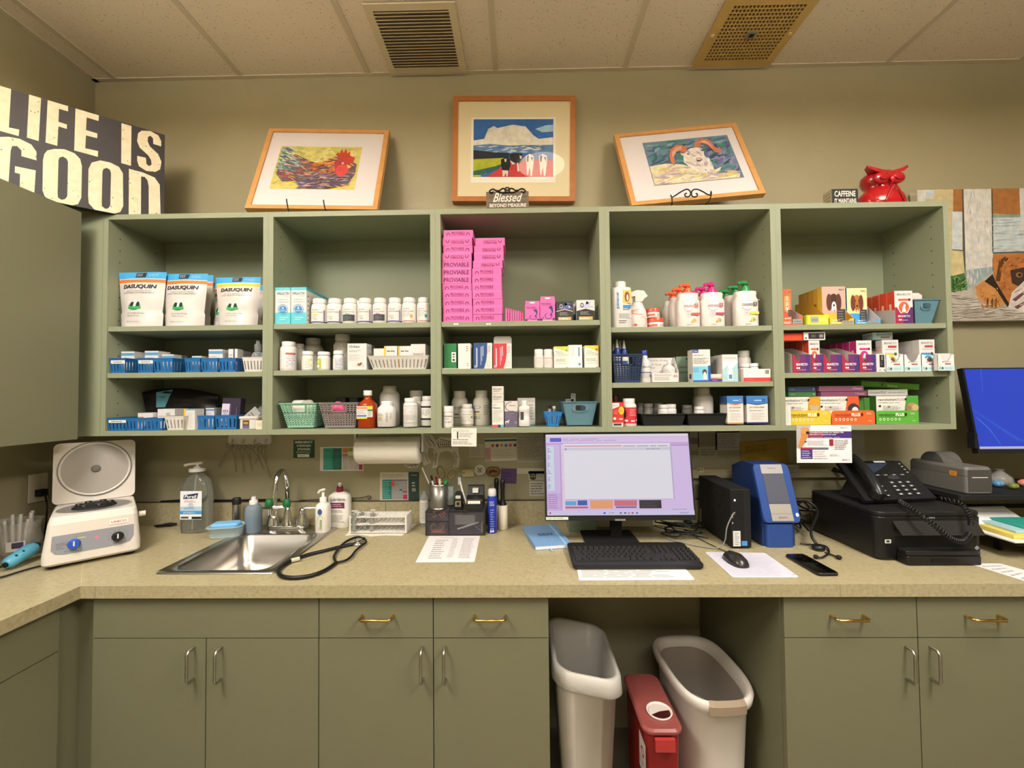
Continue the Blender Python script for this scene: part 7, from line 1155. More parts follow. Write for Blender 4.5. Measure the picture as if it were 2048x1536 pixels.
# ---------------------------------------------------------------- flat works on leaning planes: photo outlines are mapped on the real panel
class Pane:
    def __init__(s, bl, br, tl):
        s.O = bl; s.U = (br-bl); s.w = s.U.length; s.u = s.U/s.w; v = tl-bl; v = v-s.u*v.dot(s.u); s.h = v.length; s.v = v/s.h; s.n = s.u.cross(s.v)
    def uv(s, px, py):
        d = ray(px, py); q = CAM+d*((s.O-CAM).dot(s.n)/d.dot(s.n))-s.O; return (q.dot(s.u)/s.w, q.dot(s.v)/s.h)
    def P(s, pts, k=1, ox=0, oy=0): return [s.uv(ox+x/k, oy+y/k) for x, y in pts][::-1]
    def M(s): return Matrix((s.u, -s.n, s.v)).transposed().to_4x4()     # local x right, y into the panel, z up
def strokes(P, cols, n, L, W, ang, spread=20, seed=1):
    rnd = random.Random(seed); xs = [p[0] for p in P]; ys = [p[1] for p in P]; out = []
    def ins(x, y):
        c = False
        for i in range(len(P)):
            (a, b), (e, f) = P[i-1], P[i]
            if (b > y) != (f > y) and x < (e-a)*(y-b)/(f-b)+a: c = not c
        return c
    for _ in range(n*6):
        x, y = rnd.uniform(min(xs), max(xs)), rnd.uniform(min(ys), max(ys))
        if not ins(x, y): continue
        t = R(ang+rnd.uniform(-spread, spread)); l, w = L*rnd.uniform(.6, 1.2), W*rnd.uniform(.6, 1.3); c, s = cos(t), sin(t)
        q = [(x-l*c, y-l*s), (x-w*s*.5-l*.3*c, y+w*c*.5-l*.3*s), (x+l*.5*c-w*.35*s, y+l*.5*s+w*.35*c), (x+l*c, y+l*s), (x+l*.4*c+w*s*.4, y+l*.4*s-w*c*.4), (x-l*.3*c+w*s*.5, y-l*.3*s-w*c*.5)]
        if all(ins(*v) or (0 < v[0] < 1 and 0 < v[1] < 1) for v in q): out.append(('p', q[::-1], ST(rnd.choice(cols))))
        if len(out) >= n: break
    return out
WOOD = mat('maple_frame', 'd09a5c', .4, vary=.12, vscale=25); WOOD2 = mat('cherry_frame', 'b8733a', .4, vary=.15, vscale=25); GLASS = mat('picture_glass', 'ffffff', .03); _n = GLASS.node_tree
_t, _g, _x, _f = [_n.nodes.new('ShaderNode'+k) for k in ('BsdfTransparent', 'BsdfGlossy', 'MixShader', 'Fresnel')]
_g.inputs['Roughness'].default_value = .02; _b, _m = _n.nodes.new('ShaderNodeNewGeometry'), _n.nodes.new('ShaderNodeMath'); _m.operation = 'SUBTRACT'; _m.use_clamp = True
_n.links.new(_f.outputs[0], _m.inputs[0]); _n.links.new(_b.outputs['Backfacing'], _m.inputs[1]); _n.links.new(_m.outputs[0], _x.inputs[0]); _n.links.new(_t.outputs[0], _x.inputs[1]); _n.links.new(_g.outputs[0], _x.inputs[2]); _n.links.new(_x.outputs[0], _n.nodes['Material Output'].inputs['Surface'])
def framed(pane, label, wood, fw, matc, inner, art, deep=.028):
    t = thing('framed_picture', label, 'picture', tuple(pane.O)); Q = pane.M(); t.rotation_euler = Q.to_euler(); w, h = pane.w, pane.h
    m = MB(); f = fw
    for pts in ([(0, 0), (w, 0), (w-f, f), (f, f)], [(w, 0), (w, h), (w-f, h-f), (w-f, f)], [(w, h), (0, h), (f, h-f), (w-f, h-f)], [(0, h), (0, 0), (f, f), (f, h-f)]): m.prism(pts, 0, deep, wood, 'y')
    m.done('frame', t); MB().box(f-.001, w-f+.001, .006, .010, f-.001, h-f+.001, matc).done('mount', t)
    (a, b), (c, d) = inner; m = MB(); ff = lambda u, v, l: ((a+(c-a)*u)*w, .0058-l, (b+(d-b)*v)*h); deco(m, art, ff, lift=.0001, step=min(.00002, .003/len(art))); m.done('print', t)
    MB().box(f, w-f, .0022, .0026, f, h-f, GLASS).done('glass', t); return t
# rooster
pn = Pane(onY(489, 416, -.235), onY(754, 419, -.215), onY(522, 256, -.065))
I = lambda L, k, ox, oy, bl, tr, p: [((u-bl[0])/(tr[0]-bl[0]), (v-bl[1])/(tr[1]-bl[1])) for u, v in p.P(L, k, ox, oy)]
bl = pn.uv(480+190/3.012, 180+588/3.012); tr = pn.uv(480+722/3.012, 180+338/3.012); a0 = (bl[0]+pn.uv(480+232/3.012, 180+322/3.012)[0])/2
bl = (a0, bl[1]); br_ = pn.uv(480+697/3.012, 180+607/3.012); tr = ((tr[0]+br_[0])/2, tr[1]); A = lambda L: I(L, 3.012, 480, 180, bl, tr, pn)
CLIP = lambda L: [(min(.995, max(.005, x)), min(.995, max(.005, y))) for x, y in L]
body = CLIP(A([(330, 380), (420, 420), (470, 440), (560, 400), (600, 400), (700, 440), (690, 500), (640, 570), (520, 600), (380, 590), (330, 540), (250, 545), (215, 500), (230, 440)]))
tail = CLIP(A([(232, 322), (330, 322), (325, 370), (380, 430), (330, 470), (240, 480), (205, 500), (215, 420)])); neck = CLIP(A([(440, 440), (570, 400), (590, 520), (520, 520), (420, 490)])); brst = CLIP(A([(470, 480), (600, 510), (690, 480), (640, 560), (540, 600), (350, 590), (360, 550)]))
art = [('r', 0, 1, 0, 1, ST('d8cc72'))]+strokes([(0, 0), (1, 0), (1, .3), (0, .3)], ['e8d84a', 'd8c060', 'b8b860', 'e8c8a0'], 60, .08, .04, 10, 40, 2)+strokes([(.2, .5), (1, .5), (1, 1), (.2, 1)], ['d8d080', 'c8c468', 'e0d490', 'b8b858'], 70, .1, .06, 20, 60, 3)
art += [('p', body, ST('7a5a5e'))]+strokes(tail, ['2f6a74', '3f8a8c', '7a6a8a', 'dfe4e0', '3f6a78', '8fb8b8'], 170, .07, .018, -35, 25, 4)+strokes(body, ['8a4a4a', 'b8604a', '6a5a7a', 'd89a6a', '4f8a9a', '8a4a64', 'e0b088'], 260, .06, .018, -20, 30, 5)+strokes(neck, ['e08a3a', 'd8703a', 'f0b860', 'a84a34', '7a3a3a'], 120, .05, .016, 25, 20, 6)+strokes(brst, ['6a5a74', '7a6a8a', '8a7a9a', '4f6a8a', 'd8b8b0', '5a3a54'], 150, .055, .018, 10, 30, 7)
art += [('p', A([(575, 385), (590, 372), (600, 380), (612, 352), (624, 376), (640, 350), (645, 378), (662, 366), (660, 392), (690, 402), (680, 430), (660, 442), (600, 410)]), ST('c8402c')), ('p', A([(566, 430), (600, 412), (650, 430), (668, 455), (650, 490), (610, 520), (580, 505), (570, 470)]), ST('b83a44')), ('d', *A([(612, 482)])[0], .075, .14, ST('d84a48')), ('p', A([(640, 445), (672, 458), (650, 470)]), ST('e8c040')), ('d', *A([(618, 438)])[0], .014, .022, 'f0e8d0'), ('d', *A([(618, 438)])[0], .007, .011, '221a18')]
t = framed(pn, 'tilted maple framed rooster painting on the left, leaning on an easel', WOOD, .020, mat('mount_white', 'ded8da', .6), (bl, tr), art, .024)
m = MB(); c0 = onY(573, 398, -.262); c1 = onY(647, 400, -.258); t = thing('easel', 'small black wire easel holding the rooster picture', 'easel')
for c in (c0, c1): m = MB().tube(smooth([(c.x, c.y, c.z), (c.x+.003, c.y, c.z-.02), (c.x+.012, c.y+.004, ZT+.007), (c.x+.02, c.y+.06, ZT+.005), (c.x+.02, c.y+.16, ZT+.005)]), .0026, BLKM, 6); m.done('hook', t)
MB().tube([(c0.x+.02, c0.y+.16, ZT+.004), (c1.x+.02, c1.y+.156, ZT+.004)], .0026, BLKM, 6).tube([((c0.x+c1.x)/2, -.045, ZT+.005), ((c0.x+c1.x)/2, -.03, ZT+.2)], .0026, BLKM, 6).done('rear_leg', t)
# cows
pn = Pane(onY(903, 402, -.034), onY(1149, 402, -.034), onY(904, 192, -.034)); pn.O.x = onY(903.5, 300, -.034).x
bl, tr = pn.uv(946, 352.5), pn.uv(1107, 236.5); A = lambda L: I(L, 3.012, 480, 180, bl, tr, pn)
art = [('r', -.03, 1.03, -.1, 1.03, 'f0ece0'), ('r', 0, 1, 0, 1, ST('2a6ab8')), ('p', A([(1405, 300), (1470, 290), (1495, 230), (1530, 212), (1550, 225), (1640, 204), (1720, 215), (1770, 270), (1800, 290), (1887, 280), (1887, 350), (1700, 360), (1500, 350), (1405, 330)]), ST('ece8da')), ('p', A([(1780, 230), (1840, 208), (1887, 204), (1887, 245), (1820, 250)]), ST('a8d0e8')), ('p', A([(1405, 330), (1500, 320), (1620, 330), (1887, 325), (1887, 375), (1405, 372)]), ST('5a86b8'))]
art += strokes([(0, .42), (1, .42), (1, .55), (0, .55)], ['e0e4e0', '3a6aa8', 'c8d4dc', '7aa0c8'], 40, .06, .02, 0, 15, 8)+[('p', A([(1405, 358), (1540, 372), (1620, 375), (1620, 412), (1405, 414)]), ST('1c2634')), ('p', A([(1405, 414), (1590, 405), (1600, 430), (1480, 500), (1405, 505)]), ST('b4bc2c')), ('p', A([(1405, 485), (1540, 455), (1580, 440), (1560, 470), (1430, 515), (1405, 520)]), ST('2c6a5a')), ('p', A([(1600, 430), (1700, 410), (1887, 420), (1887, 520), (1485, 520), (1560, 470)]), ST('c8383a')), ('r', 0, .1, 0, .03, ST('b4bc2c'))]
K, Wt = ST('16161c'), ST('e8e4da')
art += [('p', A([(1572, 415), (1600, 402), (1626, 412), (1630, 450), (1618, 485), (1612, 518), (1600, 518), (1598, 492), (1592, 518), (1582, 518), (1580, 480), (1572, 450)]), K), ('p', A([(1592, 412), (1606, 412), (1602, 430), (1596, 430)]), Wt), ('p', A([(1580, 480), (1616, 482), (1612, 518), (1603, 518), (1600, 495), (1592, 518), (1582, 518)]), Wt), ('p', A([(1622, 385), (1650, 376), (1700, 378), (1705, 420), (1690, 440), (1650, 440), (1630, 425)]), K), ('p', A([(1668, 435), (1676, 435), (1682, 488), (1672, 486)]), Wt), ('p', A([(1684, 390), (1698, 395), (1696, 412), (1686, 410)]), Wt), ('p', A([(1626, 420), (1660, 440), (1640, 446)]), Wt)]
for x in (1745, 1825): art += [('p', A([(x-25, 395), (x, 380), (x+25, 395), (x+24, 440), (x+14, 515), (x+6, 515), (x, 460), (x-10, 508), (x-16, 508), (x-20, 440)]), Wt), ('p', A([(x-18, 395), (x-4, 390), (x-8, 430), (x-16, 430)]), K), ('p', A([(x+6, 400), (x+20, 402), (x+16, 425)]), K)]
framed(pn, 'upright cherry framed print of cows under a big cloud, centre of the wall', WOOD2, .022, mat('mount_cream', 'e2d6b2', .6), (bl, tr), art, .032)
# ram
pn = Pane(onY(1264, 411, -.222), onY(1532, 386, -.222), onY(1253, 266, -.062)); bl0, br0, tl0, tr0 = [pn.uv(1160+x/2.306, 180+y/2.306) for x, y in ((328, 443), (738, 395), (308, 245), (697, 192))]
bl = ((bl0[0]+tl0[0])/2, (bl0[1]+br0[1])/2); tr = ((br0[0]+tr0[0])/2, (tl0[1]+tr0[1])/2); A = lambda L: I(L, 2.306, 1160, 180, bl, tr, pn)
head = A([(478, 290), (510, 265), (550, 262), (572, 280), (575, 300), (600, 320), (620, 360), (600, 385), (520, 360), (480, 330)])
art = [('r', 0, 1, 0, 1, ST('6a8aa0'))]+strokes([(0, .4), (1, .4), (1, 1), (0, 1)], ['3f6a84', '2f5a6a', '8aa8b8', '4a7a8a', '3a8a80', '5a5a80'], 110, .10, .06, 30, 50, 9)+strokes([(.6, .1), (1, .1), (1, .9), (.7, .8)], ['6a6a9a', '4a4a70', '8a8ab0', '3f8a80'], 60, .09, .05, 40, 40, 10)+[('p', CLIP(A([(315, 350), (400, 335), (480, 340), (560, 370), (640, 385), (740, 380), (740, 400), (325, 445)])), ST('e4dcb4'))]+strokes([(0, 0), (1, 0), (1, .15), (.6, .3), (0, .4)], ['e8e0c0', 'd8c87a', 'c8b8a8', 'f0ead8', 'b8a8b8'], 90, .10, .05, 10, 40, 11)
art += [('p', head, ST('ece4da'))]+strokes(head, ['f0ece4', 'd0c4c8', 'e0d8c8', 'b8a8b8'], 50, .05, .03, -60, 40, 12)
HN = ST('c87a5a'); HN2 = ST('e0a888')
art += [('p', A([(495, 262), (470, 250), (440, 252), (418, 272), (412, 300), (420, 330), (438, 348), (440, 325), (432, 300), (440, 285), (462, 280), (486, 290)]), HN), ('p', A([(470, 256), (440, 262), (424, 285), (428, 310), (436, 300), (446, 278), (470, 270)]), HN2), ('p', A([(530, 240), (560, 218), (600, 228), (625, 262), (660, 270), (645, 288), (620, 280), (590, 250), (560, 242), (550, 262), (525, 262)]), HN), ('p', A([(545, 238), (570, 228), (595, 238), (612, 262), (590, 246), (562, 238)]), HN2),
    ('p', A([(535, 308), (560, 306), (568, 320), (552, 330), (536, 322)]), ST('c8b4b8')), ('p', A([(538, 318), (552, 322), (566, 314), (556, 326), (542, 326)]), '3a3038'), ('p', A([(492, 290), (506, 292), (500, 298)]), '2a2428'), ('p', A([(556, 276), (568, 270), (566, 280)]), '2a2428'), ('p', A([(478, 290), (462, 286), (470, 300), (482, 302)]), ST('d8c8c0'))]
framed(pn, 'tilted maple framed painting of a white ram, right of the cows', WOOD, .020, mat('mount_white', 'ded8da', .6), (bl, tr), art, .024)
t = thing('easel', 'black scrollwork easel in front of the ram picture', 'easel'); G = lambda L, Y=-.262: [tuple(onY(1160+x/2.306, 180+y/2.306, Y)) for x, y in L]
MB().tube(smooth(G([(425, 524), (424, 500), (418, 484)])), .0026, BLKM, 6).tube(smooth(G([(592, 521), (600, 500), (606, 480), (604, 466)])), .0026, BLKM, 6).tube([tuple(onY(1345, 407, -.262)), (onY(1345, 407, -.262).x, -.06, ZT+.004), (onY(1415, 405, -.262).x, -.06, ZT+.004), tuple(onY(1415, 405, -.262))], .0026, BLKM, 6).done('stand', t)
MB().tube(smooth(G([(418, 484), (424, 494), (440, 486), (465, 470), (490, 458), (505, 464), (510, 480), (500, 492), (486, 490), (484, 480), (492, 476)])), .0028, BLKM, 6).tube(smooth(G([(604, 470), (600, 484), (585, 480), (565, 468), (540, 458), (520, 462), (514, 478), (520, 492), (536, 492), (542, 482), (534, 476)])), .0028, BLKM, 6).done('scrolls', t)
# plaque, block, owl
a, b = onY(972, 415, -.255), onY(1057, 375, -.235); w, h = b.x-a.x, b.z-ZT; t = thing('plaque', 'small grey plank plaque reading Blessed with a dark scroll on top', 'plaque', (a.x, -.24, ZT+.0006)); GW = mat('grey_planks', '77695a', .7, vary=.35, vscale=30)
m = MB()
for k in range(4): m.box(0, w, 0, .012, k*h*.84/4, (k+1)*h*.84/4-.0008, GW)
m.done('planks', t); m = MB(); deco(m, [('t', 'Blessed', .16, .86, .46, .82, 'ece4d8', .008, .45), ('t', 'BEYOND MEASURE', .08, .94, .25, .39, 'ece4d8', .015)], plane(0, 0, w, h*.95, 0)); m.done('lettering', t)
m = MB()
for s in (-1, 1): m.tube(smooth([(w/2, -.002, h*.86), (w/2+s*w*.1, -.002, h*.94), (w/2+s*w*.22, -.002, h*.84), (w/2+s*w*.34, -.002, h*.92), (w/2+s*w*.42, -.002, h*.84), (w/2+s*w*.37, -.002, h*.78), (w/2+s*w*.33, -.002, h*.83)]), .0034, BLKM, 6).tube(smooth([(w/2+s*.004, -.002, h*.80), (w/2+s*w*.14, -.002, h*.78), (w/2+s*w*.24, -.002, h*.88)]), .003, BLKM, 6)
m.tube([(w/2+.010*cos(2*pi*k/10), -.003, h*.88+.010*sin(2*pi*k/10)) for k in range(10)], .003, BLKM, 6, closed=True); m.done('scroll', t)
a, b = onY(1664, 403, -.225), onY(1716, 377, -.225); w, h = b.x-a.x, b.z-ZT-.0006; m = MB().rbox(0, w, 0, .05, 0, h, '26241f', r=.002); deco(m, [('t', 'CAFFEINE', .1, .9, .62, .90, 'ece6d8', .02), ('t', 'IT MAINTAINS', .1, .92, .30, .53, 'ece6d8', .02)], plane(0, 0, w, h, 0)); f = sideL(0, 0, 0, .05, h); deco(m, [('r', 0, 1, 0, 1, 'c8bea0')]+[('p', [(.1+.2*i+.1*(j % 2), .08+.17*j), (.2+.2*i+.1*(j % 2), .12+.17*j), (.16+.2*i+.1*(j % 2), .2+.17*j)], '2a2620') for i in range(4) for j in range(5)], f)
tag(m.done('block_sign', None, (a.x, -.225, ZT+.0006)), 'small dark block sign reading caffeine, left of the red owl', 'sign')
a, b = onY(1726, 402, -.19), onY(1816, 340, -.19); w = b.x-a.x; H = onY(1771, 340, -.17).z-ZT; RED = mat('red_glaze', 'b01820', .08, coat=.8); t = thing('owl_figurine', 'glossy red ceramic owl standing on the shelf units', 'figurine', ((a.x+b.x)/2, -.16, ZT+.0006))
m = MB().lathe([(w*.36, 0), (w*.47, H*.08), (w*.50, H*.22), (w*.46, H*.38), (w*.36, H*.50), (w*.30, H*.56), (w*.33, H*.62), (w*.38, H*.72), (w*.37, H*.84), (w*.28, H*.92), (w*.01, H*.94)], RED, sy=.8, seg=32); m.done('body', t)
for s in (-1, 1):
    MB().ball((s*w*.17, -w*.26, H*.72), w*.17, w*.07, H*.13, RED).done('eye_disc', t); MB().tube([(s*w*.17+.016*cos(R(q)), -w*.325, H*.72+.012*sin(R(q))) for q in range(190, 360, 17)], .0025, '7a1016', 5).done('eyelid', t)
    MB().loft([[(s*w*.02, -w*.30, H*.80), (s*w*.04, -w*.10, H*.88), (s*w*.02, -w*.28, H*.86)], [(s*w*.28, -w*.30, H*.84), (s*w*.3, -w*.05, H*.9), (s*w*.28, -w*.28, H*.93)], [(s*w*.44, -w*.24, H*.96), (s*w*.42, -w*.12, H*.97), (s*w*.44, -w*.22, H*1.02)]], RED).done('brow', t)
    MB().tube([(s*.002, -w*.405, H*.50), (s*w*.10, -w*.395, H*.38), (s*w*.20, -w*.385, H*.16)], .003, RED, 6).done('wing_ridge', t)
MB().lathe([(.001, 0), (.010, .02), (.006, .034), (.001, .036)], RED, (0, -w*.33), seg=8).done('beak', t).location.z = H*.56
# bulldog canvas
X0, X1 = onY(1831, 500, -.032).x, 2.62; Z0, Z1 = onY(1980, 642, -.032).z, onY(1980, 379, -.032).z; pn = Pane(Vector((X0, -.032, Z0)), Vector((X1, -.032, Z0)), Vector((X0, -.032, Z1)))
K2 = 2.743; A = lambda L: CLIP(pn.P(L, K2, 1780, 360)); Bn = ST
art = [('r', 0, 1, 0, 1, Bn('b8aea0')), ('r', 0, 1, .38, 1, Bn('b09a70')), ('p', A([(140, 50), (380, 50), (380, 520), (140, 520)]), Bn('c8bb90')), ('p', A([(330, 50), (735, 50), (735, 200), (330, 180)]), Bn('a8703a')), ('p', A([(325, 390), (390, 390), (395, 540), (325, 540)]), Bn('d0c490')), ('p', A([(140, 530), (330, 530), (390, 515), (410, 600), (330, 620), (140, 620)]), Bn('4a7038')),
       ('p', A([(135, 60), (180, 50), (180, 170), (135, 170)]), Bn('d0d0c8')), ('p', A([(180, 50), (228, 50), (222, 110), (180, 110)]), Bn('c0cad0')), ('p', A([(325, 180), (378, 180), (380, 390), (325, 390)]), Bn('ccd4d4')), ('p', A([(545, 200), (735, 195), (735, 400), (550, 405)]), Bn('c4d0d2')), ('p', A([(545, 200), (735, 192), (735, 210), (545, 214)]), Bn('8aa090')), ('p', A([(690, 50), (900, 50), (900, 380), (720, 360), (700, 300)]), Bn('d4d6d2')), ('p', A([(378, 50), (545, 50), (550, 500), (405, 615), (385, 400)]), Bn('d6d4cc')),
       ('p', A([(378, 50), (386, 50), (398, 500), (408, 612), (402, 612), (385, 420)]), '4a4a44'), ('p', A([(537, 50), (545, 50), (551, 500), (545, 505)]), '4a4a44'), ('p', A([(325, 385), (385, 390), (385, 396), (325, 391)]), '4a5a50'), ('p', A([(550, 402), (735, 396), (735, 404), (550, 410)]), '4a5a50'), ('p', A([(395, 500), (545, 480), (545, 510), (405, 612)]), Bn('9aacac')),
       ('p', A([(545, 415), (735, 405), (1100, 420), (1100, 760), (735, 735), (640, 700), (560, 600), (550, 520)]), Bn('b8743a')), ('p', A([(450, 590), (500, 555), (560, 590), (605, 650), (610, 690), (575, 700), (560, 715), (530, 705), (500, 710), (470, 690)]), Bn('c88a4a')), ('p', A([(545, 520), (560, 560), (640, 690), (625, 700), (560, 600), (500, 560)]), '241c18'), ('p', A([(560, 560), (580, 450), (610, 425), (640, 430), (600, 470), (585, 560)]), '5a3820'),
       ('p', A([(640, 500), (735, 480), (735, 560), (690, 590), (650, 570)]), '3a2a22'), ('d', *A([(690, 525)])[0], .018, .02, '8a5a34'), ('d', *A([(692, 525)])[0], .009, .011, '120e0c'), ('p', A([(630, 700), (650, 620), (735, 540), (1000, 520), (1000, 740), (735, 735), (680, 720)]), Bn('d8ccc4')), ('p', A([(650, 660), (735, 600), (735, 615), (670, 670)]), '6a4a48'), ('p', A([(660, 700), (735, 660), (735, 672), (680, 712)]), '6a4a48')]
art += strokes(A([(390, 60), (535, 60), (545, 490), (405, 600)]), ['c4ccd4', 'e2e0d8', 'b4b8bc', 'd8ccc0'], 60, .035, .006, 88, 8, 21)+strokes(A([(550, 215), (733, 210), (733, 395), (552, 398)]), ['a8bcc4', 'e0e4e4', 'c8ccc8'], 40, .035, .005, 3, 8, 22)+strokes(A([(330, 625), (735, 740), (900, 760), (330, 765)]), ['c0b8ae', 'a49a8c', 'ccc4b8'], 60, .05, .01, 5, 20, 23)+strokes(A([(570, 430), (730, 420), (640, 540), (640, 640), (580, 590)]), ['c4843e', 'b07034', 'c07c40', 'a05c28'], 50, .016, .005, 60, 40, 24)+strokes(A([(330, 540), (395, 540), (400, 600), (330, 615)]), ['5a8a44', '34582a', '74a058'], 40, .015, .008, 70, 40, 25)+strokes(A([(660, 610), (735, 560), (900, 560), (900, 720), (680, 710)]), ['e4dcd6', 'b8a8a4', 'c8b4b4'], 40, .015, .005, 40, 30, 26)+strokes(A([(470, 600), (560, 600), (600, 680), (480, 700)]), ['e0a868', 'b0743a', 'd89a58'], 30, .012, .004, -70, 20, 27)
for px in (510, 535, 555): art.append(('p', A([(px-3, 655), (px+3, 655), (px+2, 704), (px-1, 704)]), '4a3018'))
t = thing('canvas_painting', 'large unframed bulldog and fence painting right of the shelf units', 'painting', (X0, -.032, Z0)); m = MB().box(0, X1-X0, 0, .030, 0, Z1-Z0, 'cfc6b4'); deco(m, art, plane(0, 0, X1-X0, Z1-Z0, 0), step=.00002); m.done('canvas', t)
# lettered sign
Rb = Vector((-1.487, -.195, ZT+.0008)); dr = Vector((-.757, -.653, 0)).normalized(); Lb = Rb+dr*.600; Hs = pn and (onY(325, 270, -.195).z-ZT-.001)
pn = Pane(Lb, Rb, Lb+Vector((0, 0, Hs))); K3 = 3.49; A = lambda L: [(min(.998, max(.002, x)), min(.998, max(.002, y))) for x, y in pn.P(L, K3, 0, 0)]
CR = mat('distressed_cream', 'dcd2b8', .7, col2='d2c6a6', vscale=40); DK = '262124'
LET = [[(-160, 545), (78, 612), (62, 890), (135, 905), (130, 950), (-160, 870)], [(203, 655), (287, 678), (270, 985), (188, 960)], [(333, 697), (475, 738), (475, 778), (412, 760), (408, 850), (468, 870), (466, 900), (408, 882), (400, 1018), (318, 995)], [(527, 757), (690, 806), (688, 845), (605, 820), (600, 908), (680, 932), (678, 965), (600, 945), (595, 1035), (685, 1055), (683, 1095), (518, 1050)], [(848, 860), (918, 880), (914, 1158), (846, 1138)],
    [(1125, 1022), (1070, 1005), (1068, 965), (1050, 948), (1035, 955), (1030, 985), (1045, 1020), (1105, 1078), (1127, 1130), (1118, 1182), (1085, 1200), (1020, 1193), (970, 1160), (957, 1120), (958, 1088), (1018, 1102), (1022, 1145), (1040, 1160), (1058, 1150), (1055, 1118), (1035, 1085), (975, 1030), (957, 985), (964, 930), (990, 912), (1050, 915), (1105, 945), (1125, 985)],
    [(-160, 960), (60, 955), (140, 970), (220, 1010), (255, 1060), (255, 1120), (150, 1090), (150, 1050), (120, 1020), (85, 1020), (75, 1050), (60, 1275), (-10, 1480), (-160, 1440)], [(105, 1160), (250, 1190), (240, 1345), (225, 1500), (135, 1480), (140, 1215), (103, 1205)],
    [(330, 1050), (380, 1040), (450, 1042), (520, 1070), (560, 1110), (572, 1160), (568, 1380), (545, 1425), (505, 1448), (440, 1440), (350, 1400), (312, 1370), (297, 1330), (300, 1120), (310, 1075)], [(640, 1135), (700, 1120), (770, 1135), (830, 1165), (858, 1210), (860, 1440), (840, 1480), (800, 1500), (720, 1500), (660, 1470), (620, 1420), (615, 1370), (618, 1180)], [(900, 1178), (1000, 1205), (1080, 1240), (1115, 1290), (1122, 1540), (898, 1540)]]
INN = [[(415, 1100), (440, 1093), (465, 1108), (475, 1130), (470, 1370), (455, 1390), (430, 1395), (405, 1380), (402, 1350), (408, 1120)], [(722, 1180), (745, 1172), (768, 1185), (775, 1210), (770, 1435), (755, 1455), (735, 1458), (712, 1440), (710, 1410), (715, 1200)], [(985, 1232), (1010, 1235), (1030, 1260), (1038, 1300), (1038, 1540), (983, 1540)]]
t = thing('letter_sign', 'large dark sign with cream letters LIFE IS GOOD standing on the corner cabinets', 'sign', tuple(pn.O)); t.rotation_euler = pn.M().to_euler(); m = MB().box(0, pn.w, 0, .035, 0, pn.h, DK); m.done('board', t)
m = MB(); rs = random.Random(4); fl = [('p', [(x, y), (x+.004+rs.random()*.006, y+.001), (x+.003, y+.004+rs.random()*.012)], DK) for x, y in [(rs.uniform(.2, .99), rs.uniform(.02, .95)) for _ in range(90)]]
deco(m, [('p', A(L), CR) for L in LET]+[('p', A(L), DK) for L in INN]+fl, plane(0, 0, pn.w, pn.h, 0), step=.00003); m.done('lettering', t)
# ---------------------------------------------------------------- centrifuge corner
A_, B_ = Zp(80, 1146), Zp(281, 1106); w = (B_-A_).length; ang = math.atan2((B_-A_).y, (B_-A_).x); d = .27; h = .172; CW = PL('d6cfc6', .4)
t = thing('centrifuge', 'white benchtop centrifuge with its lid open in the left corner', 'centrifuge', (A_.x, A_.y, CZ), ang)
fz = [(0, .012), (-.004, .045), (.024, h)]
MB().loft([[(x+e*.2, y, z) for x, y in rrect(e, w-e, yo, d, .02)] for e, yo, z in ((.006, .004, .012), (0, -.004, .02), (0, -.002, .045), (.010, .010, h*.86), (.014, .018, h-.004), (.018, .022, h))], CW).lathe([(.0001, h+.0006), (.001, h+.0006)], CW, (w/2, d/2)).done('housing', t)
for x, y in ((.03, .03), (w-.03, .03), (.03, d-.03), (w-.03, d-.03)): MB().lathe([(.014, 0), (.016, .012)], BLKM, (x, y), 12).done('foot', t)
cx, cy_ = w/2, d*.50; rr_ = w*.40
MB().lathe([(rr_, h+.0008), (rr_*1.04, h+.003), (rr_*1.04, h+.0008)], CW, (cx, cy_), 40, cap=False, sy=1.0).done('rim', t); MB().lathe([(rr_, h+.0012), (rr_*.7, h+.0014), (.001, h+.0016)], mat('bowl_grey', '6e6c68', .4), (cx, cy_), 40, cap=False).done('bowl', t)
m = MB().lathe([(rr_*.62, h+.0024), (rr_*.55, h+.010), (rr_*.3, h+.012), (.001, h+.013)], BLKM, (cx, cy_), 24)
for k in range(6): m.lathe([(.010, h+.008), (.010, h+.016), (.006, h+.016)], BLK, (cx+rr_*.42*cos(k), cy_+rr_*.42*sin(k)), 10)
m.done('rotor', t)
def FF(u, v, l=0): z = .045+v*(h*.86-.045); return Vector((u*w, -.002+v*.012-l-.0008, z))
pan = [(.10, .97), (.90, .97), (.91, .97), (.92, .45), (.88, .15), (.78, .04), (.22, .04), (.13, .10), (.09, .3)]
m = MB(); deco(m, [('p', [(x, y*.66) for x, y in [(.10, .98), (.09, .3), (.13, .10), (.22, .03), (.78, .03), (.88, .12), (.92, .4), (.92, .98)]], mat('panel_grey', '8d8f96', .4)), ('t', 'POWER', .22, .34, .08, .12, '444'), ('t', 'SPEED', .70, .80, .08, .12, '444'), ('r', .34, .42, .46, .49, 'c8c080'), ('r', .66, .86, .74, .90, 'ece6e0'), ('t', 'UNICO', .68, .84, .78, .86, 'b82a2a', .02), ('d', .535, .40, .016, .03, EM('ff3040', 6)), ('l', .14, .24, .2, .42, 4, '6a6a70')]+[('d', .75+.10*cos(R(q)), .34+.19*sin(R(q)), .005, .009, '333') for q in range(-40, 221, 30)], FF); m.done('front_panel', t)
for u_, c_, rr2 in ((.31, PL('2a56b8', .35), .016), (.75, BLK, .016)):
    p = FF(u_, .30); m = MB(); m.T = Matrix.Translation(p) @ Matrix.Rotation(R(90), 4, 'X'); m.lathe([(rr2*1.1, 0), (rr2, .003), (rr2*.9, .014), (rr2*.8, .016)], c_, seg=20).box(-.002, .002, -rr2*.2, rr2*.8, .016, .0175, 'dcdcdc'); m.done('knob', t)
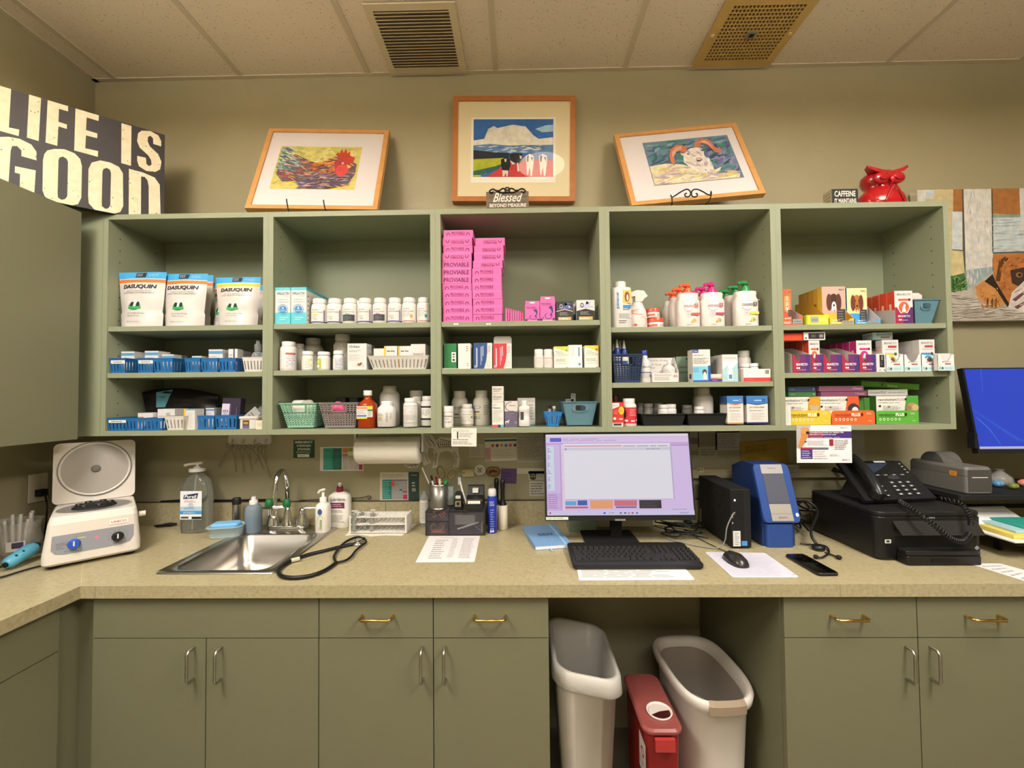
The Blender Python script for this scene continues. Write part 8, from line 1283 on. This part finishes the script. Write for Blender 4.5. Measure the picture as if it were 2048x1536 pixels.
m = MB().lathe([(.010, 0), (.010, .02)], CW, seg=12); o = m.done('side_knob', t, (w-.004, .06, h*.78)); o.rotation_euler = (0, R(90), 0)
hl = .232; m = MB(); m.T = Matrix.Translation((0, d-.012, h+.002)) @ Matrix.Rotation(R(-6), 4, 'X'); m.prism(rrect(.008, w-.008, 0, hl, .018), 0, .026, CW, 'y'); m.done('lid', t)
m = MB(); m.T = Matrix.Translation((0, d-.012, h+.002)) @ Matrix.Rotation(R(-6), 4, 'X') @ Matrix.Translation((w/2, -.0008, hl*.54)) @ Matrix.Rotation(R(90), 4, 'X')
q = w*.415; m.lathe([(q, 0), (q, .005), (q*.965, .006), (q*.93, .001)], CW, seg=48, cap=False); m.lathe([(q*1.04, .0002), (q*1.0, .0004)], '8f8a84', seg=48, cap=False).lathe([(q*.93, .0012), (.001, .0014)], mat('lid_inner', 'a29c94', .45), seg=48, cap=False).lathe([(.014, .0016), (.014, .005), (.010, .006), (.001, .006)], '6a6660', seg=24); m.done('gasket', t)
# clipper, bag, bottle, outlet
p, q = Zp(28, 1132, CZ+.02), Zp(66, 1092, CZ+.05); t = thing('hair_clipper', 'light blue hair clipper lying left of the centrifuge', 'clipper'); CB = PL('5aa8c4', .4)
p = Vector((p.x-.035, p.y+.005, CZ+.022)); q = Vector((p.x-.020, p.y+.10, CZ+.045)); MB().tube([tuple(p.lerp(q, s_)) for s_ in (0, .1, .5, .8, 1)], .02, CB, 12, rs=[.012, .020, .021, .024, .018]).done('body', t); MB().tube([tuple(q), tuple(q+(q-p)*.16)], .016, BLKM, 10, rs=[.017, .010]).done('blade_head', t); MB().tube([tuple(p-(q-p)*.04), tuple(p)], .009, BLKM, 8).done('cord_boot', t)
for s_ in (.35, .6): c = p.lerp(q, s_)+Vector((.012, -.010, .012)); MB().ball(tuple(c), .005, .005, .005, BLKM, 8, 6).done('button', t)
cable('cable', [tuple(p-(q-p)*.04), (p.x-.05, p.y-.03, CZ+.006), (p.x-.12, p.y-.02, CZ+.006), (p.x-.2, p.y+.04, CZ+.006)], .0035, 'black clipper cord trailing to the left')
a = Zp(0, 1158); b = Zp(60, 1140); cable('cable', [(a.x-.05, a.y-.01, CZ+.004), (a.x, a.y, CZ+.004), (b.x, b.y, CZ+.004), (b.x+.05, b.y+.09, CZ+.004)], .003, 'black cable curving on the counter left of the centrifuge')
wl = onX(76, 975, XL+.004); t = thing('wall_outlet', 'cream wall outlet plate half hidden behind the centrifuge', 'outlet', (XL+.0012, wl.y, wl.z)); MB().rbox(0, .006, -.035, .035, -.058, .058, 'd8d0bc', r=.002).done('plate', t)
MB().box(.006, .03, -.014, .014, -.035, -.008, BLKM).done('plug', t); cable('cable', [(XL+.03, wl.y, wl.z-.02), (XL+.07, wl.y-.03, wl.z-.03), (XL+.10, wl.y-.05, wl.z-.08), (XL+.08, wl.y-.04, CZ+.01)], .003, 'black cord hanging from the left wall outlet plug')
c = Zp(40, 1075); t = thing('syringe_bag', 'clear bag full of capped syringes behind the clipper', 'bag', (XL+.12, c.y+.10 if c.y < -.2 else c.y-.0, CZ)); bx, by = 0, 0
t.location = (XL+.125, onX(35, 1070, XL+.125).y, CZ)
MB().lathe([(.05, 0), (.07, .01), (.075, .06), (.065, .10), (.07, .125), (.075, .13)], mat('clear_wrap2', 'dcd8d4', .2, alpha=.35, bump=.9, bscale=30), sy=.8, seg=24, cap=False).done('wrap', t)
for k in range(14):
    a_ = k*2.4; r_ = .05*((k+1)/14)**.5; MB().tube([(r_*.6*cos(a_), r_*.6*sin(a_), .005), (r_*cos(a_), r_*.8*sin(a_), .115+.02*(k % 3))], .0055, mat('syringe_white', 'd0ccc8', .3), 7).done('syringe', t)
m = MB(); deco(m, [('r', 0, 1, 0, 1, 'd8d4d0'), ('r', .3, .9, .3, .9, '4a3a5a')], cylF(.076, .03, .035, 20, 60, .8), curved=True); m.done('label', t)
xb = XL+.06; q = onX(4, 1105, xb+.05); t = thing('brown_bottle', 'brown cylindrical bottle at the left edge of the photo', 'bottle', (XL+.075, q.y-.10, CZ)); MB().lathe([(.036, 0), (.038, .004), (.038, .10), (.030, .118), (.012, .125)], mat('kraft_brown', '7a6a4c', .5)).done('body', t); MB().lathe([(.013, .125), (.013, .14)], '4a4030').done('cap', t)
# ---------------------------------------------------------------- bins under the counter
def corner_frame(c, z):
    q = [Zp(x, y, z) for x, y in c]; u = ((q[1]-q[0])+(q[2]-q[3]))/2; w = u.length; ang = math.atan2(u.y, u.x); C_ = (q[0]+q[1]+q[2]+q[3])/4; d = (((q[3]+q[2])-(q[0]+q[1]))/2).length; return C_, w, d, ang
z = .585; C_, w, d, ang = corner_frame([(1100, 1344), (1256, 1376), (1205, 1250), (1101, 1234)], z); w *= 1.0
BW = mat('bin_white', 'ddd5cb', .5); LN = mat('bin_liner', 'd8d4cc', .35, alpha=.8, bump=.8, bscale=45); GI = mat('bin_inside', 'a39a8e', .5)
C_.x = max(C_.x, KX0+w/2+.004)
t = thing('waste_bin', 'tall white bin with a clear liner folded over its rim, left of three', 'bin', (C_.x, C_.y, 0), 0)
def rr3(mb, L, m, n=8, **k): return mb.loft([[(x, y, z_+sl*(x/w)) for x, y in rrect(-w/2+e, w/2-e, -d/2+e, d/2-e, r_, n)] for e, z_, r_, sl in L], m, **k)
rr3(MB(), [(.045, .002, .04, 0), (.012, z-.03, .06, 0), (.008, z-.028, .06, -.045), (.008, z, .06, -.045), (.014, z, .06, -.045), (.05, .01, .04, 0)], BW, smooth=True).done('body', t)
rr3(MB(), [(.006, z-.055, .055, -.045), (-.002, z-.045, .06, -.045), (.0, z-.02, .06, -.045), (.002, z+.004, .06, -.045), (.010, z+.007, .06, -.045), (.018, z+.002, .055, -.045), (.03, z-.25, .05, 0), (.05, .05, .04, 0)], LN, smooth=True, cap=False).done('liner', t)
z = .50; q = [Zp(x, y, z) for x, y in ((1440, 1424), (1535, 1385), (1385, 1265), (1313, 1290))]
cxb = (onZ(1345, 1330, z).x+onZ(1520, 1370, z).x)/2; yf, yb = onZ(1440, 1402, z).y, onZ(1380, 1266, z).y; w = .268; d = yb-yf
t = thing('waste_bin', 'white oval-topped bin with beige handle grips, right of three', 'bin', (onZ(1440, 1370, z).x+.01, (yf+yb)/2-.01, 0), R(4)); BW2 = mat('bin_white', 'ddd5cb', .5)
def ov(e, z_, dz=0): return [(((w/2-e)*(abs(cos(a))**.62)*(1 if cos(a) > 0 else -1)), ((d/2-e)*(abs(sin(a))**.62)*(1 if sin(a) > 0 else -1)), z_+dz*abs(cos(a))**2) for a in [2*pi*k/40 for k in range(40)]]
MB().loft([ov(.055, .002), ov(.03, z*.5), ov(.020, z-.05), ov(.004, z-.035, .012), ov(0, z-.012, .012), ov(.008, z, .012), ov(.021, z-.012, .012), ov(.027, z-.03, .0), ov(.06, .02)], BW, True, True).done('body', t)
rr_ = MB().loft([ov(.028, z-.032), ov(.058, .03)], GI, False, True).done('lining', t)
for s_ in (-1, 1):
    m = MB(); n_ = 6; vs = []
    for i in range(n_+1):
        a = R(-90*1)+R(-16+32*i/n_) if s_ < 0 else R(90)+R(-16+32*i/n_)
        for e, zz in ((-.002, z-.040), (-.0035, z-.012), (.007, z+.003)):
            cc, ss = cos(a), sin(a); vs.append(((w/2-e)*abs(cc)**.62*(1 if cc > 0 else -1), (d/2-e)*abs(ss)**.62*(1 if ss > 0 else -1), zz+.012*cc*cc))
    m.add(vs, [(3*i+j, 3*(i+1)+j, 3*(i+1)+j+1, 3*i+j+1) for i in range(n_) for j in range(2)], mat('grip_beige', 'a08e78', .5)); m.done('handle_grip', t)
z = .455; C_, w, d, ang = corner_frame([(1290, 1468), (1372, 1462), (1302, 1350), (1250, 1348)], z); SR = mat('sharps_red', '8a1a1a', .3, trans=.1); SL = mat('sharps_lid', 'a85a54', .25, trans=.3)
t = thing('sharps_container', 'red sharps container with translucent pink lid between the two bins', 'sharps container', (C_.x, C_.y, 0), R(0)); w = .125
rr3(MB(), [(.016, .002, .02, 0), (.008, z-.012, .025, 0)], SR, n=5).done('body', t); rr3(MB(), [(.002, z-.011, .03, 0), (0, z-.006, .03, 0), (.0, z, .03, 0), (.006, z+.006, .03, 0)], SL, n=5).done('lid', t)
m = MB().lathe([(.038, z+.0065), (.041, z+.012), (.037, z+.013), (.034, z+.0075)], 'dccfc8', (.01, -d*.22), 28, cap=False); m.lathe([(.034, z+.0072), (.001, z+.0073)], '3a0808', (.01, -d*.22), 28, cap=False)
deco(m, [('p', [(cos(R(a)), sin(R(a))) for a in range(10, 215, 15)]+[(0, 0)], 'cfc4bc')], lambda u_, v_, l: (.01+.033*u_, -d*.22+.033*v_, z+.0078+l)); m.done('opening', t)
MB().box(-.03, .03, -d/2-.012, -d/2-.0005, z-.05, z-.014, 'b03430').done('latch_tab', t); m = MB(); deco(m, [('r', 0, 1, 0, 1, 'cfc4c0'), ('o', .5, .6, .25, .14, .4, 'b02020'), ('l', .1, .9, .1, .4, 4, '777')], lambda u_, v_, l: (-w/2+.0085-l, -d/2+.08-.07*u_, z-.16+.11*v_)); m.done('label', t)
# ---------------------------------------------------------------- settle: keep what stands in a container or shelf clear of its walls
bpy.context.view_layer.update()
TOP = [o for o in sc.objects if o.parent is None and o.type in ('MESH', 'EMPTY') and 'kind' not in o]
def bbox(o):
    L = [o]+list(o.children_recursive); P = [q.matrix_world @ Vector(c) for q in L if q.type == 'MESH' for c in q.bound_box]
    return [min(p[i] for p in P) for i in range(3)], [max(p[i] for p in P) for i in range(3)]
def fit(o, ax, lo, hi):
    a, b = bbox(o); a, b = a[ax], b[ax]
    if b-a > hi-lo:
        s = (hi-lo)/(b-a); c = o.location[ax]; o.scale[ax] *= s; a, b = c+(a-c)*s, c+(b-c)*s
    o.location[ax] += lo-a if a < lo else hi-b if b > hi else 0
BX = {o: bbox(o) for o in TOP}
BOXES = [o for o in TOP if o.name.split('.')[0] in ('basket', 'open_tray', 'display_tray', 'open_carton')]
for o in TOP:
    a, b = BX[o]; c = [(a[i]+b[i])/2 for i in range(3)]; nm = o.name.split('.')[0]
    if 'jutting' in o['label'] or nm in ('shelf_unit', 'paper_note', 'flyer', 'price_label'): continue
    if ZB < a[2] < ZT-.05 and c[1] > YU+.005:
        for x0, x1 in UX:
            if x0-.03 < c[0] < x1+.03: fit(o, 0, x0+.0012, x1-.0012)
        fit(o, 1, -1, -.0145)
    elif abs(a[2]-CZ) < .004 and c[1] > -.2 and nm not in ('countertop', 'sink'): fit(o, 1, -2, -.0215)
bpy.context.view_layer.update()
for k in BOXES:
    a, b = bbox(k); nm = k.name.split('.')[0]; H = b[2]-a[2]; mg = INS[k] if k in INS else .0016 if nm in ('display_tray', 'open_carton') else .019 if nm == 'open_tray' else .0055 if b[0]-a[0] < .09 else .009 if H < .07 else .02
    for o in TOP:
        if o is k or o in BOXES: continue
        p, q = bbox(o); c = ((p[0]+q[0])/2, (p[1]+q[1])/2)
        if a[0] < c[0] < b[0] and a[1] < c[1] < b[1] and a[2]-.002 <= p[2] < a[2]+.012 and o.name.split('.')[0] not in ('shelf_unit',): fit(o, 0, a[0]+mg, b[0]-mg); fit(o, 1, a[1]+mg, b[1]-mg); o.location.z += max(0, a[2]+(.0035 if nm in ('basket', 'open_tray') else .0014)-p[2])
for o in TOP:
    if o.name.startswith('waste_bin'): fit(o, 0, KX0+.003, KX1-.006)
